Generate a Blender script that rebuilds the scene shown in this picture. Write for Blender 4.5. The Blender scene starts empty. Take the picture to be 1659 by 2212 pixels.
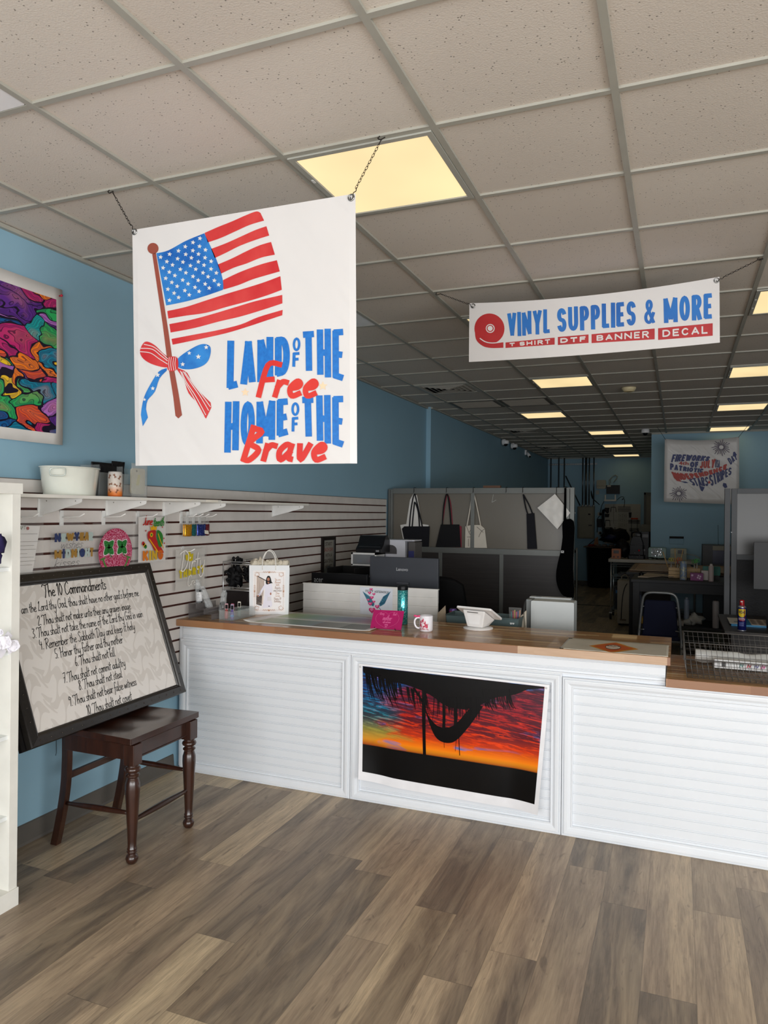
import bpy, math, random
from mathutils import Vector, Matrix, noise as mnoise
R = random.Random(7)
PI = math.pi
C = bpy.context.scene.collection
scn = bpy.context.scene

# ------------------------------------------------------------------ camera
F, YAW, PIT, ROL = 1576.15, 0.383986, 0.0012935, 0.0096025
CAM = Vector((3.01, 0.0, 1.67))
CEIL = 3.0326
GX, GY, GS = 0.371, 1.8274, 0.6096         # ceiling grid origin and pitch
def ray(px, py):
    a = (px-829.5)/F; b = -(py-1106)/F
    cr, sr = math.cos(ROL), math.sin(ROL)
    r = a*cr-b*sr; u2 = a*sr+b*cr
    cp, sp = math.cos(PIT), math.sin(PIT)
    fw = cp-u2*sp; u = sp+u2*cp
    c, s = math.cos(YAW), math.sin(YAW)
    return Vector((r*c-fw*s, r*s+fw*c, u))
def atx(px, py, x=0.0): d = ray(px, py); return CAM+d*((x-CAM.x)/d.x)
def aty(px, py, y): d = ray(px, py); return CAM+d*((y-CAM.y)/d.y)
def atz(px, py, z): d = ray(px, py); return CAM+d*((z-CAM.z)/d.z)
cd = bpy.data.cameras.new('camera'); cam = bpy.data.objects.new('camera', cd); C.objects.link(cam)
cd.sensor_fit = 'HORIZONTAL'; cd.sensor_width = 36.0; cd.lens = F/1659*36.0; cd.clip_end = 100; cd.clip_start = 0.02
fwd = ray(829.5, 1106).normalized(); rt = (ray(1829.5, 1106)-ray(829.5, 1106)).normalized(); up = rt.cross(fwd)
cam.matrix_world = Matrix(((rt.x, up.x, -fwd.x, CAM.x), (rt.y, up.y, -fwd.y, CAM.y), (rt.z, up.z, -fwd.z, CAM.z), (0, 0, 0, 1)))
scn.camera = cam

# ------------------------------------------------------------------ light
w = bpy.data.worlds.new('world'); scn.world = w; w.use_nodes = True
w.node_tree.nodes['Background'].inputs[0].default_value = (0.62, 0.78, 1.0, 1)
w.node_tree.nodes['Background'].inputs[1].default_value = 1.0
def area(name, loc, rot, sx, sy, power, col):
    l = bpy.data.lights.new(name, 'AREA'); l.shape = 'RECTANGLE'; l.size = sx; l.size_y = sy; l.energy = power; l.color = col
    o = bpy.data.objects.new(name, l); C.objects.link(o); o.location = loc; o.rotation_euler = rot; return o
# daylight through the shop front behind the camera
area('shopfront_daylight', (3.5, -3.9, 1.40), (PI/2, 0, 0), 6.6, 2.3, 330, (1.0, 0.98, 0.96))
area('side_fill_light', (7.25, -1.4, 1.45), (0, PI/2, 0), 2.2, 4.6, 260, (1.0, 0.98, 0.96))  # added fill lamp by the windowless right wall, brightens the left wall
scn.view_settings.view_transform = 'Standard'; scn.view_settings.look = 'None'
scn.view_settings.exposure = 0.0; scn.view_settings.gamma = 1.0; scn.view_settings.use_curve_mapping = False
scn.cycles.max_bounces = 8; scn.cycles.diffuse_bounces = 5; scn.cycles.glossy_bounces = 3; scn.cycles.transmission_bounces = 5
scn.cycles.transparent_max_bounces = 12; scn.cycles.caustics_reflective = False; scn.cycles.caustics_refractive = False
scn.cycles.sample_clamp_indirect = 6; scn.cycles.use_denoising = True

# ------------------------------------------------------------------ materials
def lin(h):
    h = h.lstrip('#'); o = []
    for i in (0, 2, 4):
        v = int(h[i:i+2], 16)/255; o.append(v/12.92 if v <= .04045 else ((v+.055)/1.055)**2.4)
    return (*o, 1)
class NT:
    def __init__(s, name):
        s.m = bpy.data.materials.new(name); s.m.use_nodes = True; s.t = s.m.node_tree; s.N = s.t.nodes
        s.b = s.N['Principled BSDF']; s.out = s.N['Material Output']
    def n(s, typ, **k):
        x = s.N.new(typ)
        for a, v in k.items(): setattr(x, a, v)
        return x
    def l(s, a, b): s.t.links.new(a, b); return b
    def val(s, sock, v):
        if isinstance(v, (int, float, tuple)): sock.default_value = v
        else: s.l(v, sock)
    def math(s, op, a, b=None, c=None, clamp=False):
        x = s.n('ShaderNodeMath', operation=op, use_clamp=clamp)
        s.val(x.inputs[0], a)
        if b is not None: s.val(x.inputs[1], b)
        if c is not None: s.val(x.inputs[2], c)
        return x.outputs[0]
    def comb(s, x, y, z=0.0):
        q = s.n('ShaderNodeCombineXYZ'); s.val(q.inputs[0], x); s.val(q.inputs[1], y); s.val(q.inputs[2], z); return q.outputs[0]
    def coords(s, kind='Object'):
        q = s.n('ShaderNodeTexCoord'); p = s.n('ShaderNodeSeparateXYZ'); s.l(q.outputs[kind], p.inputs[0])
        return q.outputs[kind], p.outputs[0], p.outputs[1], p.outputs[2]
    def world(s):
        q = s.n('ShaderNodeNewGeometry'); p = s.n('ShaderNodeSeparateXYZ'); s.l(q.outputs['Position'], p.inputs[0])
        return q.outputs['Position'], p.outputs[0], p.outputs[1], p.outputs[2]
    def noise(s, vec, scale, detail=3, rough=.5, dist=0.0):
        q = s.n('ShaderNodeTexNoise'); s.val(q.inputs['Vector'], vec); q.inputs['Scale'].default_value = scale
        q.inputs['Detail'].default_value = detail; q.inputs['Roughness'].default_value = rough; q.inputs['Distortion'].default_value = dist
        return q.outputs['Fac']
    def white(s, vec):
        q = s.n('ShaderNodeTexWhiteNoise'); q.noise_dimensions = '3D'; s.val(q.inputs['Vector'], vec); return q.outputs['Value']
    def ramp(s, fac, stops, interp='LINEAR'):
        q = s.n('ShaderNodeValToRGB'); q.color_ramp.interpolation = interp; e = q.color_ramp.elements
        while len(e) < len(stops): e.new(.5)
        for i, (p, c) in enumerate(stops): e[i].position = p; e[i].color = lin(c) if isinstance(c, str) else c
        s.val(q.inputs[0], fac); return q.outputs[0]
    def mix(s, fac, a, b, mode='MIX'):
        q = s.n('ShaderNodeMix', data_type='RGBA', blend_type=mode); s.val(q.inputs[0], fac)
        for i, v in ((6, a), (7, b)):
            if isinstance(v, str): q.inputs[i].default_value = lin(v)
            else: s.val(q.inputs[i], v)
        return q.outputs[2]
    def bump(s, h, strength=.2, dist=.01):
        q = s.n('ShaderNodeBump'); q.inputs['Strength'].default_value = strength; q.inputs['Distance'].default_value = dist
        s.l(h, q.inputs['Height']); s.l(q.outputs[0], s.b.inputs['Normal'])
    def mapv(s, vec, sc):
        q = s.n('ShaderNodeMapping'); s.l(vec, q.inputs[0]); q.inputs['Scale'].default_value = sc; return q.outputs[0]
MATS = {}
def M(h, rough=.5, metal=0.0, alpha=1.0, trans=0.0, bump=0.0, bscale=60, var=.05, spec=.5, coat=0.0, name=None, emit=0.0, ior=1.45):
    key = (h, rough, metal, alpha, trans, bump, bscale, var, spec, coat, emit)
    if key in MATS: return MATS[key]
    t = NT(name or 'surface_'+h.strip('#')); vec = t.coords()[0]
    n = t.noise(vec, 9, 3)
    c = lin(h)
    lo = tuple(x*(1-var) for x in c[:3])+(1,); hi = tuple(min(1, x*(1+var)) for x in c[:3])+(1,)
    col = t.ramp(n, [(.3, lo), (.7, hi)]); t.l(col, t.b.inputs['Base Color'])
    t.b.inputs['Roughness'].default_value = rough; t.b.inputs['Metallic'].default_value = metal
    t.b.inputs['Specular IOR Level'].default_value = spec if max(c[:3]) > .02 else min(spec, .22); t.b.inputs['IOR'].default_value = ior
    if coat: t.b.inputs['Coat Weight'].default_value = coat; t.b.inputs['Coat Roughness'].default_value = .08
    if alpha < 1: t.b.inputs['Alpha'].default_value = alpha
    if trans: t.b.inputs['Transmission Weight'].default_value = trans
    if emit:
        t.b.inputs['Emission Color'].default_value = c; t.b.inputs['Emission Strength'].default_value = emit
    if bump: t.bump(t.noise(vec, bscale, 4), bump, .01)
    MATS[key] = t.m; return t.m

def mat_planks():
    t = NT('vinyl_planks'); p, x, y, z = t.world()
    W, L = .183, 1.22
    r = t.math('FLOOR', t.math('DIVIDE', t.math('ADD', x, .03), W))
    off = t.white(t.comb(r, 3.3, 1.0))
    v = t.math('ADD', t.math('DIVIDE', y, L), off)
    k = t.math('FLOOR', v)
    rnd = t.white(t.comb(r, k, 5.0)); rnd2 = t.white(t.comb(k, r, 9.0))
    base = t.ramp(rnd, [(0, '#7b6e60'), (.12, '#a18d78'), (.28, '#c0a98e'), (.42, '#94826f'), (.55, '#cfb898'), (.7, '#ab967f'), (.84, '#d8c2a0'), (.94, '#6f6256')], 'CONSTANT')
    sh = t.math('MULTIPLY', rnd2, 13.0)
    base2 = t.ramp(t.white(t.comb(k, r, 17.0)), [(0, '#8c7a65'), (.3, '#c6af92'), (.6, '#9d8a74'), (.85, '#75685a')], 'CONSTANT')
    bl = t.noise(t.comb(t.math('ADD', t.math('MULTIPLY', x, 7.0), sh), t.math('ADD', t.math('MULTIPLY', y, .55), sh), sh), 1.0, 2, .5)
    base = t.mix(t.ramp(bl, [(.42, (0, 0, 0, 1)), (.62, (1, 1, 1, 1))]), base, base2)
    gv = t.comb(t.math('ADD', t.math('MULTIPLY', x, 46.0), sh), t.math('ADD', t.math('MULTIPLY', y, 3.2), sh), sh)
    g = t.noise(gv, 1.0, 6, .68, .5)
    gf = t.noise(t.comb(t.math('ADD', t.math('MULTIPLY', x, 210.0), sh), t.math('ADD', t.math('MULTIPLY', y, 9.0), sh), sh), 1.0, 3, .6, .3)
    gv2 = t.comb(t.math('ADD', t.math('MULTIPLY', x, 9.0), sh), t.math('ADD', t.math('MULTIPLY', y, 1.3), sh), sh)
    g2 = t.noise(gv2, 1.0, 4, .6, 1.6)
    col = t.mix(t.math('MULTIPLY', t.ramp(g, [(.38, (0, 0, 0, 1)), (.66, (1, 1, 1, 1))]), .46), base, '#51463c', 'MIX')
    col = t.mix(t.math('MULTIPLY', t.ramp(gf, [(.45, (0, 0, 0, 1)), (.65, (1, 1, 1, 1))]), .26), col, '#43392f')
    col = t.mix(t.math('MULTIPLY', t.ramp(g2, [(.42, (0, 0, 0, 1)), (.72, (1, 1, 1, 1))]), .40), col, '#cdb899')
    g3 = t.noise(t.comb(t.math('ADD', t.math('MULTIPLY', x, 16.0), sh), t.math('ADD', t.math('MULTIPLY', y, 5.0), sh), sh), 1.0, 2, .5, 2.5)
    col = t.mix(t.math('MULTIPLY', t.ramp(g3, [(.66, (0, 0, 0, 1)), (.76, (1, 1, 1, 1))]), .45), col, '#4a4038')
    fx = t.math('FRACT', t.math('DIVIDE', t.math('ADD', x, .03), W)); fy = t.math('FRACT', v)
    ex = t.math('LESS_THAN', t.math('MINIMUM', fx, t.math('SUBTRACT', 1.0, fx)), .008)
    ey = t.math('LESS_THAN', t.math('MINIMUM', fy, t.math('SUBTRACT', 1.0, fy)), .0014)
    e = t.math('MAXIMUM', ex, ey)
    col = t.mix(t.math('MULTIPLY', e, .35), col, '#2e2823')
    t.l(col, t.b.inputs['Base Color']); t.b.inputs['Roughness'].default_value = .42
    t.bump(t.math('SUBTRACT', g, e), .12, .004)
    return t.m
def mat_butcher():
    t = NT('acacia_butcher_block'); p, x, y, z = t.world()
    # strips run along the counter; the edge shows long single staves
    nrm = t.n('ShaderNodeNewGeometry'); sp = t.n('ShaderNodeSeparateXYZ'); t.l(nrm.outputs['True Normal'], sp.inputs[0])
    top = t.math('GREATER_THAN', t.math('ABSOLUTE', sp.outputs[2]), .5)
    W = .021
    r = t.math('MULTIPLY', t.math('FLOOR', t.math('DIVIDE', y, W)), top)
    off = t.white(t.comb(r, 1.3, 2.0)); v = t.math('ADD', t.math('MULTIPLY', x, 2.2), t.math('MULTIPLY', off, 7.0)); k = t.math('FLOOR', v)
    rnd = t.white(t.comb(r, k, 4.0)); sh = t.math('MULTIPLY', rnd, 20.0)
    base = t.ramp(rnd, [(0, '#8a5f36'), (.12, '#b5854e'), (.3, '#cf9f63'), (.46, '#a4733f'), (.62, '#bd8b50'), (.76, '#d9b27c'), (.9, '#93663a'), (.96, '#ecd3a4')], 'CONSTANT')
    eid = t.white(t.comb(t.math('FLOOR', t.math('MULTIPLY', x, 2.7)), t.math('FLOOR', t.math('MULTIPLY', z, 9.0)), 8.0))
    edge = t.ramp(eid, [(0, '#8d6242'), (.2, '#a87a54'), (.4, '#7f5335'), (.55, '#b98f70'), (.7, '#9c6c48'), (.85, '#c7a88a')], 'CONSTANT')
    base = t.mix(top, edge, base)
    g = t.noise(t.comb(t.math('MULTIPLY', x, 5.0), t.math('ADD', t.math('MULTIPLY', y, 90.0), sh), t.math('ADD', t.math('MULTIPLY', z, 70.0), sh)), 1.0, 4, .6, .8)
    col = t.mix(t.math('MULTIPLY', g, .45), base, '#6e4826')
    fr = t.math('FRACT', t.math('DIVIDE', y, W)); e = t.math('MULTIPLY', t.math('LESS_THAN', fr, .06), top)
    col = t.mix(t.math('MULTIPLY', e, .5), col, '#3a2413')
    pale = t.math('SUBTRACT', 1.0, top)
    col = t.mix(t.math('MULTIPLY', pale, .12), col, '#b58a70')
    t.l(col, t.b.inputs['Base Color']); t.b.inputs['Roughness'].default_value = .33; t.b.inputs['Coat Weight'].default_value = .25
    return t.m
def mat_ceiling():
    t = NT('acoustic_tile'); p, x, y, z = t.world()
    vo = t.n('ShaderNodeTexVoronoi'); vo.feature = 'F1'; t.l(p, vo.inputs['Vector']); vo.inputs['Scale'].default_value = 62
    sp = t.ramp(vo.outputs['Distance'], [(.10, (1, 1, 1, 1)), (.2, (0, 0, 0, 1))])
    gate = t.math('GREATER_THAN', t.noise(p, 34, 1), .5)
    dots = t.math('MULTIPLY', sp, gate)
    vo2 = t.n('ShaderNodeTexVoronoi'); t.l(p, vo2.inputs['Vector']); vo2.inputs['Scale'].default_value = 140
    fine = t.ramp(vo2.outputs['Distance'], [(.1, (1, 1, 1, 1)), (.25, (0, 0, 0, 1))])
    n = t.noise(p, 2.2, 3)
    tone = t.white(t.comb(t.math('FLOOR', t.math('DIVIDE', t.math('SUBTRACT', x, GX), GS)), t.math('FLOOR', t.math('DIVIDE', t.math('SUBTRACT', y, GY), GS)), 2.0))
    c0 = t.ramp(t.math('ADD', t.math('MULTIPLY', n, .5), t.math('MULTIPLY', tone, .5)), [(.2, '#c9c0b6'), (.8, '#d3cbc1')])
    col = t.mix(t.math('MULTIPLY', dots, .75), c0, '#5d5750'); col = t.mix(t.math('MULTIPLY', fine, .12), col, '#8d867e')
    t.l(col, t.b.inputs['Base Color']); t.b.inputs['Roughness'].default_value = .95; t.b.inputs['Specular IOR Level'].default_value = .1
    t.bump(t.math('SUBTRACT', t.noise(p, 160, 2), dots), .25, .004)
    return t.m
def mat_paint(h, name):
    t = NT(name); p, x, y, z = t.world()
    c = lin(h); col = t.ramp(t.noise(p, 1.4, 4), [(.3, tuple(v*.97 for v in c[:3])+(1,)), (.7, tuple(v*1.03 for v in c[:3])+(1,))])
    t.l(col, t.b.inputs['Base Color']); t.b.inputs['Roughness'].default_value = .55; t.b.inputs['Specular IOR Level'].default_value = .3
    t.bump(t.noise(p, 120, 2), .06, .003)
    return t.m
def mat_wood(h, h2, name, rough=.35, sc=(3, 40, 40), coat=.2):
    t = NT(name); vec = t.coords()[0]; v = t.mapv(vec, sc)
    g = t.noise(v, 1.0, 5, .6, .7); col = t.ramp(g, [(.3, h), (.72, h2)])
    t.l(col, t.b.inputs['Base Color']); t.b.inputs['Roughness'].default_value = rough; t.b.inputs['Coat Weight'].default_value = coat
    t.b.inputs['Coat Roughness'].default_value = .15; t.bump(g, .05, .002)
    return t.m
def mat_diffuser():
    t = NT('prismatic_diffuser'); p, x, y, z = t.world()
    a = t.math('SINE', t.math('MULTIPLY', t.math('ADD', x, y), 420.0)); b = t.math('SINE', t.math('MULTIPLY', t.math('SUBTRACT', x, y), 420.0))
    pr = t.math('MULTIPLY', t.math('MULTIPLY', a, b), .06)
    glow = t.noise(t.comb(t.math('MULTIPLY', x, 3.4), t.math('MULTIPLY', y, 2.2)), 1.0, 1)
    st = t.math('ADD', t.math('ADD', pr, t.math('MULTIPLY', glow, .35)), .80)
    t.b.inputs['Base Color'].default_value = (.25, .24, .2, 1)
    t.b.inputs['Emission Color'].default_value = (1.0, .77, .40, 1); t.l(st, t.b.inputs['Emission Strength'])
    t.b.inputs['Roughness'].default_value = .35
    return t.m
def mat_damask():
    t = NT('damask_paper'); p, x, y, z = t.coords('UV')
    d = t.noise(p, 3.2, 2, .5)
    u = t.math('ADD', x, t.math('MULTIPLY', d, .12)); v = t.math('ADD', y, t.math('MULTIPLY', d, .1))
    a = t.math('SINE', t.math('MULTIPLY', u, 42.0)); b = t.math('SINE', t.math('ADD', t.math('MULTIPLY', v, 32.0), t.math('MULTIPLY', a, 1.9)))
    c = t.math('SINE', t.math('ADD', t.math('MULTIPLY', u, 84.0), t.math('MULTIPLY', b, 2.9)))
    s = t.math('ADD', t.math('MULTIPLY', a, b), t.math('MULTIPLY', c, .55))
    e = t.ramp(s, [(.12, (0, 0, 0, 1)), (.17, (1, 1, 1, 1))])
    col = t.mix(e, '#e6e1dc', '#d8d2cc')
    t.l(col, t.b.inputs['Base Color']); t.b.inputs['Roughness'].default_value = .22
    t.bump(t.noise(p, 18, 3), .12, .004)
    return t.m
def mat_sunset():
    t = NT('sunset_print'); p, u, v, z = t.coords('UV')
    n = t.noise(t.comb(t.math('MULTIPLY', u, 5.0), t.math('ADD', t.math('MULTIPLY', v, 26.0), t.math('MULTIPLY', u, 3.6))), 1.7, 8, .66, .7)
    n2 = t.noise(t.comb(t.math('MULTIPLY', u, 2.2), t.math('MULTIPLY', v, 5.0), 3.0), 1.3, 4, .55, .6)
    sky = t.ramp(v, [(.28, '#f7a51a'), (.33, '#f07a10'), (.42, '#df400e'), (.6, '#c22a18'), (.8, '#94192c'), (1, '#5f1329')])
    left = t.ramp(v, [(.30, '#d98a1c'), (.42, '#9a9440'), (.58, '#1c7f96'), (.8, '#0d5fa8'), (1, '#0d4f95')])
    lf = t.ramp(t.math('ADD', u, t.math('MULTIPLY', t.math('SUBTRACT', n2, .5), .9)), [(.12, (1, 1, 1, 1)), (.26, (0, 0, 0, 1))])
    sky = t.mix(lf, sky, left)
    blue = t.ramp(t.math('ADD', n2, t.math('MULTIPLY', v, .13)), [(.66, (0, 0, 0, 1)), (.73, (1, 1, 1, 1))])
    sky = t.mix(t.math('MULTIPLY', blue, .85), sky, '#1b74b8')
    cl = t.ramp(n, [(.42, (0, 0, 0, 1)), (.52, (1, 1, 1, 1))])
    cm = t.ramp(v, [(.34, (0, 0, 0, 1)), (.52, (1, 1, 1, 1))])
    sky = t.mix(t.math('MULTIPLY', t.math('MULTIPLY', cl, cm), .86), sky, '#260e22')
    hl = t.ramp(n, [(.30, (1, 1, 1, 1)), (.40, (0, 0, 0, 1))])
    sky = t.mix(t.math('MULTIPLY', t.math('MULTIPLY', hl, cm), .75), sky, '#ff5a2a')
    hz = t.ramp(v, [(.262, (0, 0, 0, 1)), (.268, (1, 1, 1, 1))]); hz2 = t.ramp(v, [(.268, (1, 1, 1, 1)), (.32, (0, 0, 0, 1))])
    sky = t.mix(t.math('MULTIPLY', hz2, .8), sky, '#8a2416')
    col = t.mix(hz, '#070708', sky)
    t.l(col, t.b.inputs['Base Color']); t.b.inputs['Roughness'].default_value = .22; t.b.inputs['Specular IOR Level'].default_value = .3
    return t.m
def mat_psy():
    t = NT('swirling_cloud_print'); p, u, v, z = t.coords('UV')
    nx = t.noise(p, 5.0, 2); ny = t.noise(t.mapv(p, (1, 1, 1)), 4.2, 2, .5, .8)
    U = t.math('ADD', t.math('MULTIPLY', u, 1.0), t.math('MULTIPLY', nx, .34)); V = t.math('ADD', v, t.math('MULTIPLY', ny, .40))
    q = t.comb(U, V)
    vo = t.n('ShaderNodeTexVoronoi'); t.l(q, vo.inputs['Vector']); vo.inputs['Scale'].default_value = 8.5
    vd = t.n('ShaderNodeTexVoronoi'); vd.feature = 'DISTANCE_TO_EDGE'; t.l(q, vd.inputs['Vector']); vd.inputs['Scale'].default_value = 8.5
    sp = t.n('ShaderNodeSeparateXYZ'); t.l(vo.outputs['Color'], sp.inputs[0])
    base = t.ramp(sp.outputs[0], [(0, '#e4572e'), (.12, '#0f7f9c'), (.25, '#5b2a86'), (.37, '#f07c1b'), (.5, '#b8246a'), (.6, '#12568f'), (.7, '#2aa65a'), (.78, '#b06cc0'), (.88, '#e8bf22'), (.94, '#14a0a0')], 'CONSTANT')
    an = t.math('MULTIPLY', sp.outputs[1], 3.1416); al = t.math('ADD', t.math('MULTIPLY', U, t.math('COSINE', an)), t.math('MULTIPLY', V, t.math('SINE', an)))
    wv = t.math('SINE', t.math('ADD', t.math('ADD', t.math('MULTIPLY', al, 150.0), t.math('MULTIPLY', vo.outputs['Distance'], 30.0)), t.math('MULTIPLY', t.noise(p, 6, 2), 22.0)))
    light = t.ramp(wv, [(.0, (0, 0, 0, 1)), (1, (1, 1, 1, 1))])
    col = t.mix(t.math('MULTIPLY', light, .45), base, '#1e1048'); col = t.mix(t.ramp(vo.outputs['Distance'], [(.0, (.3, .3, .3, 1)), (.5, (0, 0, 0, 1))]), col, '#e88a5a')
    ln = t.math('LESS_THAN', t.math('ABSOLUTE', wv), .26); ed = t.math('LESS_THAN', vd.outputs['Distance'], .035)
    col = t.mix(t.math('MULTIPLY', ln, .75), col, '#160c2c'); col = t.mix(ed, col, '#140b22')
    t.l(col, t.b.inputs['Base Color']); t.b.inputs['Roughness'].default_value = .3
    return t.m
def mat_glass(h='#dfe6e6', a=.18, rough=.08):
    # thin clear plastic: mostly see-through with a sheen, plus a trace of body colour
    key = ('gl', h, a, rough)
    if key in MATS: return MATS[key]
    t = NT('clear_plastic_'+h.strip('#')); t.b.inputs['Base Color'].default_value = lin(h); t.b.inputs['Roughness'].default_value = rough
    tr = t.n('ShaderNodeBsdfTransparent'); mx = t.n('ShaderNodeMixShader')
    lw = t.n('ShaderNodeLayerWeight'); lw.inputs[0].default_value = .25
    f = t.math('ADD', t.math('MULTIPLY', lw.outputs['Facing'], .35), a, clamp=True)
    nz = t.noise(t.coords()[0], 30, 2); t.bump(nz, .25, .004)
    t.l(f, mx.inputs[0]); t.l(tr.outputs[0], mx.inputs[1]); t.l(t.b.outputs[0], mx.inputs[2]); t.l(mx.outputs[0], t.out.inputs[0])
    MATS[key] = t.m; return t.m
def mat_glitter(h, h2, sc=220, rough=.25, metal=.6):
    key = ('gt', h, h2, sc)
    if key in MATS: return MATS[key]
    t = NT('glitter_'+h.strip('#')); vec = t.coords()[0]
    vo = t.n('ShaderNodeTexVoronoi'); t.l(vec, vo.inputs['Vector']); vo.inputs['Scale'].default_value = sc
    sp = t.n('ShaderNodeSeparateXYZ'); t.l(vo.outputs['Color'], sp.inputs[0])
    col = t.ramp(sp.outputs[0], [(0, h), (.6, h), (.85, h2), (1, h2)]); t.l(col, t.b.inputs['Base Color'])
    t.b.inputs['Metallic'].default_value = metal; t.b.inputs['Roughness'].default_value = rough
    t.bump(sp.outputs[1], .6, .003)
    MATS[key] = t.m; return t.m

# ------------------------------------------------------------------ mesh builder
def cr(pts, n=6, closed=False):
    """Catmull-Rom through points of any dimension"""
    P = [tuple(p) for p in pts]
    if len(P) < 3: return P
    out = []; L = len(P); rng = range(L) if closed else range(L-1)
    for i in rng:
        if closed: a, b, c, d = P[i-1], P[i], P[(i+1) % L], P[(i+2) % L]
        else: a, b, c, d = P[max(i-1, 0)], P[i], P[i+1], P[min(i+2, L-1)]
        for k in range(n):
            s = k/n
            out.append(tuple(.5*((2*q1)+(-q0+q2)*s+(2*q0-5*q1+4*q2-q3)*s*s+(-q0+3*q1-3*q2+q3)*s**3) for q0, q1, q2, q3 in zip(a, b, c, d)))
    if not closed: out.append(P[-1])
    return out
_TX = {}
def textmesh(s, off=0.0, shear=0.0, sp=1.0):
    k = (s, off, shear, sp)
    if k in _TX: return _TX[k]
    cu = bpy.data.curves.new('t', 'FONT'); cu.body = s; cu.offset = off; cu.shear = shear; cu.space_character = sp; cu.resolution_u = 3
    ob = bpy.data.objects.new('t', cu); C.objects.link(ob)
    dg = bpy.context.evaluated_depsgraph_get(); ev = ob.evaluated_get(dg); me = ev.to_mesh()
    vs = [(v.co.x, v.co.y) for v in me.vertices]; fs = [tuple(p.vertices) for p in me.polygons]
    ev.to_mesh_clear(); bpy.data.objects.remove(ob); bpy.data.curves.remove(cu)
    x0 = min(v[0] for v in vs); x1 = max(v[0] for v in vs); y0 = min(v[1] for v in vs); y1 = max(v[1] for v in vs)
    vs = [((a-x0)/(x1-x0), (b-y0)/(y1-y0)) for a, b in vs]
    _TX[k] = (vs, fs); return _TX[k]
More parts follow.
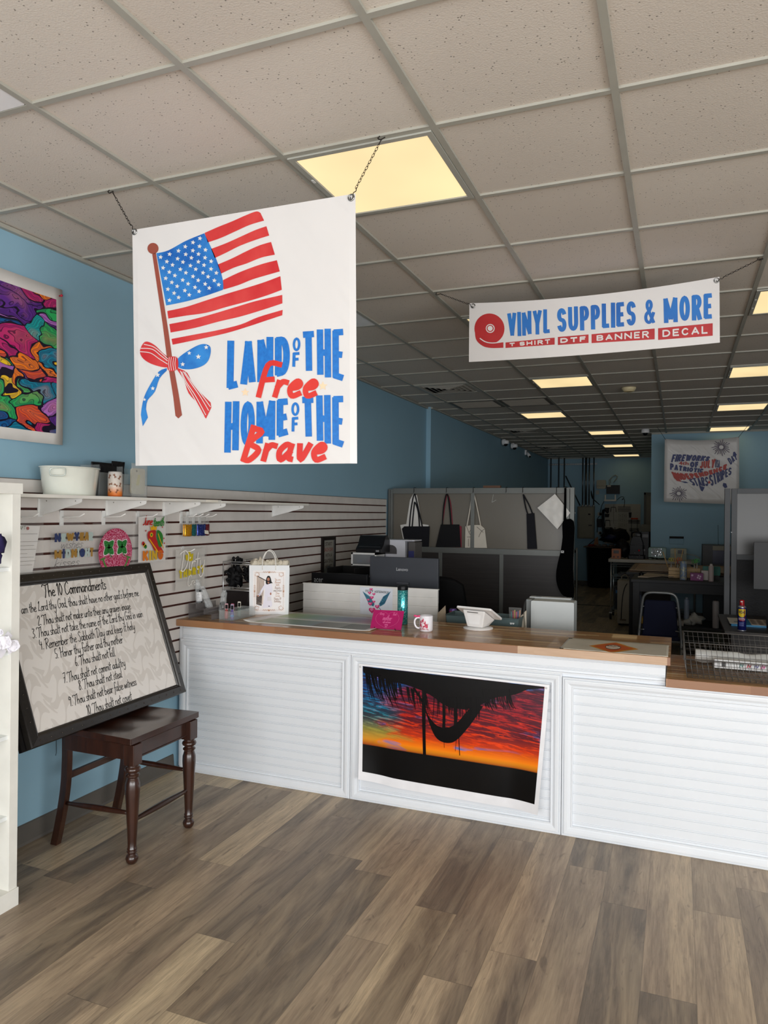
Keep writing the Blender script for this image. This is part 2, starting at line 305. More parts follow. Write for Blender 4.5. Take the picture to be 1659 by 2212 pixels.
G = {  # hand lettering: strokes per glyph, and advance
'a': (.36, '.28,.4 .15,.46 .02,.25 .1,0 .28,.25|.28,.45 .28,.08 .36,.02'), 'b': (.33, '.02,1 .02,.02|.02,.3 .15,.46 .28,.25 .15,0 .02,.1'),
'c': (.31, '.28,.38 .15,.46 .02,.22 .13,0 .3,.08'), 'd': (.37, '.28,.35 .14,.46 .02,.22 .12,0 .28,.2|.31,1 .28,.1 .36,.02'),
'e': (.31, '.03,.24 .2,.27 .25,.38 .15,.46 .02,.24 .12,0 .3,.08'), 'f': (.27, '.3,.88 .2,1 .12,.85 .12,.1 .06,-.3|0,.42 .26,.46'),
'g': (.36, '.28,.4 .15,.46 .02,.25 .12,.02 .28,.25|.28,.45 .28,-.2 .15,-.38 .02,-.28'), 'h': (.34, '.05,1 .03,0|.03,.28 .16,.46 .25,.35 .27,.02'),
'i': (.15, '.05,.45 .05,.08 .13,.02|.05,.6 .07,.66'), 'j': (.18, '.12,.45 .12,-.2 .0,-.36|.12,.6 .13,.66'), 'k': (.32, '.05,1 .03,0|.25,.45 .05,.2 .3,0'),
'l': (.17, '.07,1 .05,.08 .14,.02'), 'm': (.46, '.03,.45 .03,0|.03,.3 .12,.46 .2,.38 .2,0|.2,.3 .3,.46 .38,.38 .41,.02'),
'n': (.34, '.03,.45 .03,0|.03,.28 .16,.46 .25,.35 .28,.02'), 'o': (.33, '.15,.46 .02,.24 .14,0 .28,.22 .15,.46 .3,.4'),
'p': (.33, '.03,.45 .03,-.4|.03,.3 .15,.46 .28,.24 .15,0 .03,.08'), 'q': (.34, '.28,.4 .15,.46 .02,.25 .12,.02 .28,.25|.28,.45 .28,-.4'),
'r': (.25, '.03,.45 .03,0|.03,.28 .12,.44 .24,.42'), 's': (.27, '.24,.4 .12,.46 .04,.34 .2,.18 .16,.02 0,.04'),
't': (.25, '.11,.85 .1,.1 .2,.02|-.03,.52 .25,.56'), 'u': (.36, '.03,.45 .05,.08 .15,0 .27,.2|.28,.45 .28,.06 .35,.02'),
'v': (.3, '.02,.45 .13,0 .27,.46'), 'w': (.43, '.02,.45 .1,0 .2,.4 .3,0 .4,.46'), 'x': (.3, '.02,.45 .26,0|.26,.45 .02,0'),
'y': (.35, '.03,.45 .06,.12 .16,.05 .28,.25|.29,.45 .27,-.2 .14,-.38 .02,-.26'), 'z': (.3, '.02,.44 .26,.44 .02,.02 .28,.02'),
'T': (.42, '-.12,.8 -.04,.96 .2,.9 .5,1|.22,.92 .2,.4 .1,-.05'), 'C': (.46, '.4,.82 .3,1 .08,.7 .06,.2 .2,-.02 .42,.16'),
'I': (.32, '.05,.94 .32,1|.2,.98 .22,.2 .02,-.1'), 'L': (.4, '.1,.8 .24,1 .14,.5 .06,.04 .2,.1 .4,-.02'),
'G': (.5, '.42,.85 .3,1 .08,.7 .06,.2 .2,0 .4,.2 .42,.45|.25,.45 .5,.47'), 'R': (.44, '.1,.98 .05,-.05|-.05,.85 .2,1 .38,.8 .25,.52 .08,.5|.1,.5 .3,.2 .48,-.05'),
'S': (.4, '.36,.85 .24,1 .08,.78 .3,.42 .26,.06 .12,0 0,.12'), 'D': (.48, '.14,.95 .08,0|-.08,.85 .2,1 .42,.75 .38,.3 .2,0 .04,.04'),
'H': (.44, '.0,.85 .08,1 .06,0|.4,1 .34,0|.04,.48 .4,.56'), 'Y': (.42, '.03,1 .1,.6 .3,.6|.36,1 .3,.2 .1,-.1'), 'B': (.42, '.08,1 .05,0|.05,.95 .32,.85 .1,.52 .36,.3 .2,0 .05,.02'),
'W': (.6, '0,1 .12,0 .28,.7 .42,0 .6,1'), 'M': (.55, '.02,0 .1,1 .26,.2 .42,1 .5,0'), 'N': (.46, '.04,0 .06,1 .36,0 .4,1'), 'E': (.38, '.36,.95 .06,.95 .06,.05 .38,.05|.06,.52 .3,.52'), 'A': (.44, '.02,0 .2,1 .4,0|.08,.35 .34,.35'), 'F': (.36, '.06,0 .06,.96 .38,.98|.06,.5 .3,.52'), 'O': (.44, '.22,1 .03,.5 .22,0 .41,.5 .22,1'), 'U': (.42, '.05,1 .06,.2 .2,0 .36,.2 .38,1'), 'J': (.36, '.3,1 .3,.2 .1,0'), 'P': (.4, '.06,0 .06,1 .34,.8 .08,.48'), 'K': (.42, '.06,1 .06,0|.38,1 .08,.45 .4,0'),
'1': (.2, '.02,.75 .12,.95 .1,0'), '2': (.34, '.03,.7 .15,.95 .28,.7 .02,.03 .3,.08'), '3': (.34, '.03,.9 .28,.85 .12,.52 .3,.25 .12,0 .02,.1'),
'4': (.36, '.08,.95 .03,.5 .3,.5|.24,.75 .22,0'), '5': (.34, '.3,.95 .07,.93|.07,.93 .05,.55 .28,.4 .2,.03 .02,.08'), '6': (.34, '.25,.95 .05,.4 .15,0 .28,.25 .08,.35'),
'7': (.34, '.02,.92 .3,.95 .12,0|.05,.5 .25,.52'), '8': (.34, '.28,.8 .15,.95 .05,.75 .28,.25 .14,0 .03,.2 .28,.8'), '9': (.34, '.27,.75 .12,.95 .04,.65 .27,.65|.28,.85 .22,0'), '0': (.34, '.15,.95 .02,.5 .15,0 .3,.5 .15,.95'),
'.': (.16, '.05,.04 .08,0'), ',': (.16, '.08,.06 .03,-.1'), "'": (.12, '.06,.95 .04,.8'), ' ': (.2, ''), '!': (.14, '.06,1 .05,.3|.05,.05 .06,0'), '-': (.24, '.02,.3 .2,.3')}
def _e(cx, cy, rx, ry, a0, a1, n=9): return [(cx+rx*math.cos(math.radians(a0+(a1-a0)*k/n)), cy+ry*math.sin(math.radians(a0+(a1-a0)*k/n))) for k in range(n+1)]
BK = {  # heavy capitals: strokes on a unit box, relative width
'A': (1, [[(0, 0), (.5, 1)], [(.5, 1), (1, 0)], [(.2, .3), (.8, .3)]]), 'B': (.95, [[(0, 0), (0, 1)], [(0, 1)]+_e(.55, .76, .4, .24, 90, -90)+[(0, .52)], [(0, .52)]+_e(.55, .26, .45, .26, 90, -90)+[(0, 0)]]),
'D': (1, [[(0, 0), (0, 1)], [(0, 1)]+_e(.4, .5, .6, .5, 90, -90, 14)+[(0, 0)]]), 'E': (.85, [[(0, 0), (0, 1)], [(0, 1), (1, 1)], [(0, .5), (.85, .5)], [(0, 0), (1, 0)]]), 'F': (.8, [[(0, -.08), (0, 1)], [(0, 1), (1, 1)], [(0, .5), (.85, .5)]]),
'H': (1, [[(0, -.06), (0, 1.06)], [(1, -.06), (1, 1.06)], [(0, .5), (1, .5)]]), 'I': (.3, [[(.5, -.06), (.5, 1.06)]]), 'L': (.8, [[(0, 0), (0, 1.06)], [(0, 0), (1, 0)]]),
'M': (1.3, [[(0, -.06), (0, 1)], [(0, 1), (.5, .1)], [(.5, .1), (1, 1)], [(1, 1), (1, -.06)]]), 'N': (1.05, [[(0, -.06), (0, 1)], [(0, 1), (1, 0)], [(1, 0), (1, 1.06)]]),
'O': (1, [_e(.5, .5, .5, .5, 90, 450, 26)]), 'P': (.92, [[(0, -.06), (0, 1)], [(0, 1)]+_e(.5, .73, .5, .27, 90, -90)+[(0, .46)]]), 'R': (.95, [[(0, -.06), (0, 1)], [(0, 1)]+_e(.5, .75, .47, .25, 90, -90)+[(0, .5)], [(.45, .5), (1, -.05)]]),
'S': (.92, [_e(.5, .75, .5, .25, 20, 180, 9)+_e(.5, .75, .5, .25, 195, 250, 4)+_e(.5, .25, .5, .25, 70, 0, 6)+_e(.5, .25, .5, .25, -15, -160, 9)]), 'T': (.95, [[(.5, -.06), (.5, 1)], [(0, 1), (1, 1)]]),
'U': (1, [[(0, 1.06)]+_e(.5, .32, .5, .32, 180, 360, 10)+[(1, 1.06)]]), 'V': (1, [[(0, 1.04), (.5, 0)], [(.5, 0), (1, 1.04)]]), 'Y': (1, [[(0, 1.04), (.5, .42)], [(1, 1.04), (.5, .42)], [(.5, .45), (.5, -.06)]]),
'W': (1.4, [[(0, 1.04), (.25, 0)], [(.25, 0), (.5, .9)], [(.5, .9), (.75, 0)], [(.75, 0), (1, 1.04)]]), 'K': (1, [[(0, -.06), (0, 1.06)], [(1, 1.04), (.05, .4)], [(.35, .6), (1, -.04)]]), 'C': (.95, [_e(.5, .5, .5, .5, 40, 320, 18)]), 'G': (1, [_e(.5, .5, .5, .5, 40, 340, 18)+[(1, .45)], [(.55, .45), (1.05, .45)]]),
'J': (.8, [[(1, 1.06)]+_e(.5, .3, .5, .3, 0, -170, 10)]), '&': (1, [[(1, 0), (.22, .72)]+_e(.46, .8, .26, .2, 170, -20, 8)+[(.5, .56), (.1, .4)]+_e(.42, .24, .42, .24, 165, 300, 8)+[(1, .42)]]), 'Z': (.9, [[(0, 1), (1, 1)], [(1, 1), (0, 0)], [(0, 0), (1, 0)]])}
class B:
    def __init__(s): s.v = []; s.f = []; s.mi = []; s.ms = []; s.sm = []; s.uv = {}
    def m(s, mat):
        if mat not in s.ms: s.ms.append(mat)
        return s.ms.index(mat)
    def add(s, vs, fs, mat, sm=False):
        o = len(s.v); s.v += [tuple(v) for v in vs]; k = s.m(mat)
        for f in fs: s.f.append(tuple(i+o for i in f)); s.mi.append(k); s.sm.append(sm)
        return s
    def box(s, x0, x1, y0, y1, z0, z1, mat, T=None):
        v = [(x, y, z) for x in (x0, x1) for y in (y0, y1) for z in (z0, z1)]
        if T is not None: v = [tuple(T @ Vector(q)) for q in v]
        return s.add(v, [(0, 1, 3, 2), (4, 6, 7, 5), (0, 4, 5, 1), (2, 3, 7, 6), (0, 2, 6, 4), (1, 5, 7, 3)], mat)
    def rbox(s, x0, x1, y0, y1, z0, z1, mat, r=.01, axis='z', T=None, n=4):
        """box with the edges along one axis rounded"""
        if axis == 'z': a0, a1, b0, b1, c0, c1 = x0, x1, y0, y1, z0, z1
        elif axis == 'y': a0, a1, b0, b1, c0, c1 = x0, x1, z0, z1, y0, y1
        else: a0, a1, b0, b1, c0, c1 = y0, y1, z0, z1, x0, x1
        o = []
        for cx, cy, st in ((a1-r, b1-r, 0), (a0+r, b1-r, 90), (a0+r, b0+r, 180), (a1-r, b0+r, 270)):
            for k in range(n+1): t = math.radians(st+90*k/n); o.append((cx+r*math.cos(t), cy+r*math.sin(t)))
        return s.prism(o, c0, c1, mat, axis, T)
    def prism(s, o, c0, c1, mat, axis='z', T=None, sm=False):
        f = {'z': lambda a, b, c: (a, b, c), 'y': lambda a, b, c: (a, c, b), 'x': lambda a, b, c: (c, a, b)}[axis]
        n = len(o); v = [f(a, b, c0) for a, b in o]+[f(a, b, c1) for a, b in o]
        if T is not None: v = [tuple(T @ Vector(q)) for q in v]
        return s.add(v, [tuple(range(n))[::-1], tuple(range(n, 2*n))]+[(i, (i+1) % n, n+(i+1) % n, n+i) for i in range(n)], mat, sm)
    def poly(s, pts, mat): return s.add(pts, [tuple(range(len(pts)))], mat)
    def slab(s, pts, d, mat):
        """planar outline of 3-D points given thickness along vector d"""
        n = len(pts); d = Vector(d); v = [Vector(p) for p in pts]; v += [p+d for p in v[:n]]
        return s.add(v, [tuple(range(n)), tuple(range(n, 2*n))[::-1]]+[(i, (i+1) % n, n+(i+1) % n, n+i)[::-1] for i in range(n)], mat)
    def tube(s, pts, r, mat, n=8, closed=False, caps=True, smooth=0):
        if smooth:
            if isinstance(r, (list, tuple)): r = [q[0] for q in cr([(a, 0) for a in r], smooth, closed)]
            pts = cr(pts, smooth, closed)
        P = [Vector(p) for p in pts]; L = len(P); rr = r if isinstance(r, (list, tuple)) else [r]*L
        vs = []; up = None
        for i, p in enumerate(P):
            if closed: d = P[(i+1) % L]-P[i-1]
            else: d = P[min(i+1, L-1)]-P[max(i-1, 0)]
            if d.length < 1e-9: d = Vector((0, 0, 1))
            d.normalize()
            if up is None: up = d.orthogonal().normalized()
            up = (up-d*up.dot(d))
            up = up.normalized() if up.length > 1e-6 else d.orthogonal().normalized()
            sd = d.cross(up)
            vs += [p+(up*math.cos(2*PI*k/n)+sd*math.sin(2*PI*k/n))*rr[i] for k in range(n)]
        fs = []
        for i in range(L if closed else L-1):
            j = (i+1) % L
            fs += [(i*n+k, i*n+(k+1) % n, j*n+(k+1) % n, j*n+k) for k in range(n)]
        if caps and not closed: fs += [tuple(range(n))[::-1], tuple(range((L-1)*n, L*n))]
        return s.add(vs, fs, mat, True)
    def cyl(s, p0, p1, r0, mat, r1=None, n=20): return s.tube([p0, p1], [r0, r0 if r1 is None else r1], mat, n)
    def lathe(s, prof, cx, cy, mat, n=28, sx=1.0, sy=1.0, T=None):
        vs = []
        for r, z in prof: vs += [(cx+r*sx*math.cos(2*PI*k/n), cy+r*sy*math.sin(2*PI*k/n), z) for k in range(n)]
        if T is not None: vs = [tuple(T @ Vector(q)) for q in vs]
        fs = []
        for i in range(len(prof)-1): fs += [(i*n+k, i*n+(k+1) % n, (i+1)*n+(k+1) % n, (i+1)*n+k) for k in range(n)]
        fs += [tuple(range(n))[::-1], tuple(range((len(prof)-1)*n, len(prof)*n))]
        return s.add(vs, fs, mat, True)
    def ball(s, c, r, mat, sc=(1, 1, 1), n=14, jit=0.0, seed=0):
        vs = []; fs = []; m = n//2+1
        for i in range(m):
            t = PI*i/(m-1)
            for k in range(n):
                a = 2*PI*k/n; d = Vector((math.sin(t)*math.cos(a), math.sin(t)*math.sin(a), math.cos(t)))
                q = 1+jit*mnoise.noise(d*2.3+Vector((seed, seed*.7, 0)))*2 if jit else 1
                vs.append((c[0]+d.x*r*sc[0]*q, c[1]+d.y*r*sc[1]*q, c[2]+d.z*r*sc[2]*q))
        for i in range(m-1): fs += [(i*n+k, (i+1)*n+k, (i+1)*n+(k+1) % n, i*n+(k+1) % n) for k in range(n)]
        return s.add(vs, fs, mat, True)
    def grid(s, fn, nu, nv, mat, sm=True, uv=False):
        o = len(s.v); vs = [fn(i/nu, j/nv) for j in range(nv+1) for i in range(nu+1)]
        fs = [(j*(nu+1)+i, j*(nu+1)+i+1, (j+1)*(nu+1)+i+1, (j+1)*(nu+1)+i) for j in range(nv) for i in range(nu)]
        if uv:
            for j in range(nv+1):
                for i in range(nu+1): s.uv[o+j*(nu+1)+i] = (i/nu, j/nv)
        return s.add(vs, fs, mat, sm)
    def text(s, txt, fn, mat, off=0.0, shear=0.0, sp=1.0):
        vs, fs = textmesh(txt, off, shear, sp); return s.add([fn(a, b) for a, b in vs], fs, mat)
    def block(s, txt, q, fn, mat, w=.26, gap=.12, sag=(0, 0)):
        """heavy capitals filling the quad q (TL, TR, BR, BL in flat units); w = stem width over letter width"""
        tl, tr, br_, bl = q
        def W(a, c):
            p = [(bl[k]*(1-a)+br_[k]*a)*(1-c)+(tl[k]*(1-a)+tr[k]*a)*c for k in (0, 1)]; return (p[0], p[1]+4*a*(1-a)*(sag[0]*c+sag[1]*(1-c)))
        L = [c for c in txt]; tot = sum(BK[c][0] for c in L)+gap*(len(L)-1); Wd = math.dist(W(0, .5), W(1, .5)); Hd = math.dist(W(.5, 0), W(.5, 1))
        unit = Wd/tot; st = unit*w; x = 0
        for c in L:
            cw, strokes = BK[c]; ww = cw*unit; ix = min(.5, st/2/ww); iy = min(.4, st*.42/Hd)
            for P in strokes:
                Q = [W((x+(ix+a*(1-2*ix))*cw)/tot, iy+e*(1-2*iy)) for a, e in P]
                s.ribbon(Q, st, fn, mat) if len(Q) == 2 or txt == '' else s.ribbon(Q, st*.95, fn, mat)
            x += cw+gap
        return s
    def hand(s, txt, fn, h, w, mat, x=0.0, y=0.0, slant=0.12, align='l', sx=1.0, sp=0.0, n=4):
        """hand lettering; fn(u,v) maps flat metres to the surface"""
        W = sum(G.get(c, G['o'])[0]+sp for c in txt)*h*sx
        cx = x-(W if align == 'r' else W/2 if align == 'c' else 0)
        for c in txt:
            adv, st = G.get(c, G['o'])
            for q in st.split('|'):
                if not q: continue
                P = [tuple(map(float, a.split(','))) for a in q.split()]
                P = [(cx+(a*sx+b*slant)*h, y+b*h) for a, b in P]
                s.ribbon(cr(P, n), w, fn, mat)
            cx += (adv+sp)*h*sx
        return s
    def ribbon(s, P, w, fn, mat, taper=False):
        L = len(P); vs = []; s.k = (getattr(s, 'k', 0)+1) % 12
        for i, p in enumerate(P):
            a = P[max(i-1, 0)]; b = P[min(i+1, L-1)]; dx, dy = b[0]-a[0], b[1]-a[1]; l = math.hypot(dx, dy) or 1
            ww = w*(1-.8*i/(L-1) if taper else 1)
            nx, ny = -dy/l*ww/2, dx/l*ww/2
            if i == 0: p = (p[0]-dx/l*ww*.3, p[1]-dy/l*ww*.3)
            if i == L-1: p = (p[0]+dx/l*ww*.3, p[1]+dy/l*ww*.3)
            vs += [fn(p[0]-nx, p[1]-ny), fn(p[0]+nx, p[1]+ny)]
        # overlapping strokes of paint lie a hair above each other
        A, E, Q = Vector(vs[0]), Vector(vs[1]), Vector(vs[2]); nn = (E-A).cross(Q-A)
        if nn.length > 0:
            nn.normalize()
            if nn.dot(CAM-A) < 0: nn = -nn
            vs = [tuple(Vector(q)+nn*(.00012*(s.k % 6)+4e-6*(i//2))) for i, q in enumerate(vs)]
        return s.add(vs, [(2*i, 2*i+2, 2*i+3, 2*i+1) for i in range(L-1)], mat)
    def flat(s, pts, fn, mat): return s.add([fn(a, b) for a, b in pts], [tuple(range(len(pts)))], mat)
    def cflat(s, x0, x1, z0, z1, fn, mat, n=8):
        """rectangle bent round a cylinder map; z0 may be a function of x"""
        g = z0 if callable(z0) else (lambda q: z0); X = [x0+(x1-x0)*k/n for k in range(n+1)]
        return s.add([fn(q, g(q)) for q in X]+[fn(q, z1) for q in X], [(k, k+1, n+2+k, n+1+k) for k in range(n)], mat)
    def star(s, cx, cy, r, fn, mat, rot=0.0, k=.45):
        P = []
        for i in range(10): a = rot+PI/2+i*PI/5; q = r if i % 2 == 0 else r*k; P.append((cx+q*math.cos(a), cy+q*math.sin(a)))
        o = [fn(cx, cy)]+[fn(a, b) for a, b in P]
        return s.add(o, [(0, 1+i, 1+(i+1) % 10) for i in range(10)], mat)
    def disc(s, cx, cy, r, fn, mat, ry=None, n=28, a0=0, a1=2*PI):
        ry = r if ry is None else ry
        return s.flat([(cx+r*math.cos(a0+(a1-a0)*k/n), cy+ry*math.sin(a0+(a1-a0)*k/n)) for k in range(n)], fn, mat)
    def mitre(s, fn, u0, u1, v0, v1, prof, mat):
        """mitred moulding: prof = [(inset, height)]; fn(u,v,h) -> point"""
        rings = [[fn(u0+d, v0+d, h), fn(u1-d, v0+d, h), fn(u1-d, v1-d, h), fn(u0+d, v1-d, h)] for d, h in prof]
        vs = [p for r in rings for p in r]; fs = []
        for i in range(len(prof)-1): fs += [(4*i+k, 4*i+(k+1) % 4, 4*i+4+(k+1) % 4, 4*i+4+k) for k in range(4)]
        return s.add(vs, fs, mat)
    def obj(s, name, org=(0, 0, 0), bev=0.0, solid=0.0):
        me = bpy.data.meshes.new(name); o = Vector(org)
        me.from_pydata([tuple(Vector(v)-o) for v in s.v], [], s.f)
        for m in s.ms: me.materials.append(m)
        for p, k, q in zip(me.polygons, s.mi, s.sm): p.material_index = k; p.use_smooth = q
        if s.uv:
            l = me.uv_layers.new(name='UVMap')
            for lp in me.loops: l.data[lp.index].uv = s.uv.get(lp.vertex_index, (0, 0))
        me.validate(); me.update()
        ob = bpy.data.objects.new(name, me); C.objects.link(ob)
        if bev:
            m = ob.modifiers.new('bevel', 'BEVEL'); m.width = bev; m.segments = 2; m.limit_method = 'ANGLE'; m.angle_limit = math.radians(50)
        if solid:
            m = ob.modifiers.new('thickness', 'SOLIDIFY'); m.thickness = solid; m.offset = 1
        return ob
ORG = {}
def tag(o, label, cat, group=None):
    o['label'] = label; o['category'] = cat
    if group: o['group'] = group
    return o
def thing(name, label, cat, loc, group=None):
    o = bpy.data.objects.new(name, None); C.objects.link(o); o.location = loc; o.empty_display_size = .05
    ORG[o] = Vector(loc); return tag(o, label, cat, group)
def part(b, name, par, label=None, bev=0.0, solid=0.0):
    o = b.obj(name, ORG[par], bev, solid); o.parent = par; ORG[o] = ORG[par]
    if label: o['label'] = label
    return o
def solo(b, name, label, cat, group=None, bev=0.0, solid=0.0):
    xs = [v[0] for v in b.v]; ys = [v[1] for v in b.v]; zs = [v[2] for v in b.v]
    org = Vector(((min(xs)+max(xs))/2, (min(ys)+max(ys))/2, min(zs)))
    o = b.obj(name, org, bev, solid); o.location = org; ORG[o] = org; return tag(o, label, cat, group)
def struct(b, name, bev=0.0):
    o = b.obj(name, (0, 0, 0), bev); o['kind'] = 'structure'; return o
def dup(root, loc, label=None, rz=None):
    r = root.copy(); C.objects.link(r); r.location = loc; ORG[r] = Vector(loc)
    if rz is not None: r.rotation_euler = (0, 0, rz)
    if label: r['label'] = label
    for ch in list(root.children):
        c = ch.copy(); C.objects.link(c); c.parent = r
        for g in list(ch.children):
            d = g.copy(); C.objects.link(d); d.parent = c
    return r
def zf(zx, zy, ox, oy, sc):
    """pixel of an enlarged crop -> pixel of the photograph"""
    return ox+zx/sc, oy+zy/sc
# ------------------------------------------------------------------ the room
BLUE = mat_paint('#8bafc2', 'blue_wall_paint'); CT = mat_ceiling(); PLK = mat_planks()
GRID = M('#a3a197', .45); DK = M('#121111', .6, spec=.25); WHITE = M('#e9e9ea', .4); BASEB = M('#57534e', .5)
XR, YF, YB, YK = 7.3, -4.0, 17.95, 12.88
b = B(); b.box(-.2, XR+.2, YF-.2, YB+.2, -.15, 0, PLK); struct(b, 'floor')
b = B(); b.box(-.2, XR+.2, YF-.2, YB+.2, CEIL+.004, CEIL+.15, CT); struct(b, 'ceiling')
b = B(); b.box(-.15, -.01, YF, 8.9, 0, CEIL+.004, BLUE); struct(b, 'wall_left')
b = B(); b.box(-.15, .05, 8.9, YB, 0, CEIL+.004, BLUE); struct(b, 'wall_left_rear')
b = B(); b.box(-.15, XR, YB, YB+.15, 0, CEIL+.004, BLUE); struct(b, 'wall_back')
b = B(); b.box(XR, XR+.15, YF, YB, 0, CEIL+.004, BLUE); struct(b, 'wall_right')
b = B(); b.box(2.58, XR, YK, YK+.14, 0, CEIL+.004, BLUE); b.box(2.58, 2.72, YK+.14, YB, 0, CEIL+.004, BLUE); struct(b, 'wall_partition')
b = B()
b.box(-.15, XR, YF-.12, YF, 0, .22, BLUE); b.box(-.15, XR, YF-.12, YF, 2.62, CEIL+.004, BLUE)
b.box(-.15, .15, YF-.12, YF, .22, 2.62, BLUE); b.box(XR-.45, XR, YF-.12, YF, .22, 2.62, BLUE); struct(b, 'wall_front')
ALU = M('#8c8f90', .35, .8)
b = B()
for x in (.15, 1.9, 3.65, 4.6, 6.8): b.box(x-.025, x+.025, YF-.08, YF-.03, .22, 2.62, ALU)
b.box(.15, 6.85, YF-.08, YF-.03, .22, .27, ALU); b.box(.15, 6.85, YF-.08, YF-.03, 2.57, 2.62, ALU); b.box(.15, 6.85, YF-.08, YF-.03, 2.1, 2.14, ALU); struct(b, 'window_1')
b = B(); b.prism([(-.01, 0), (.008, 0), (.003, .012), (-.004, .095), (-.01, .1)], YF, 3.87, BASEB, 'y'); struct(b, 'baseboard_left')
b = B(); b.box(.05, .058, 8.9, YB, 0, .1, BASEB); b.box(.05, 2.58, YB-.008, YB, 0, .1, BASEB); b.box(2.58, XR, YK-.008, YK, 0, .1, BASEB); struct(b, 'baseboard_back')
b = B(); b.box(.05, XR, 13.93, 13.98, 0, .006, M('#2c2826', .5)); struct(b, 'trim_2')
# suspended grid of the ceiling
b = B(); x = GX-GS*0
k = -1
while GX+GS*k < XR:
    x = GX+GS*k
    if x > 0: b.box(x-.012, x+.012, YF, YB, CEIL-.006, CEIL+.004, GRID)
    k += 1
k = -8
while GY+GS*k < YB:
    y = GY+GS*k
    if y > YF: b.box(0, XR, y-.0115, y+.0115, CEIL-.0052, CEIL+.004, GRID)
    k += 1
b.box(-.01, .014, YF, 8.9, CEIL-.02, CEIL, GRID); b.box(.05, .074, 8.9, YB, CEIL-.02, CEIL, GRID); b.box(0.05, 2.58, YB-.024, YB, CEIL-.02, CEIL, GRID); b.box(2.58, XR, YK-.024, YK, CEIL-.02, CEIL, GRID)
struct(b, 'trim_1')
# door in the back wall
DG = M('#7d786a', .5)
b = B(); b.box(2.26, 2.30, YB-.05, YB, 0, 2.2, M('#57564e', .5)); b.box(2.26, 2.58, YB-.05, YB, 2.15, 2.2, M('#57564e', .5)); b.box(2.30, 2.58, YB-.03, YB, 0, 2.15, DG); struct(b, 'door_1')

# ------------------------------------------------------------------ ceiling fittings
DIFF = mat_diffuser(); FRM = M('#a5a49b', .4); 
def cell(i, j): return GX+GS*i, GY+GS*j
def light(i, j, label, grp='recessed ceiling light panels'):
    x, y = cell(i, j); t = thing('ceiling_light', label, 'ceiling light', (x+GS/2, y+GS/2, CEIL-.012), grp)
    b = B(); g = .014
    b.mitre(lambda u, v, h: (x+g+u, y+g+v, CEIL-.004-h), 0, GS-2*g, 0, GS-2*g, [(0, -.006), (0, .007), (.022, .007), (.026, .001), (.026, -.006)], FRM); part(b, 'frame', t)
    b = B(); b.box(x+.04, x+GS-.04, y+.04, y+GS-.04, CEIL-.007, CEIL+.002, DIFF); part(b, 'diffuser', t)
    for q in (.2, .4): b = B(); b.rbox(x+.019, x+.030, y+q, y+q+.028, CEIL-.0125, CEIL-.0105, M('#e2e2df', .3), .004); part(b, 'latch', t)
light(2, 1, 'large lit ceiling panel close above the patriotic banner')
light(2, 5, 'lit ceiling panel mostly hidden behind the red and blue shop banner')
light(2, 9, 'lit ceiling panel just below the red and blue shop banner')
light(1, 13, 'lit ceiling panel beside the dark air grille, left of its row')
light(2, 17, 'lit ceiling panel, third from the back wall in the left row')
light(2, 21, 'lit ceiling panel, second from the back wall in the left row')
light(2, 25, 'lit ceiling panel nearest to the back wall')
light(5, 5, 'lit ceiling panel cut by the right edge, just behind the chain of the shop banner')
light(5, 9, 'lit ceiling panel in the right row, second from the front')
light(5, 13, 'lit ceiling panel in the right row, third from the front')
light(5, 17, 'lit ceiling panel right above the fireworks banner')
# vents
VW = M('#b9b4aa', .45); VD = M('#8a847a', .6)
def vent(i, j, label, dark, name='ceiling_vent'):
    x, y = cell(i, j); t = thing(name, label, 'air vent', (x+GS/2, y+GS/2, CEIL-.01), 'air vents in the ceiling')
    b = B(); m = VD if dark else VW
    b.mitre(lambda u, v, h: (x+.012+u, y+.012+v, CEIL-.004-h), 0, GS-.024, 0, GS-.024, [(0, 0), (0, .004), (.035, .006), (.045, -.004)], M('#6f6a63', .5) if dark else VW); part(b, 'frame', t)
    b = B(); b.box(x+.05, x+GS-.05, y+.05, y+GS-.05, CEIL-.0015, CEIL+.002, DK); part(b, 'duct_opening', t)
    b = B()
    if dark:
        for k in range(11):
            yy = y+.07+k*.045; b.box(x+.055, x+GS-.055, yy, yy+.004, CEIL-.012, CEIL+.004, m, Matrix.Translation((0, yy, CEIL)) @ Matrix.Rotation(.6, 4, 'X') @ Matrix.Translation((0, -yy, -CEIL)))
    else:
        for k in range(5):
            d = .06+k*.05; b.mitre(lambda u, v, h: (x+u, y+v, CEIL-h), d, GS-d, d, GS-d, [(0, .0), (.0, .003), (.028, .016), (.03, .014), (.004, 0)], m)
    part(b, 'louvre', t)
vent(0, 9, 'pale square four-way air vent between the shop banner and the left wall', False)
vent(0, 11, 'dim louvred air grille beside the left wall, left one of the pair', True, 'air_grille')
vent(1, 11, 'dark louvred air grille beside a lit panel, right one of the pair', True, 'air_grille')
vent(0, 16, 'small pale air vent near the left wall before the wall cameras', False)
vent(0, 21, 'farthest air vent by the left wall near the back', False)
def rounddiff(i, j, label):
    x, y = cell(i, j); t = thing('round_air_diffuser', label, 'air vent', (x+GS/2, y+GS/2, CEIL-.02)); cx, cy = x+GS/2, y+GS/2
    b = B(); b.rbox(x+.014, x+GS-.014, y+.014, y+GS-.014, CEIL-.004, CEIL, WHITE, .01); part(b, 'plate', t)
    b = B()
    for r in (.22, .165, .11): b.lathe([(r-.004, CEIL-.004), (r, CEIL-.004), (r-.028, CEIL-.03), (r-.033, CEIL-.029)], cx, cy, WHITE, 32)
    b.lathe([(.0, CEIL-.02), (.055, CEIL-.03), (.06, CEIL-.026), (0.03, CEIL-.004)], cx, cy, WHITE, 24); part(b, 'cone_ring', t)
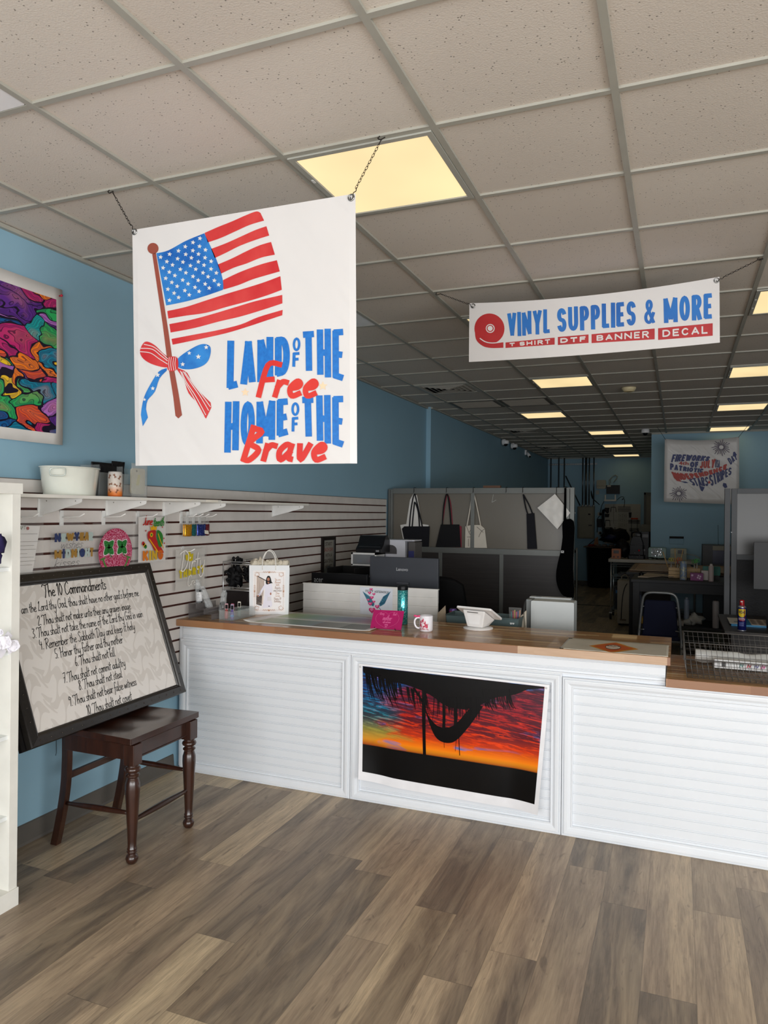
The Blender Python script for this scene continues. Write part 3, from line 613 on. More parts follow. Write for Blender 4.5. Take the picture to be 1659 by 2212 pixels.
rounddiff(0, 4, 'white square ceiling plate with round diffuser behind the edge of the patriotic banner')
rounddiff(0, -1, 'white plate with round diffuser at the top left edge of the ceiling')
cx, cy = cell(3.5, 10.45); b = B(); b.lathe([(.075, CEIL), (.075, CEIL-.012), (.06, CEIL-.035), (.05, CEIL-.04), (0.001, CEIL-.042)], cx, cy, M('#d9c9a2', .4))
b.lathe([(.052, CEIL-.0395), (.054, CEIL-.043), (.045, CEIL-.045), (.001, CEIL-.045)], cx, cy, M('#c9b88f', .4)); solo(b, 'smoke_detector', 'round cream smoke detector on the ceiling between the light rows', 'smoke detector')
def dome(p, label, hang):
    t = thing('dome_camera', label, 'security camera', p, 'white dome cameras'); x, y, z = p; b = B()
    if hang: b.lathe([(.06, z+.08), (.062, z+.03), (.058, z+.02), (.045, z+.015)], x, y, WHITE)
    else:
        b.cyl((x-.06, y, z+.05), (x, y, z+.05), .055, WHITE); b.lathe([(.02, z+.085), (.06, z+.075), (.062, z+.02), (.045, z+.015)], x, y, WHITE)
    part(b, 'housing', t); b = B(); b.ball((x, y, z+.018), .042, M('#101012', .1)); part(b, 'dome', t)
dome(Vector((.14, 12.85, CEIL-.13)), 'white dome camera high on the left wall, nearer one of two', False)
dome(Vector((.14, 13.6, CEIL-.13)), 'white dome camera high on the left wall, farther one of two', False)
dome(Vector((2.51, 12.2, CEIL-.08)), 'white dome camera on the ceiling left of the fireworks banner', True)
b = B(); b.cyl((.05, 15.1, 2.93), (.05, 15.1, 3.0), .04, WHITE); b.cyl((.09, 15.1, 2.95), (.16, 15.02, 2.86), .03, WHITE); b.box(.04, .08, 15.06, 15.14, 2.9, 2.99, WHITE)
b.cyl((.16, 15.02, 2.86), (.165, 15.01, 2.853), .022, DK); solo(b, 'bullet_camera', 'small white bullet camera on the left wall beyond the dome cameras', 'security camera')

# ------------------------------------------------------------------ slatwall
SL = M('#d3cdc8', .45); GRV = M('#46211a', .6)
b = B(); top = 1.82; y0, y1 = YF+.6, 7.5
b.box(-.0095, .0, y0, y1, .60, top, GRV)
for ya, yb in ((y0, .05), (.055, 2.49), (2.495, 4.93), (4.935, y1)):
    for k in range(16):
        z1 = top-.0762*k; z0 = z1-.0762+.0115
        b.prism([(.001, z0+.004), (.006, z0), (.010, z0+.001), (.010, z1-.001), (.006, z1), (.001, z1-.004)], ya, yb, SL, 'y')
b.box(-.0095, .011, y0, y1, top-.0005, top+.003, M('#6c655f', .5))
o = solo(b, 'slatwall_panel', 'pale grey slatted display panel with dark brown grooves along the left wall', 'slatwall')

# ------------------------------------------------------------------ poster on the left wall
b = B(); PAP = M('#dcd8d4', .35); PSY = mat_psy()
def wall(y, z, d=0.0): return (-.0095+d, y, z)
def pf(u, v): # u along y, v along z
    y = 1.55+u*1.353; bow = .012+.02*max(0, u-.9)/.1*(.3+.7*(1-v)) + .006*math.sin(3*v)
    return wall(y, 2.008+v*(.812+.0*u), bow)
b.grid(pf, 24, 10, PAP); part_t = thing('wall_poster', 'white bordered poster of swirling rainbow coloured clouds pinned to blue wall', 'poster', (0, 2.2, 2.0))
PPR = part(b, 'paper', part_t, solid=.0008)
b = B()
def pg(u, v): a = pf(.045+u*.925, .07+v*.855); return (a[0]+.0022, a[1], a[2])
b.grid(pg, 24, 10, PSY, uv=True); part(b, 'printed_picture', PPR)
b = B(); q = pf(.985, .955); b.tube([(q[0]+.002, q[1], q[2]), (q[0]+.012, q[1], q[2]), (q[0]+.016, q[1], q[2]), (q[0]+.022, q[1], q[2])], [.004, .003, .007, .005], M('#b01535', .3)); part(b, 'push_pin', part_t)

# ------------------------------------------------------------------ vinyl banners and chains
BAN = None
def mat_vinyl(name, h, wr):
    t = NT(name); p, x, y, z = t.world(); n = t.noise(p, 1.2, 2)
    t.l(t.mix(n, h, '#d9d6d4'), t.b.inputs['Base Color']); t.b.inputs['Roughness'].default_value = .38
    wv = t.noise(t.comb(t.math('MULTIPLY', t.math('SUBTRACT', x, z), 1.3), t.math('MULTIPLY', t.math('ADD', x, z), 5.0)), 1.0, 2, .5, .4)
    t.bump(wv, wr, .03); return t.m
VINYL = mat_vinyl('banner_vinyl', '#cfcbc9', .35)
def ink(h, h2, name, sc=5):
    t = NT(name); p = t.world()[0]; n = t.noise(p, sc, 5, .6)
    t.l(t.ramp(n, [(.35, h), (.65, h2)]), t.b.inputs['Base Color']); t.b.inputs['Roughness'].default_value = .38; return t.m
IR = ink('#bd1d24', '#cc3f3c', 'red_ink'); IB = ink('#0f57a8', '#2f80c8', 'blue_ink', 9); IBR = M('#8f4636', .5); IR2 = ink('#c9241c', '#d23426', 'orange_red_ink'); IB2 = ink('#1263b4', '#1d74c4', 'bright_blue_ink', 60)
CHN = M('#2b2622', .4, .8); EYE = M('#9a9a98', .25, 1.0)
def eyelet(b, p, r=.011, ax='y'):
    P = [(p[0]+r*math.cos(k*PI/8), p[1]-.002, p[2]+r*math.sin(k*PI/8)) for k in range(16)]; b.tube(P, .0032, EYE, 6, True)
def chain(p0, p1, label, grp):
    """twisted-link chain from a ceiling hook p0 down to an eyelet p1"""
    t = thing('hanging_chain', label, 'chain', p0, grp); p0, p1 = Vector(p0), Vector(p1); d = p1-p0; L = d.length; d.normalize()
    s = d.cross(Vector((0, 1, 0))).normalized(); q = d.cross(s)
    b = B(); b.tube([p0+Vector((-.012, 0, .004)), p0+Vector((-.02, 0, -.002)), p0+Vector((-.01, 0, -.009)), p0+Vector((.008, 0, -.004)), p0+d*.012, p0+d*.03], .0022, CHN, 6, smooth=3); part(b, 'ceiling_hook', t)
    b = B(); n = max(4, int((L-.06)/.0125)); st = (L-.065)/n
    for k in range(n):
        c = p0+d*(.03+st*(k+.5)); a, e = (s, q) if k % 2 else (q, s)
        b.tube([c+d*(st*.62*math.cos(u*PI/4))+a*(.0042*math.sin(u*PI/4)) for u in range(8)], .0011, CHN, 4, True)
    part(b, 'links', t)
    b = B(); e0 = p0+d*(L-.035); b.tube([e0-d*.004, e0+s*.006+d*.008, e0+d*.018, p1+Vector((.006*(1 if d.x < 0 else -1), 0, -.006)), p1+Vector((0, -.006, -.008)), p1+Vector((0, -.004, 0))], .0016, CHN, 6, smooth=4); part(b, 'end_hook', t)
Y1 = 2.42
def pz(X, Y, oy=680, d=.0015):
    px, py = zf(X, Y, 270, oy, 3.1904); p = aty(px, py, Y1); return (p.x, Y1-d, p.z)
f2 = lambda a, b_: pz(a, b_, 400); f3 = lambda a, b_: pz(a, b_, 680)
t = thing('vinyl_banner', 'square white banner with a flag, a bow and the words Land of the Free', 'banner', (1.4, Y1, 1.85))
b = B(); c = [aty(*q, Y1) for q in ((286, 497), (768, 418), (770, 1001), (291, 1006))]
def bf(u, v):
    p = c[3].lerp(c[2], u).lerp(c[0].lerp(c[1], u), v); e = min(u, 1-u)
    return (p.x, Y1+.0012*math.sin(9*v)*0+ (.006*(1-e/.03)**2 if e < .03 else 0)*(1-v), p.z)
b.grid(bf, 40, 20, VINYL, False)
SHT = part(b, 'sheet', t, solid=.0006)
b = B()
# flag
b.flat(cr([(218, 470), (300, 450), (420, 385), (548, 332)], 5)+cr([(548, 332), (590, 420), (630, 510), (665, 610), (680, 690), (676, 722)], 4)[1:]+cr([(676, 722), (560, 762), (430, 800), (285, 830)], 4)[1:], f2, IB)
stripes = [([(550, 330), (640, 290), (740, 250), (830, 210), (905, 182), (935, 192)], [(960, 245), (860, 275), (760, 320), (660, 365), (572, 395)]),
 ([(595, 440), (700, 400), (800, 355), (900, 310), (976, 284)], [(995, 348), (900, 378), (790, 420), (700, 465), (620, 503)]),
 ([(640, 548), (740, 505), (840, 455), (930, 415), (1008, 392)], [(1034, 480), (940, 500), (840, 540), (750, 570), (664, 610)]),
 ([(677, 655), (770, 610), (870, 570), (960, 540), (1048, 518)], [(1068, 595), (980, 620), (880, 650), (780, 690), (680, 720)]),
 ([(293, 868), (420, 840), (560, 795), (700, 750), (850, 705), (960, 670), (1072, 628)], [(1082, 722), (980, 760), (850, 800), (700, 840), (560, 880), (420, 900), (300, 920)]),
 ([(307, 958), (450, 930), (600, 890), (750, 845), (900, 800), (1085, 757)], [(1086, 815), (950, 860), (800, 905), (650, 940), (480, 985), (316, 1016)]),
 ([(322, 1060), (480, 1030), (640, 1000), (800, 960), (920, 910), (1088, 860)], [(1085, 897), (1000, 925), (850, 975), (700, 1020), (500, 1065), (330, 1100)])]
for a, e in stripes: b.flat(cr(a, 4)+cr(e, 4), f2, IR)
stars = [(519,368),(471,396),(418,425),(371,454),(310,477),(248,497),(516,423),(470,452),(421,478),(365,508),(291,528),(557,447),(509,476),(460,502),(402,531),(330,551),(265,571),(554,501),(508,529),(453,556),(384,581),(308,600),(596,526),(547,552),(490,580),(422,605),(346,624),(283,643),(595,579),(540,605),(471,630),(400,655),(325,671),(632,606),(575,632),(507,657),(437,681),(362,698),(298,718),(618,658),(555,682),(485,705),(415,727),(341,745),(648,687),(583,710),(513,733),(445,757),(372,775),(309,794)]
f2b = lambda a, b_: pz(a, b_, 400, .0022); f3b = lambda a, b_: pz(a, b_, 680, .0022); f3c = lambda a, b_: pz(a, b_, 680, .003)
INKW = M('#d4d1cf', .4)
for x, y in stars: b.star(x, y, 17, f2b, INKW, PI+.15)
b.flat([(190, 476), (215, 468), (300, 1000), (330, 1210), (372, 1440), (395, 1585), (370, 1608), (350, 1590), (335, 1460), (290, 1180), (262, 960)], f2b, IBR)
b.disc(195, 437, 38, f2b, IBR)
b.flat(cr([(105, 250), (140, 187), (200, 205), (260, 262), (300, 300), (298, 362), (200, 345), (130, 305)], 4, True), f3b, IR)
b.flat(cr([(365, 305), (450, 240), (530, 203), (585, 215), (592, 265), (570, 325), (520, 360), (440, 377), (370, 362)], 4, True), f3b, IB)
b.flat(cr([(290, 368), (235, 392), (180, 475), (135, 565), (116, 650)], 3)+[(112, 690), (125, 768), (160, 708)]+cr([(147, 650), (158, 590), (208, 530), (240, 440), (290, 385)], 3), f3b, IB)
b.flat(cr([(365, 368), (430, 400), (470, 480), (540, 555), (592, 605)], 3)+[(597, 640), (560, 716)]+cr([(540, 690), (500, 610), (440, 540), (408, 450), (362, 380)], 3), f3b, IR)
for P in ([(112, 232), (190, 238), (250, 282), (296, 318)], [(108, 255), (180, 265), (240, 305), (296, 340)], [(135, 205), (200, 222), (255, 265), (297, 303)], [(395, 395), (430, 470), (490, 560), (560, 690)], [(405, 392), (450, 460), (520, 560), (580, 660)], [(385, 388), (420, 470), (480, 575), (548, 700)], [(415, 395), (460, 460), (530, 550), (592, 635)]): b.ribbon(cr(P, 5), 5, f3c, INKW)
b.flat(cr([(295, 302), (330, 288), (365, 300), (368, 368), (330, 390), (297, 376)], 3, True), f3c, IR)
f3d = lambda a, b_: pz(a, b_, 680, .0036)
for x in (308, 322, 338, 352): b.ribbon(cr([(x+2, 295), (x-3, 340), (x+3, 384)], 4), 3.5, f3d, INKW)
for x, y, r in ((446, 265, 15), (509, 290, 19), (401, 342, 17), (563, 225, 17), (228, 415, 18), (195, 508, 16), (138, 585, 12)): b.star(x, y, r, f3c, INKW, PI)
def warp(tl, tr, br, bl, fn):
    return lambda s, v: fn(*(tuple((bl[k]*(1-s)+br[k]*s)*(1-v)+(tl[k]*(1-s)+tr[k]*s)*v for k in (0, 1))))
for s_, q_ in (('LAND', ((708, 190), (1138, 150), (1140, 400), (702, 520))), ('THE', ((1220, 125), (1514, 96), (1514, 462), (1225, 360))), ('HOME', ((692, 610), (1132, 582), (1132, 818), (686, 948))), ('THE', ((1214, 573), (1514, 558), (1514, 920), (1222, 812)))): b.block(s_, q_, f3b, IB2, .45, .11)
for s_, q_ in (('O', ((1158, 160), (1212, 158), (1210, 250), (1158, 252))), ('F', ((1158, 262), (1208, 258), (1205, 352), (1155, 356))), ('O', ((1148, 606), (1204, 604), (1204, 695), (1148, 698))), ('F', ((1152, 708), (1200, 704), (1198, 798), (1150, 802)))): b.block(s_, q_, f3b, IB2, .32)
def scr(word, x, y, h, w_, sx, sl, sp): b.hand(word, lambda a, e: f3c(a, y*0+(-e)), h, w_, IR2, x, -y, sl, 'l', sx, sp, 5)
scr('Free', 908, 560, 220, 38, 1.22, .30, .09); scr('Brave', 805, 1000, 228, 40, 1.22, .27, .10)
TAN = M('#e6c8a6', .4)
b.star(830, 535, 30, f3b, TAN, PI); b.star(1365, 491, 33, f3b, TAN, PI)
part(b, 'printed_artwork', SHT)
b = B(); e1 = aty(291, 501, Y1); e2 = aty(759, 427, Y1); eyelet(b, e1); part(b, 'eyelet', SHT); b = B(); eyelet(b, e2); part(b, 'eyelet', SHT)
h1 = atz(235, 407, CEIL-.01); h2 = atz(826, 292, CEIL-.01)
chain((h1.x, Y1, CEIL-.012), (e1.x, Y1-.003, e1.z), 'chain at the left corner of the patriotic banner', 'chains of the patriotic banner'); chain((h2.x, Y1, CEIL-.012), (e2.x, Y1-.003, e2.z), 'chain in front of the large lit panel, holding the patriotic banner', 'chains of the patriotic banner')

# long shop banner
Y2 = 4.27
def g4(X, Y, d=.0015):
    px, py = zf(X, Y, 900, 540, 2.1858); p = aty(px, py, Y2); return (p.x, Y2-d, p.z)
t = thing('vinyl_banner', 'long white banner reading vinyl supplies and more, in blue and red', 'banner', (2.5, Y2, 2.58))
b = B(); c2 = [aty(*q, Y2) for q in ((1014, 655), (1554, 598), (1555, 740), (1013, 782))]
def bg(u, v):
    p = c2[3].lerp(c2[2], u).lerp(c2[0].lerp(c2[1], u), v); sag = .028*4*u*(1-u)
    return (p.x, Y2, p.z-sag*(.35+.65*v))
b.grid(bg, 40, 8, VINYL, False); SHT = part(b, 'sheet', t, solid=.0006)
b = B(); IDR = ink('#a51c22', '#b52a2c', 'dark_red_ink'); IBB = ink('#1b5fae', '#2372bf', 'banner_blue_ink', 3); f4 = lambda a, e: g4(a, e); f4b = lambda a, e: g4(a, e, .0025); f4c = lambda a, e: g4(a, e, .0035)
def tl4(x): return 302+(x-428)*(205-302)/970
def bl4(x): return 408+(x-435)*(322-408)/963
for s, x0, x1 in (('VINYL', 428, 632), ('SUPPLIES', 662, 1035), ('&', 1072, 1126), ('MORE', 1165, 1398)):
    b.block(s, ((x0, tl4(x0)), (x1, tl4(x1)), (x1, bl4(x1)), (x0+3, bl4(x0))), f4, IBB, .42 if s != '&' else .30, .16)
for s, x0, x1, a0, a1, e0, e1_ in (('T SHIRT', 420, 652, 437, 414, 463, 447), ('DTF', 667, 812, 411, 399, 449, 439), ('BANNER', 826, 1124, 398, 371, 440, 422), ('DECAL', 1140, 1398, 370, 346, 425, 405)):
    b.flat([(x0, a0), (x0, e0), (x1, e1_), (x1, a1)], f4, IDR)
    lx, rx = x0+(x1-x0)*.08, x1-(x1-x0)*.09; m = lambda x, q, w_: q+(w_-q)*(x-x0)/(x1-x0)
    hh = (e0-a0)
    cx0 = lx
    for wd in s.split(' '):
        n_ = sum(BK[c][0]+.3 for c in wd)-.3; tot_ = sum(BK[c][0]+.3 if c != ' ' else .5 for c in s)-.3; cx1 = cx0+(rx-lx)*n_/tot_
        b.block(wd, ((cx0, m(cx0, a0, a1)+hh*.20), (cx1, m(cx1, a0, a1)+hh*.20), (cx1, m(cx1, e0, e1_)-hh*.22), (cx0, m(cx0, e0, e1_)-hh*.22)), f4b, INKW, .20, .3); cx0 = cx1+(rx-lx)*.8/tot_
b.disc(344, 372, 71, f4, IDR, 72, 40); b.flat(cr([(275, 360), (280, 420), (310, 452), (350, 463), (410, 462)], 4)+[(410, 436), (360, 440), (320, 420)], lambda a, e: g4(a, e, .0019), IDR)
b.ribbon(cr([(300, 418), (325, 434), (360, 440), (410, 434)], 5), 4.5, f4c, INKW)
b.disc(348, 371, 21, f4b, INKW); b.disc(348, 371, 16.5, f4c, IDR); b.disc(348, 371, 12, lambda a, e: g4(a, e, .0045), M('#d9d6d4', .4))
part(b, 'printed_artwork', SHT)
b = B(); e1 = aty(1022, 661, Y2); e2 = aty(1548, 606, Y2); eyelet(b, e1, .012); part(b, 'eyelet', SHT); b = B(); eyelet(b, e2, .012); part(b, 'eyelet', SHT)
chain((1.634, Y2, CEIL-.012), (e1.x, Y2-.003, e1.z), 'left chain of the long shop banner', 'chains of the shop banner'); chain((3.40, Y2, CEIL-.012), (e2.x, Y2-.003, e2.z), 'right chain of the long shop banner', 'chains of the shop banner')

# fireworks banner far back
Y3 = 11.9
def g6(X, Y, d=.004):
    px, py = zf(X, Y, 1200, 960, 3.6144); p = aty(px, py, Y3); return (p.x, Y3-d, p.z)
t = thing('vinyl_banner', 'white banner with fireworks and a word map of the country, hung before a blue wall', 'banner', (3.25, Y3, 1.87))
b = B(); c3 = [aty(*q, Y3) for q in ((1436, 948), (1597, 943), (1597, 1090), (1434, 1084))]
def bh(u, v):
    p = c3[3].lerp(c3[2], u).lerp(c3[0].lerp(c3[1], u), v); return (p.x, Y3+.01+.03*math.sin(u*PI)*v, p.z-.035*math.sin(u*PI)*v)
b.grid(bh, 20, 12, mat_vinyl('banner_vinyl_satin', '#d8d2cc', .6)); SHT = part(b, 'sheet', t, solid=.001)
b = B(); NV = M('#26336e', .5); RD = M('#b8372c', .5); f6 = lambda a, e: g6(a, e)
for s, q, mt in (('FIREWORKS', ((918, 78), (1212, 98), (1192, 128), (902, 138)), NV), ('4th', ((962, 132), (1040, 134), (1040, 162), (962, 160)), RD), ('OF', ((1052, 136), (1118, 136), (1116, 180), (1050, 178)), NV), ('JULY', ((1130, 140), (1252, 112), (1240, 182), (1126, 186)), RD),
    ('USA', ((1248, 120), (1284, 122), (1282, 182), (1246, 180)), NV), ('PATRIOTIC', ((895, 142), (1160, 190), (1150, 222), (895, 200)), NV), ('INDEPENDENCE', ((902, 210), (1342, 150), (1334, 192), (950, 286)), RD), ('DAY', ((1340, 112), (1408, 70), (1420, 112), (1368, 160)), NV),
    ('STARS', ((1035, 268), (1192, 252), (1192, 326), (1075, 320)), NV), ('&', ((1190, 285), (1210, 283), (1210, 305), (1190, 306)), RD), ('STRIPES', ((1196, 240), (1375, 178), (1372, 232), (1215, 330)), NV)):
    (b.block(s, q, f6, mt, .40, .14, {'INDEPENDENCE': (40, 14), 'PATRIOTIC': (10, 0), 'FIREWORKS': (-6, -4)}.get(s, (0, 0))) if s != '4th' else b.text(s, warp(*q, f6), mt, .02))
b.flat([(905, 212), (925, 262), (950, 286), (985, 292), (960, 262), (940, 225)], f6, RD); b.flat([(1310, 300), (1332, 305), (1342, 335), (1322, 342), (1305, 322)], f6, NV); b.flat([(1120, 320), (1165, 335), (1148, 368), (1135, 360)], f6, NV); b.flat([(1388, 60), (1400, 56), (1416, 82), (1404, 92), (1384, 96)], f6, NV); b.flat([(975, 288), (1018, 290), (1040, 300), (1010, 302)], f6, NV)
for cx, cy, r0, r1, k0 in ((1295, 22, 20, 75, 22), (962, 383, 18, 72, 22)):
    for k in range(k0):
        a = k*2*PI/k0; q = r1*(.75+.25*((k*7) % 3)/2)
        b.ribbon(cr([(cx+r0*math.cos(a), cy+r0*.85*math.sin(a)), (cx+.6*q*math.cos(a+.06), cy+.5*q*math.sin(a+.06)), (cx+q*math.cos(a+.02), cy+.85*q*math.sin(a+.02)+4)], 3), 4.5, f6, M('#4a3a58', .5) if k % 3 else M('#3b2f45', .5))
part(b, 'printed_artwork', SHT)
b = B(); p = bh(0.01, .99); b.tube([(p[0], Y3, p[2]), (p[0]-.12, Y3, CEIL-.006)], .003, DK, 5); part(b, 'hanging_cord', t); b = B(); p = bh(.99, .99); b.tube([(p[0], Y3, p[2]), (p[0]+.14, Y3, CEIL-.006)], .003, DK, 5); part(b, 'hanging_cord', t)
# ------------------------------------------------------------------ shelf on the slatwall
SW = M('#dedbd4', .35); BR = M('#e2e2e0', .4); SH = 1.742
b = B(); b.box(.012, .295, 2.30, 3.94, SH-.016, SH, SW); solo(b, 'shelf_board', 'white shelf board over the peg hooks, carrying the white tub', 'shelf', 'white shelf boards', bev=.001)
b = B(); b.box(.012, .295, 3.945, 5.13, SH-.020, SH-.004, SW); solo(b, 'shelf_board', 'empty white shelf board reaching on over the worktop', 'shelf', 'white shelf boards', bev=.001)
def bracket(y, dz, label):
    t = thing('shelf_bracket', label, 'shelf bracket', (.012, y, SH-.09), 'white shelf brackets'); z = SH-.0165-dz
    b = B(); o = [(.012, z-.085), (.022, z-.085), (.27, z-.024), (.284, z-.018), (.288, z-.008), (.285, z), (.012, z)]
    b.prism(o, y-.0025, y+.0025, BR, 'y'); b.box(.012, .285, y-.010, y+.010, z-.0015, z, BR); part(b, 'arm', t)
    b = B(); b.box(.0105, .016, y-.014, y+.014, z-.09, z, BR); b.box(-.004, .012, y-.012, y+.012, SH-.076-.0035, SH-.076+.002, BR); part(b, 'mounting_plate', t)
    for x in (.06, .25): b = B(); b.cyl((x, y-.0035, z-.011), (x, y+.0035, z-.011), .003, M('#77756f', .4, .6), n=8); part(b, 'screw', t)
bracket(2.77, 0, 'white shelf bracket below the white tub')
bracket(3.24, 0, 'white shelf bracket below the clear display stand')
bracket(3.73, 0, 'white shelf bracket before the joint of the two boards, nearer one')
bracket(4.0, .004, 'white shelf bracket just past the joint of the two boards')
bracket(5.06, .004, 'white shelf bracket at the far end of the shelf')
b = B(); b.box(.2955, .2965, 3.78, 3.9, SH-.014, SH-.002, M('#efe9dc', .3)); b.box(.27, .2965, 3.78, 3.9, SH-.0005, SH+.0005, M('#efe9dc', .3)); solo(b, 'label_strip', 'small cream label strip on the shelf edge near the joint', 'label')
# white oval tub
t = thing('metal_tub', 'white oval metal tub with a wire side handle on the shelf', 'tub', (.15, 2.83, SH)); TW = M('#e3e6dc', .18, coat=.6)
b = B(); b.lathe([(.001, SH), (.140, SH), (.143, SH+.004), (.163, SH+.138), (.168, SH+.143), (.170, SH+.139), (.165, SH+.136), (.160, SH+.138), (.138, SH+.006), (.001, SH+.005)], .15, 2.83, TW, 40, .74, .96); part(b, 'body', t)
b = B(); hc = Vector((.222, 2.683, SH+.112)); ht = Vector((.83, .55, 0)); ho = Vector((.55, -.83, 0))
b.tube([hc+ht*q[0]+Vector((0, 0, q[1]))+ho*(.006-q[1]*.15) for q in ((-.030, .017), (-.036, 0), (-.030, -.017), (0, -.019), (.030, -.017), (.036, 0), (.030, .017), (0, .019))], .003, M('#c9d2cc', .3, .5), 6, True, smooth=3)
part(b, 'handle', t)
# acrylic stand with pouches
ACR = mat_glass('#e8f0f0', .04); PCH = mat_glass('#cfd2d0', .22, .15)
b = B(); d = .003
for x0, x1, y0, y1 in ((.03, .033, 3.02, 3.37), (.155, .158, 3.02, 3.37), (.03, .158, 3.02, 3.023), (.03, .158, 3.367, 3.37), (.03, .158, 3.195, 3.198)): b.box(x0, x1, y0, y1, SH, SH+(.17 if x0 < .1 else .13), ACR)
b.box(.03, .158, 3.02, 3.37, SH, SH+.003, ACR); solo(b, 'acrylic_display_box', 'clear divided acrylic display box on the shelf holding pouches', 'display box')
BLK = M('#1a1a1c', .35, bump=.4, bscale=18)
def pouch(y, x, w_, h_, mat, lean=.0, th=.012):
    bb = B()
    def fn(u, v): return (x+th*math.sin(PI*min(1, v*1.0))*math.sin(PI*u)+lean*v+.004*mnoise.noise(Vector((u*7, v*7, y*9))), y+w_*(u-.5), SH+.004+h_*v)
    bb.grid(fn, 12, 14, mat); return bb
for k, (y, x, w_, h_, l) in enumerate(((3.115, .075, .15, .185, 'black pouch with crumpled shiny top in the display box, nearer one'), (3.135, .105, .13, .17, 'black pouch behind the frosted tumbler'), (3.26, .06, .10, .20, 'black pouch behind the pale phone case bag'))):
    bb = pouch(y, x, w_, h_, BLK, .01); solo(bb, 'black_pouch', l, 'pouch', 'black pouches in the display box', solid=.002)
t = thing('phone_case_bag', 'clear bag with a cream phone case standing in the display box', 'packaged phone case', (.185, 3.30, SH)); b = B(); CRM = M('#d8d1bd', .5)
b.rbox(.178, .188, 3.235, 3.345, SH+.02, SH+.165, CRM, .015, 'x'); b.disc(3.275, SH+.15, .006, lambda a, e: (.1885, a, e), DK); b.flat([(3.27, SH+.07), (3.285, SH+.13), (3.305, SH+.13), (3.295, SH+.07)], lambda a, e: (.1887, a, e), M('#d9cf8a', .5)); part(b, 'case', t)
b = B(); b.grid(lambda u, v: (.194+.006*math.sin(PI*v)*math.sin(PI*u)+.003*mnoise.noise(Vector((u*8, v*8, 3))), 3.225+.13*u, SH+.002+.19*v), 12, 14, PCH); part(b, 'clear_bag', t, solid=.001)
# tumbler with leaf print
t = thing('frosted_tumbler', 'frosted glass tumbler fading to orange with brown leaf print', 'tumbler', (.235, 3.055, SH))
def mat_tumbler():
    q = NT('frosted_orange_glass'); p, x, y, z = q.coords(); c = q.ramp(q.math('MULTIPLY', z, 7.4), [(.0, '#d2611a'), (.16, '#d9803a'), (.42, '#cfc4b8'), (1, '#c5c2bf')])
    q.l(c, q.b.inputs['Base Color']); q.b.inputs['Roughness'].default_value = .45; return q.m
b = B(); tz = SH+.001; b.lathe([(.001, tz), (.034, tz), (.037, tz+.006), (.0375, tz+.06), (.037, tz+.118), (.034, tz+.128), (.033, tz+.132), (.031, tz+.13), (.033, tz+.11), (.034, tz+.01), (.001, tz+.006)], .235, 3.055, mat_tumbler(), 30); part(b, 'glass_body', t)
b = B(); LB = M('#7c4a2c', .6)
def cyl_map(cx, cy, r, a0): return lambda a, e: (cx+r*math.cos(a0+a/r), cy+r*math.sin(a0+a/r), e)
f = cyl_map(.235, 3.055, .0382, -.9)
for k, (u, v, r) in enumerate(((-.028, .105, .4), (.0, .108, -.5), (.026, .1, .6), (-.022, .065, 1.4), (.006, .06, -1.0), (.03, .062, .3), (-.026, .03, -.6), (.012, .028, .5))):
    for q in (-.5, 0, .5):
        a = r+q; b.ribbon([(u-.011*math.sin(a), tz+v-.011*math.cos(a)), (u+.002*q, tz+v), (u+.011*math.sin(a), tz+v+.011*math.cos(a))], .0028, f, LB)
part(b, 'leaf_print', t)

# ------------------------------------------------------------------ peg hooks and bags
PEG = M('#f0efec', .3)
def peg(y, z, L, label):
    t = thing('peg_hook', label, 'peg hook', (.01, y, z), 'white slatwall peg hooks')
    b = B(); b.box(.0105, .016, y-.012, y+.012, z-.045, z+.035, BR); b.box(-.004, .014, y-.012, y+.012, z+.028, z+.034, BR); part(b, 'back_plate', t)
    b = B(); b.tube([(.014, y, z-.002), (.05, y, z), (L-.035, y, z+.004), (L, y, z+.020)], .0030, PEG, 8); part(b, 'prong', t)
pegs = [(2.62, 1.632, .17, 'white peg hook holding the printed sheet in a sleeve'), (2.91, 1.632, .17, 'white peg hook holding the New Year transfer'), (3.21, 1.632, .17, 'white peg hook holding the clover transfer'), (3.49, 1.632, .16, 'white peg hook holding the King transfer'),
        (3.90, 1.632, .14, 'white peg hook holding the yellow glitter packets'), (3.965, 1.632, .14, 'white peg hook holding the teal glitter packet'), (4.03, 1.632, .14, 'white peg hook holding the blue glitter packet'), (4.10, 1.632, .15, 'white peg hook holding the red glitter packet'), (3.92, 1.405, .11, 'lower white peg hook holding the Dirty Thirty transfer')]
for p in pegs: peg(*p)
SLV = mat_glass('#d5d5d3', .07, .10)
def sleeve(bb, x, y0, y1, z0, z1, mat, wob=.004, seed=0):
    bb.grid(lambda u, v: (x+wob*mnoise.noise(Vector((u*4, v*5, seed)))+.004*math.sin(PI*u), y0+(y1-y0)*u, z0+(z1-z0)*v), 14, 16, mat)
def hang(name, label, cat, y0, y1, z0, z1, x=.06, seed=0, grp=None):
    t = thing(name, label, cat, (x, (y0+y1)/2, z0), grp); b = B(); sleeve(b, x, y0, y1, z0, z1, SLV, .004, seed); part(b, 'clear_sleeve', t); return t
XP = .05
fy = lambda d=0.0: (lambda a, e: (XP+d, a, e))
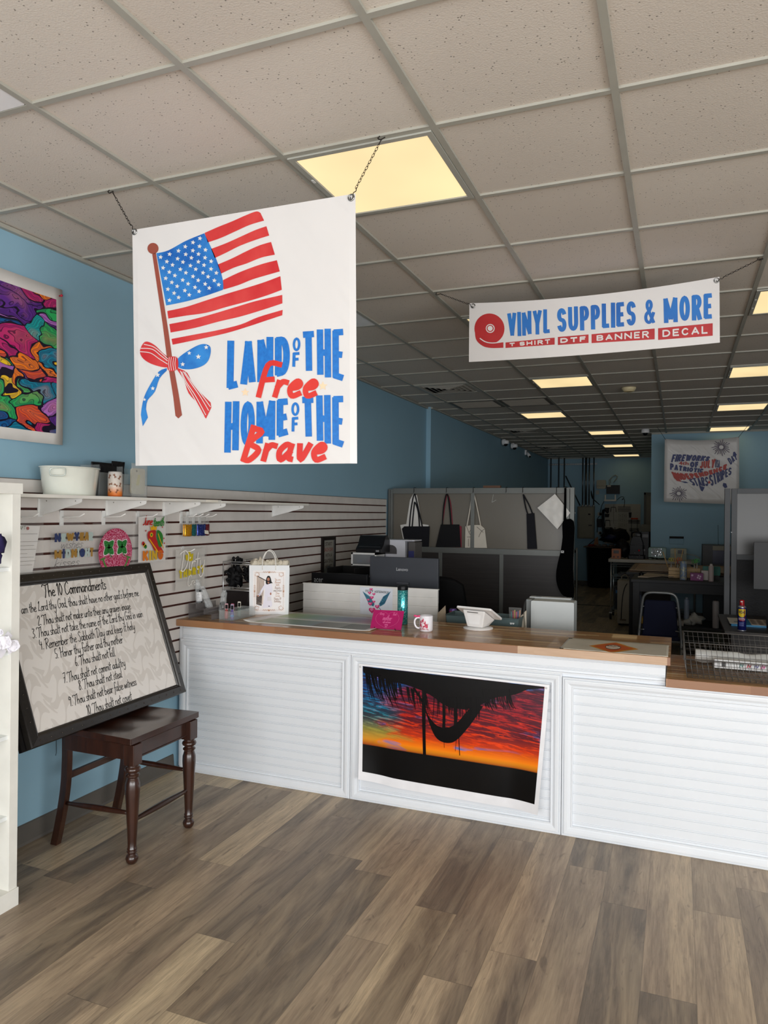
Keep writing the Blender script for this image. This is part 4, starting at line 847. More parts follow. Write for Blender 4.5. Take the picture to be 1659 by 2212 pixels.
# printed order sheet
t = hang('printed_sheet', 'white printed order sheet in a clear sleeve at the far left of the pegs', 'printed sheet', 2.50, 2.755, 1.335, 1.66, .056, 1)
b = B(); PW = M('#e6e3e0', .6); fs = lambda a, e: (XP-.004+.006*math.sin(a*9), a, e); b.slab([fs(2.5, 1.60), fs(2.745, 1.588), fs(2.70, 1.342), fs(2.5, 1.348)], (-.002, 0, 0), PW)
f = lambda a, e: (XP+.0035, a, e); TXG = M('#8d8a88', .6)
b.text('CRAFT', lambda s, v: f(2.585+s*.065, 1.572+v*.018), M('#3c5a3a', .6), .0, .3); b.disc(2.662, 1.578, .008, f, M('#a24a42', .6))
for k, (a0, a1) in enumerate(((2.53, 2.72), (2.53, 2.62), (2.53, 2.735), (2.55, 2.7), (2.55, 2.71), (2.55, 2.66), (2.57, 2.7), (2.53, 2.71), (2.56, 2.69), (2.53, 2.6), (2.53, 2.70))): z = 1.552-.019*k; b.flat([(a0, z), (a1, z-.002), (a1, z-.0035), (a0, z-.0015)], f, TXG)
part(b, 'paper', t)
# New Year
t = hang('iron_on_transfer', 'clear transfer lettered New Year wishes midnight kisses in gold and blue', 'iron-on transfer', 2.80, 3.09, 1.36, 1.56, .056, 2, 'hanging iron-on transfers')
b = B(); b.poly([(.056, 2.80, 1.56), (.08, 2.915, 1.636), (.08, 2.93, 1.636), (.056, 3.09, 1.56)], SLV); part(b, 'hang_tab', t)
b = B(); f = lambda a, e: (.0665, a, e); cg, cb, ct = M('#9c7636', .5), M('#2e3a63', .5), M('#a9b8b4', .5)
for s, y, z, w_, h_, mt in (('N', 2.815, 1.505, .04, .045, cb), ('E', 2.858, 1.505, .034, .042, ct), ('W', 2.893, 1.508, .05, .042, cg), ('Y', 2.945, 1.508, .036, .045, cb), ('E', 2.983, 1.508, .032, .042, cg), ('A', 3.014, 1.505, .038, .048, cg), ('R', 3.046, 1.505, .034, .046, ct),
    ('M', 2.815, 1.42, .045, .045, cg), ('I', 2.868, 1.42, .014, .048, cb), ('D', 2.888, 1.42, .036, .045, ct), ('N', 2.926, 1.42, .038, .045, cg), ('I', 2.968, 1.42, .012, .05, ct), ('G', 2.983, 1.42, .038, .045, cb), ('H', 3.022, 1.42, .032, .045, ct), ('T', 3.054, 1.42, .03, .046, cg)):
    b.block(s, ((y, z+h_), (y+w_, z+h_), (y+w_, z), (y, z)), f, mt, .40 if s != 'I' else .28)
b.hand('wishes', lambda a, e: (.0678, a, e), .05, .0018, DK, 2.85, 1.472, .4, 'l', 1.7); b.hand('kisses', lambda a, e: (.0678, a, e), .05, .0018, DK, 2.81, 1.378, .4, 'l', 2.1); part(b, 'printed_lettering', t)
# clover
t = hang('iron_on_transfer', 'round pink glitter transfer with two green clovers', 'iron-on transfer', 3.085, 3.415, 1.34, 1.60, .056, 3, 'hanging iron-on transfers')
b = B(); GP = mat_glitter('#b01a4c', '#e79ab6', 300, .4, .2); GG = mat_glitter('#1f6e2e', '#4da552', 350, .4, .2); f = lambda a, e: (.0655, a, e); f_ = lambda a, e: (.067, a, e); f__ = lambda a, e: (.068, a, e)
b.disc(3.252, 1.436, .133, f, GP, .133, 40)
for cy in (3.196, 3.30):
    for r, mt, ff in ((1.22, M('#e8d5da', .5), f_), (1, GG, f__)):
        for k in range(4):
            a = PI/4+k*PI/2; c = (cy+.024*math.cos(a), 1.462+.026*math.sin(a)); q = .5*PI
            P = []
            for m_ in range(20):
                th = 2*PI*m_/20; rr = .021*r*(1+.18*math.cos(2*(th-a))+.1*math.cos(4*(th-a))); P.append((c[0]+rr*math.cos(th), c[1]+rr*math.sin(th)))
            b.flat(P, ff, mt)
        b.ribbon(cr([(cy, 1.455), (cy+.006, 1.43), (cy+.022, 1.408)], 4), .006*r, ff, mt)
for s in (-1, 1): b.ribbon(cr([(3.252+s*.10, 1.40), (3.252+s*.08, 1.36), (3.252+s*.05, 1.325)], 4), .012, f_, M('#4d7a3a', .5)); b.ribbon([(3.252+s*.085, 1.405), (3.252+s*.115, 1.398)], .01, f_, M('#4d7a3a', .5))
for k in range(90):
    a = R.uniform(.25, PI-.25); r = R.uniform(.06, .128); b.disc(3.252+r*math.cos(a), 1.436+r*math.sin(a), .0018, f_, M('#f3e6ea', .4), None, 5)
part(b, 'printed_picture', t)
# King
t = hang('iron_on_transfer', 'transfer reading Juneteenth King with a crowned motif in red, gold and green', 'iron-on transfer', 3.40, 3.715, 1.355, 1.64, .056, 4, 'hanging iron-on transfers')
b = B(); f = lambda a, e: (.066, a, e); f_ = lambda a, e: (.0672, a, e); RDp, GRp, YEp = M('#b32722', .5), M('#2f7a2e', .5), M('#e0a818', .5)
b.box(.050, .052, 3.455, 3.70, 1.362, 1.632, M('#d9d4d0', .6))
b.hand('June', f, .055, .007, RDp, 3.47, 1.585, .3, 'l', 1.15); b.hand('teenth', f, .055, .007, GRp, 3.565, 1.578, .3, 'l', 1.0)
b.flat([(3.545, 1.553), (3.54, 1.582), (3.555, 1.568), (3.57, 1.59), (3.585, 1.568), (3.6, 1.582), (3.597, 1.553)], f, YEp)
b.flat(cr([(3.52, 1.54), (3.56, 1.553), (3.59, 1.55), (3.59, 1.52), (3.60, 1.49), (3.655, 1.43), (3.66, 1.41), (3.59, 1.42), (3.55, 1.47), (3.52, 1.50)], 3, True), f, RDp)
b.flat(cr([(3.60, 1.55), (3.63, 1.545), (3.655, 1.515), (3.65, 1.46), (3.62, 1.45), (3.60, 1.5)], 3, True), f_, GRp); b.disc(3.55, 1.525, .014, f_, YEp); b.disc(3.55, 1.525, .007, f__, GRp)
b.ribbon(cr([(3.53, 1.50), (3.57, 1.46), (3.61, 1.42)], 4), .008, f_, YEp); b.ribbon(cr([(3.61, 1.53), (3.63, 1.49), (3.66, 1.44)], 4), .006, f__, YEp)
for (a, e, mt) in ((3.48, 1.475, RDp), (3.50, 1.455, GRp), (3.49, 1.465, YEp)): b.disc(a, e, .012, f, mt)
for y, z in ((3.65, 1.57), (3.665, 1.5), (3.67, 1.47), (3.50, 1.55)): b.star(y, z, .008, f_, RDp)
for k, s in enumerate('KING'): y_ = 3.475+[0, .055, .08, .135][k]; w_ = [.048, .018, .048, .05][k]; b.block(s, ((y_, 1.43), (y_+w_, 1.43), (y_+w_, 1.372), (y_, 1.372)), f_, [M('#d0721b', .5), M('#d8b024', .5), M('#c8a02a', .5), M('#c8601a', .5)][k], .36 if s != 'I' else .26)
part(b, 'printed_picture', t)
# glitter packets
def packet(y0, y1, x, mats, label, tilt=0.0):
    t = thing('glitter_packet', label, 'glitter packet', (x, (y0+y1)/2, 1.505), 'glitter packets on the pegs')
    b = B(); sleeve(b, x, y0, y1, 1.505, 1.635, SLV, .003, y0*5); part(b, 'clear_bag', t, solid=.0008)
    b = B(); b.grid(lambda u, v: (x+.002+.011*math.sin(PI*u)*math.sin(PI*min(1, .15+v)), y0+.004+(y1-y0-.008)*u+tilt*v, 1.508+.075*v+.004*mnoise.noise(Vector((u*5, v, y0)))), 10, 10, mats); part(b, 'glitter', t, solid=.004); return t
YG, TG, BG, RG = mat_glitter('#d98f0a', '#f0c040', 400), mat_glitter('#226e70', '#3f9092', 400), mat_glitter('#142a78', '#6070c0', 400), mat_glitter('#7c1c30', '#a04a50', 400)
packet(3.855, 3.935, .07, YG, 'yellow glitter packet, outermost of the yellow ones'); packet(3.865, 3.93, .05, YG, 'yellow glitter packet behind the front yellow one')
packet(3.93, 4.0, .058, TG, 'teal glitter packet between yellow and blue'); packet(3.985, 4.085, .07, BG, 'dark blue glitter packet'); t = packet(4.06, 4.135, .064, RG, 'dark red glitter packet with a white price label')
b = B(); b.slab([(.084, 4.055, 1.545), (.084, 4.10, 1.54), (.084, 4.105, 1.515), (.084, 4.06, 1.52)], (-.0006, 0, 0), M('#d9d5c8', .5)); part(b, 'price_label', t)
# Dirty Thirty
t = hang('iron_on_transfer', 'frosted transfer reading Dirty Thirty in yellow and white, hung lowest', 'iron-on transfer', 3.79, 4.12, 1.155, 1.44, .056, 6, 'hanging iron-on transfers')
b = B(); b.grid(lambda u, v: (.052, 3.80+.305*u, 1.16+.262*v), 4, 4, mat_glass('#d9d5cf', .6, .5)); part(b, 'backing_film', t)
b = B(); f = lambda a, e: (.0662, a, e); f_ = lambda a, e: (.0675, a, e); YL = M('#cdb81e', .5); WT = M('#f2eee8', .5)
b.flat([(3.885, 1.355), (3.88, 1.39), (3.90, 1.385), (3.92, 1.415), (3.94, 1.388), (3.962, 1.395), (3.958, 1.35), (3.93, 1.34)], f, YL)
for k, s in enumerate('THIRTY'): y_ = 3.815+.046*k; z_ = 1.24+.004*k; b.block(s, ((y_, z_+.05), (y_+.04, z_+.05), (y_+.04, z_), (y_, z_)), f, YL, .42 if s != 'I' else .26)
b.hand('Dirty', f_, .13, .0075, WT, 3.825, 1.285, .12, 'l', 1.35); b.hand('Crew', f_, .07, .004, WT, 3.90, 1.185, .1, 'l', 1.3); part(b, 'printed_lettering', t)

# ------------------------------------------------------------------ framed board leaning on the stool
t = thing('framed_board', 'black framed board of the ten commandments leaning over the stool against the slats', 'framed board', (.33, 3.0, .605))
# local frame: u along +y, v up the lean, h towards the room
FA = Vector((.352, 2.429, .606)); FU = Vector((-.02035, .99979, 0)).normalized(); FV = Vector((-.99979*math.sin(.34524), -.02035*math.sin(.34524), math.cos(.34524)))*.80; FHh = FV.length; FV.normalize(); FN = FU.cross(FV)
if FN.x < 0: FN = -FN
FW = 1.1286
def fr(u, v, h=0.0): return tuple(FA+FU*u+FV*v+FN*h)
FB = mat_wood('#1d1a18', '#2b2724', 'black_frame_wood', .3, (6, 90, 90), .1)
b = B(); b.mitre(lambda u, v, h: fr(u, v, h), 0, FW, 0, FHh, [(0, -.035), (0, -.006), (.004, 0), (.040, .004), (.046, -.002), (.052, -.004), (.0575, -.010), (.0575, -.018), (.0, -.035)], FB); part(b, 'frame', t)
b = B()
for k in range(17):
    u = .05+k*(FW-.1)/16
    for v in (.022, FHh-.022): b.ball(fr(u, v, .002), .0042, M('#4a443e', .2, .6), n=8)
for k in range(1, 11):
    v = .05+k*(FHh-.1)/11
    for u in (.022, FW-.022): b.ball(fr(u, v, .002), .0042, M('#4a443e', .2, .6), n=8)
part(b, 'frame_studs', t)
b = B(); b.grid(lambda u, v: fr(.055+(FW-.11)*u, .055+(FHh-.11)*v, -.012), 2, 2, mat_damask(), False, True); part(b, 'patterned_paper', t)
b = B(); f = lambda a, e: fr(a, e, -.0108); INK = M('#121112', .4)
def board_uv(X, Y):
    px, py = zf(X, Y, 0, 1200, 3.95); d = ray(px, py); k = (FA-CAM).dot(FN)/d.dot(FN); p = CAM+d*k-FA; return p.dot(FU), p.dot(FV)
lines = [("The 10 Commandments", (395, 362), (920, 270), .066, .0048), ("I am the Lord thy God, thou shalt have no other god's before me", (165, 500), (1198, 338), .049, .0032), ("2. Thou shalt not make unto thee any graven image", (340, 590), (1130, 455), .049, .0032),
 ("3. Thou shalt not take the name of the Lord thy God in vain", (295, 700), (1235, 520), .049, .0032), ("4. Remember the Sabbath Day and keep it holy", (355, 795), (1168, 630), .050, .0032), ("5. Honor thy father and thy mother", (487, 873), (1065, 742), .050, .0032),
 ("6. Thou shalt not kill", (657, 937), (1000, 855), .049, .0032), ("7. Thou shalt not commit adultry", (557, 1075), (1088, 945), .049, .0032), ("8. Thou shalt not steal", (690, 1142), (1060, 1035), .049, .0032), ("9. Thou shalt not bear false witness", (605, 1278), (1183, 1105), .049, .0032), ("10. Thou shalt not covet", (758, 1345), (1145, 1235), .049, .0032)]
for s, q0, q1, h_, w_ in lines:
    u0, v0 = board_uv(*q0); u1, v1 = board_uv(*q1); W_ = sum(G.get(c, G['o'])[0] for c in s)*h_
    b.hand(s, f, h_, w_, INK, u0, (v0+v1)/2, .14, 'l', (u1-u0)/W_, 0, 4)
part(b, 'lettering', t)
b = B(); b.box(0, 1, 0, 1, 0, 1, DK, Matrix(((FU.x*(FW-.04), FV.x*(FHh-.04), FN.x*.006, 0), (FU.y*(FW-.04), FV.y*(FHh-.04), FN.y*.006, 0), (FU.z*(FW-.04), FV.z*(FHh-.04), FN.z*.006, 0), (0, 0, 0, 1))).normalized() if False else Matrix.Translation(Vector(fr(.02, .02, -.034))) @ Matrix(((FU.x*(FW-.04), FV.x*(FHh-.04), FN.x*.006, 0), (FU.y*(FW-.04), FV.y*(FHh-.04), FN.y*.006, 0), (FU.z*(FW-.04), FV.z*(FHh-.04), FN.z*.006, 0), (0, 0, 0, 1)))); part(b, 'backing_board', t)
# a second frame behind it
b = B(); b.mitre(lambda u, v, h: fr(u-.016, v-.004, h-.047), 0, FW, 0, .62, [(0, -.018), (0, .0), (.006, .008), (.05, .010), (.06, .0), (.06, -.018), (0, -.018)], M('#161414', .3))
b.slab([fr(.03, .03, -.06), fr(FW-.05, .03, -.06), fr(FW-.05, .59, -.06), fr(.03, .59, -.06)], tuple(FN*-.003), M('#2b2826', .6))
solo(b, 'framed_picture', 'second black frame stacked behind the ten commandments board', 'picture frame')

# ------------------------------------------------------------------ stool
WD = mat_wood('#22110b', '#3e2015', 'dark_cherry_wood', .28, (30, 4, 4), .45)
t = thing('wooden_stool', 'dark brown wooden stool with turned front legs beside the counter', 'stool', (.38, 2.98, 0)); SZ = .60
b = B()
def seat(u, v):
    x = .17+.475*u; hw = .262-.03*(1-u)+.0*u; y = 2.985+(v-.5)*2*hw
    dish = -.011*math.exp(-((v-.3)/.16)**2)*min(1, (1-u)*3+.25)*(math.sin(PI*min(1, u+.15)))-.011*math.exp(-((v-.7)/.16)**2)*min(1, (1-u)*3+.25)*(math.sin(PI*min(1, u+.15)))
    return (x+.018*math.sin(PI*v)*(u > .9)*0, y, SZ+dish*1.3)
b.grid(seat, 16, 20, WD)
n = len(b.v); V = [seat(i/16, 0) for i in range(17)]+[seat(1, j/20) for j in range(1, 21)]+[seat(1-i/16, 1) for i in range(1, 17)]+[seat(0, 1-j/20) for j in range(1, 20)]
lo = [(x, y, z-.028) for x, y, z in V]; cx, cy = .40, 2.985; lo2 = [(cx+(x-cx)*.975, cy+(y-cy)*.975, SZ-.034) for x, y, z in V]; L = len(V)
b.add(V+lo+lo2, [(i, (i+1) % L, L+(i+1) % L, L+i) for i in range(L)]+[(L+i, L+(i+1) % L, 2*L+(i+1) % L, 2*L+i) for i in range(L)]+[tuple(range(2*L, 3*L))], WD)
part(b, 'seat', t, bev=.004)
b = B(); az0, az1 = SZ-.115, SZ-.034
b.box(.605, .622, 2.77, 3.20, az0, az1, WD); b.box(.20, .61, 2.757, 2.775, az0, az1, WD); b.box(.20, .61, 3.195, 3.213, az0, az1, WD); b.box(.19, .208, 2.79, 3.18, az0, az1, WD); b.box(.622, .626, 2.77, 3.20, az0+.004, az0+.010, WD); part(b, 'apron', t, bev=.002)
prof = [(.001, 0), (.018, 0), (.026, .012), (.030, .028), (.026, .042), (.017, .052), (.020, .058), (.026, .064), (.020, .070), (.024, .078), (.020, .086), (.021, .12), (.026, .22), (.031, .33), (.035, .39), (.034, .42), (.027, .448), (.024, .452), (.033, .460), (.033, .466), (.026, .472), (.022, .478), (.034, .486), (.038, .496), (.034, .506), (.026, .512), (.028, .516), (.028, .52)]
prof = [(r, z*.90) for r, z in prof]
for y in (2.765, 3.195):
    b = B(); b.lathe(prof, .622, y, WD, 24); b.box(.592, .652, y-.030, y+.030, .468, SZ-.033, WD); part(b, 'leg', t, 'turned front leg', bev=.003)
for y, s in ((2.775, -1), (3.195, 1)):
    b = B(); P = cr([(.135, 0), (.165, .12), (.195, .28), (.205, .42), (.205, SZ-.034)], 6)
    lo = [(x-.021, z) for x, z in P]; hi = [(x+.021, z) for x, z in P]; b.prism(lo+hi[::-1], y-.016, y+.016, WD, 'y'); part(b, 'leg', t, 'square curved back leg', bev=.003)
def spind(p, q, r0=.009, r1=.015):
    P = [Vector(p).lerp(Vector(q), k/10) for k in range(11)]; return P, [r0+(r1-r0)*math.sin(PI*k/10)**1.2 for k in range(11)]
b = B(); P, r = spind((.622, 2.765, .20), (.622, 3.195, .20)); b.tube(P, r, WD, 10); part(b, 'stretcher', t)
b = B(); P, r = spind((.20, 2.775, .215), (.615, 2.765, .235)); b.tube(P, r, WD, 10); part(b, 'stretcher', t)
b = B(); P, r = spind((.20, 3.195, .30), (.615, 3.195, .30)); b.tube(P, r, WD, 10); part(b, 'stretcher', t)
b = B(); b.box(.19, .208, 2.785, 3.185, .33, .362, WD); part(b, 'stretcher', t, bev=.002)
b = B(); b.tube([(.0, 2.90, .56), (.0, 2.902, .48), (.0, 2.905, .40), (.0, 2.90, .385)], .0014, DK, 5); solo(b, 'picture_wire', 'thin dark wire hanging on the blue wall behind the stool', 'wire')

# ------------------------------------------------------------------ white cube shelf at the left edge
t = thing('cube_shelf', 'tall white cube shelf cut by the left edge of the photo', 'shelf unit', (.22, 1.7, 0)); KW = M('#e8eceb', .4); KF = M('#e4e3dc', .4)
ye = atx(30, 1500, .43).y; y_in = atx(25, 1300, .43).y
yt = 2.285
b = B(); b.box(.02, .43, yt-.042, yt, 0.075, 1.735, KF); part(b, 'side_panel', t, bev=.001)
b = B(); b.box(.02, .43, .95, .99, 0.075, 1.735, KF); part(b, 'side_panel', t, bev=.001)
b = B(); b.box(.015, .436, .94, yt+.006, 1.735, 1.78, KF); part(b, 'top', t, bev=.001)
b = B(); b.box(.015, .436, .94, yt+.004, 0, .075, KF); part(b, 'base', t, bev=.001)
b = B(); b.box(.02, .028, .99, yt-.042, .075, 1.735, KW); part(b, 'back_panel', t)
for zz in (atx(12, 1229, .43).z, atx(12, 1412, .43).z, atx(10, 1596, .43).z, atx(8, 1772, .43).z):
    b = B(); b.box(.028, .418, .99, yt-.042, zz-.012, zz+.004, KW); part(b, 'shelf', t, bev=.001)
b = B(); b.box(.028, .425, 1.62, 1.636, .075, 1.735, KW); part(b, 'divider', t, bev=.001)
# satin roses hung at the front of the shelf
SAT = M('#eceaf2', .32)
def rose(c, r, sd, label):
    b = B(); rr = random.Random(sd); c = Vector(c); nrm = Vector((.84, -.52, .12)).normalized(); a = nrm.orthogonal().normalized(); e = nrm.cross(a)
    for lay in range(3):
        n = 54; vs = []; ph = rr.uniform(0, 6.28)
        for k in range(n+1):
            s_ = k/n; th = ph+s_*(4.2*PI)+lay*2.1; q = r*(.12+.88*s_)*(1+.06*math.sin(5*th+lay)); d = a*math.cos(th)+e*math.sin(th); hh = .013*(1-.75*s_)+.002*math.sin(7*th)
            vs += [c+d*(q*.80)-nrm*.004, c+d*q+nrm*hh, c+d*(q*1.10)+nrm*(hh-.003)]
        b.add(vs, [(3*i+j, 3*i+3+j, 3*i+4+j, 3*i+1+j) for i in range(n) for j in (0, 1)], SAT, True)
    b.ball(c-nrm*.006, r*.92, SAT, (.75, .85, 1), 14)
    return solo(b, 'satin_rose', label, 'fabric flower', 'white satin roses')
rose(atx(29, 1396, .455), .026, 1, 'white satin rose nearest the shelf edge'); rose(atx(9, 1388, .46), .027, 2, 'white satin rose in the middle of the cluster'); rose(atx(-12, 1398, .45), .026, 5, 'white satin rose cut by the left edge'); rose(atx(-2, 1367, .45), .016, 3, 'small white satin rose above the others')
b = B()
for p, q in (((0, 1398), (22, 1368)), ((10, 1402), (-2, 1418)), ((25, 1410), (14, 1380))):
    a = atx(*p, .444); c = atx(*q, .444); s_ = (c-a).cross(Vector((1, 0, 0))).normalized()*.013; b.slab([a+s_, c+s_*1.3, c-s_*1.2, a-s_], (-.002, 0, 0), SAT)
solo(b, 'satin_ribbon', 'white satin ribbon ends between the roses', 'ribbon')
b = B(); c = atx(-6, 1178, .44); b.ball(c, .034, M('#241c4c', .7), (.6, 1, 1.3), 14, .25, 4); b.ball((c.x, c.y+.004, c.z-.05), .02, M('#241c4c', .7), (.6, 1, 1.3), 10, .25, 7); solo(b, 'fabric_bow', 'dark purple fabric bow at the left edge above the roses', 'bow')

# ------------------------------------------------------------------ counter
CW = M('#dfe3e8', .42, var=.01); YC = 3.88
t = thing('service_counter', 'long white beadboard counter with moulded panels', 'counter', (1.8, 4.15, 0))
b = B(); b.box(.012, 2.955, 3.90, 4.40, .02, .93, CW); b.box(2.955, 4.1, 3.90, 4.40, .02, .815, CW); part(b, 'body', t)
def bead(bb, x0, x1, z0, z1, y=3.90):
    z = z1
    while z > z0+.004:
        zb = max(z0, z-.0515); k = z-.006
        P = [(y, z), (y-.006, z-.0005), (y-.0065, z-.003), (y-.0045, z-.0055), (y-.0075, z-.0065), (y-.0085, z-.009), (y-.0075, z-.0115), (y-.0045, z-.0125), (y-.008, z-.0145), (y-.008, zb+.0005), (y, zb)]
        if z-zb > .02: bb.prism(P, x0, x1, CW, 'x')
        z = zb
b = B(); bead(b, .066, 1.21, .05, .80); part(b, 'beadboard', t)
b = B(); bead(b, 1.28, 2.43, .05, .80); part(b, 'beadboard', t)
b = B(); bead(b, 2.49, 4.08, .05, .80); part(b, 'beadboard', t)
b = B(); bead(b, .045, 2.955, .835, .925); part(b, 'top_band', t)
MP = [(0, -.02), (0, .006), (.003, .009), (.007, .009), (.009, .006), (.012, .012), (.018, .013), (.030, .012), (.042, .005), (.047, .004), (.049, .007), (.053, .007), (.056, .003), (.056, -.014)]
for x0, x1, z1 in ((.034, 1.242, .842), (1.245, 2.452, .842), (2.455, 4.06, .824)):
    b = B(); b.mitre(lambda u, v, h: (u, 3.886-h, v), x0, x1, .0, z1, MP, CW); part(b, 'panel_moulding', t)
b = B(); b.box(.034, 2.955, 3.8795, 3.895, .842, .848, CW); part(b, 'ledge_strip', t)  # thin ledge over the panels, same white as the counter
BB = mat_butcher()
b = B(); b.box(.012, 2.978, 3.862, 4.50, .930, .972, BB); solo(b, 'wooden_worktop', 'long raised butcher block worktop on the white counter', 'worktop', bev=.002)
b = B(); b.box(2.958, 4.1, 3.862, 4.55, .824, .866, BB); solo(b, 'wooden_worktop', 'lower butcher block worktop under the wire basket', 'worktop', bev=.002)
# sunset poster
SG = mat_sunset()
def z5(X, Y): return zf(X, Y, 740, 1380, 3.318)
o = [aty(*z5(*q), 3.868) for q in ((118, 176), (1484, 330), (1412, 1240), (128, 1012))]
i_ = [aty(*z5(*q), 3.868) for q in ((153, 193), (1460, 340), (1408, 1172), (142, 955))]
def bil(c, u, v): return c[3].lerp(c[2], u).lerp(c[0].lerp(c[1], u), v)
def curl(u, v): return -.002-.030*(1-v)**2*max(0, 1-u/.14)**1.5-.055*(1-v)**1.5*max(0, (u-.84)/.16)**1.5-.006*math.sin(PI*u)*math.sin(PI*v)-.004*math.sin(9*u)*(1-v)**2
def rise(u, v): return .016*(1-v)**3*(math.sin(PI*u*1.0)*-.6+max(0, 1-u/.2)*.9+max(0, (u-.8)/.2)*.2)
def po(u, v): p = bil(o, u, v); return (p.x, 3.868+curl(u, v), p.z+rise(u, v))
t = thing('sunset_poster', 'glossy poster of a hammock silhouette at red sunset on the counter front', 'poster', (1.85, 3.868, .15))
b = B(); b.grid(po, 40, 24, M('#e9e9ec', .3)); part(b, 'paper', t)
def uvof(q):  # picture coordinates inside the paper
    return q
W0, W1, H0, H1 = .022, .978, .075, .982
def pin(u, v, d=.0012):
    uu = W0+(W1-W0)*u; vv = H0+(H1-H0)*v; p = po(uu, vv); return (p[0], p[1]-d, p[2])
b = B(); b.grid(pin, 48, 30, SG, True, True)
# silhouettes
def inv(X, Y):
    # crop pixel -> picture (u,v) by iteration on the quad
    p = aty(*z5(X, Y), 3.868); u, v = .5, .5
    for _ in range(20):
        q = bil(i_, u, v); e = p-q; du = (bil(i_, u+.01, v)-q)*100; dv = (bil(i_, u, v+.01)-q)*100
        det = du.x*dv.z-du.z*dv.x; u += (e.x*dv.z-e.z*dv.x)/det; v += (du.x*e.z-du.z*e.x)/det
    return u, v
SIL = M('#080607', .25, spec=.3)
def sil(P, d=.0026): b.add([pin(*inv(x, y), d) for x, y in P], [tuple(range(len(P)))], SIL)
def srib(P, w, d=.003, tp=False): b.ribbon([inv(*q) for q in cr(P, 4)], w, lambda u, v: pin(u, v, d), SIL, tp)
def strip(T_, Bm, n=40):
    T2 = cr(T_, 6); B2 = cr(Bm, 6); vs = []
    for k in range(n+1):
        s = k/n
        def ev(P): q = s*(len(P)-1); i = min(int(q), len(P)-2); r = q-i; return (P[i][0]*(1-r)+P[i+1][0]*r, P[i][1]*(1-r)+P[i+1][1]*r)
        a, e = ev(T2), ev(B2); m_ = ((a[0]+e[0])/2, (a[1]+e[1])/2); vs += [pin(*inv(*a), .0028), pin(*inv(*m_), .0028), pin(*inv(*e), .0028)]
    b.add(vs, [(3*i+j, 3*i+3+j, 3*i+4+j, 3*i+1+j) for i in range(n) for j in (0, 1)], SIL)
strip([(156, 196), (500, 236), (900, 279), (1200, 313), (1456, 342)], [(158, 240), (330, 290), (520, 345), (640, 400), (760, 480), (900, 500), (1000, 470), (1100, 420), (1250, 395), (1340, 360), (1456, 352)], 60)
strip([(600, 500), (640, 570), (700, 625), (780, 628), (840, 590), (900, 520), (960, 470)], [(600, 505), (645, 640), (690, 715), (760, 742), (830, 720), (930, 610), (1020, 480)], 40)
strip([(580, 360), (578, 500), (580, 660), (582, 826)], [(612, 360), (606, 500), (603, 660), (604, 828)], 20)
srib([(520, 350), (560, 410), (592, 460)], .014); srib([(735, 440), (738, 540), (735, 640)], .016); srib([(820, 430), (822, 540), (820, 640)], .018)
srib([(844, 640), (846, 740), (850, 830)], .004); srib([(735, 700), (738, 775)], .002); srib([(828, 700), (818, 800)], .002)
rr = random.Random(3)
for k in range(150):
    x = rr.choice([rr.uniform(165, 340), rr.uniform(330, 620), rr.uniform(650, 1000), rr.uniform(1000, 1210)]); base = 250+(x-160)*.42 if x < 620 else (460 if x < 1000 else 400)
    base = min(base, 470); L = rr.uniform(60, 150)*(1.2 if x < 340 else .8); dx = rr.uniform(.1, .5)*L if x < 620 or x > 1000 else rr.uniform(-.1, .1)*L
    srib([(x, base-40), (x+dx*.4, base+L*.45), (x+dx, base+L)], rr.uniform(.004, .009), .0032, True)
part(b, 'printed_picture', t)
for u, v in ((.012, .975), (.988, .975)):
    b = B(); q = po(u, v); b.cyl((q[0], q[1]-.006, q[2]), (q[0], q[1]+.004, q[2]), .005, M('#dcdcda', .3), n=10); part(b, 'push_pin', t)
# ------------------------------------------------------------------ on the worktop
WZ = .972; CH = M('#d3d5d6', .28, .85); LG = M('#c9cbcb', .45)
def pb(x0, y0, x1, y1, Y):
    a = aty(x0, y1, Y); c = aty(x1, y0, Y); return a.x, c.x, a.z, c.z
def rot(cx, cy, deg): return Matrix.Translation((cx, cy, 0)) @ Matrix.Rotation(math.radians(deg), 4, 'Z') @ Matrix.Translation((-cx, -cy, 0))
SMK = mat_glass('#6f6b6b', .42, .06); CLR = mat_glass('#cfd6d6', .12, .05)
b = B(); P = [(.06, WZ), (.063, WZ), (.063, 1.067), (.118, 1.067), (.118, 1.037), (.178, 1.037), (.178, 1.007), (.238, 1.007), (.238, WZ), (.241, WZ), (.241, 1.010), (.181, 1.010), (.181, 1.040), (.121, 1.040), (.121, 1.070), (.06, 1.070)]
b.prism(P, 3.925, 4.14, SMK, 'y'); solo(b, 'acrylic_riser', 'smoky clear three-step display riser at the wall end of the worktop', 'display riser')
FOIL = mat_glass('#d4d8da', .26, .05)
def crinkle(x, y, z, w_, h_, name, label, lean=(0, 0), seed=0, inner=None):
    t = thing(name, label, 'wrapped product', (x, y, z), 'plastic wrapped products on the riser')
    b = B()
    def fn(u, v):
        a = 2*PI*u; r = w_*(.5-.12*v+.05*mnoise.noise(Vector((math.cos(a)*3, math.sin(a)*3, v*6+seed)))); r *= (1 if v < .92 else .7)
        return (x+lean[0]*v+r*math.cos(a)*.7, y+lean[1]*v+r*math.sin(a), z+h_*v+.004*mnoise.noise(Vector((a*2, v*3, seed)))*(v > .1))
    b.grid(fn, 22, 14, FOIL, False); part(b, 'plastic_wrap', t)
    if inner: inner(t)
    return t
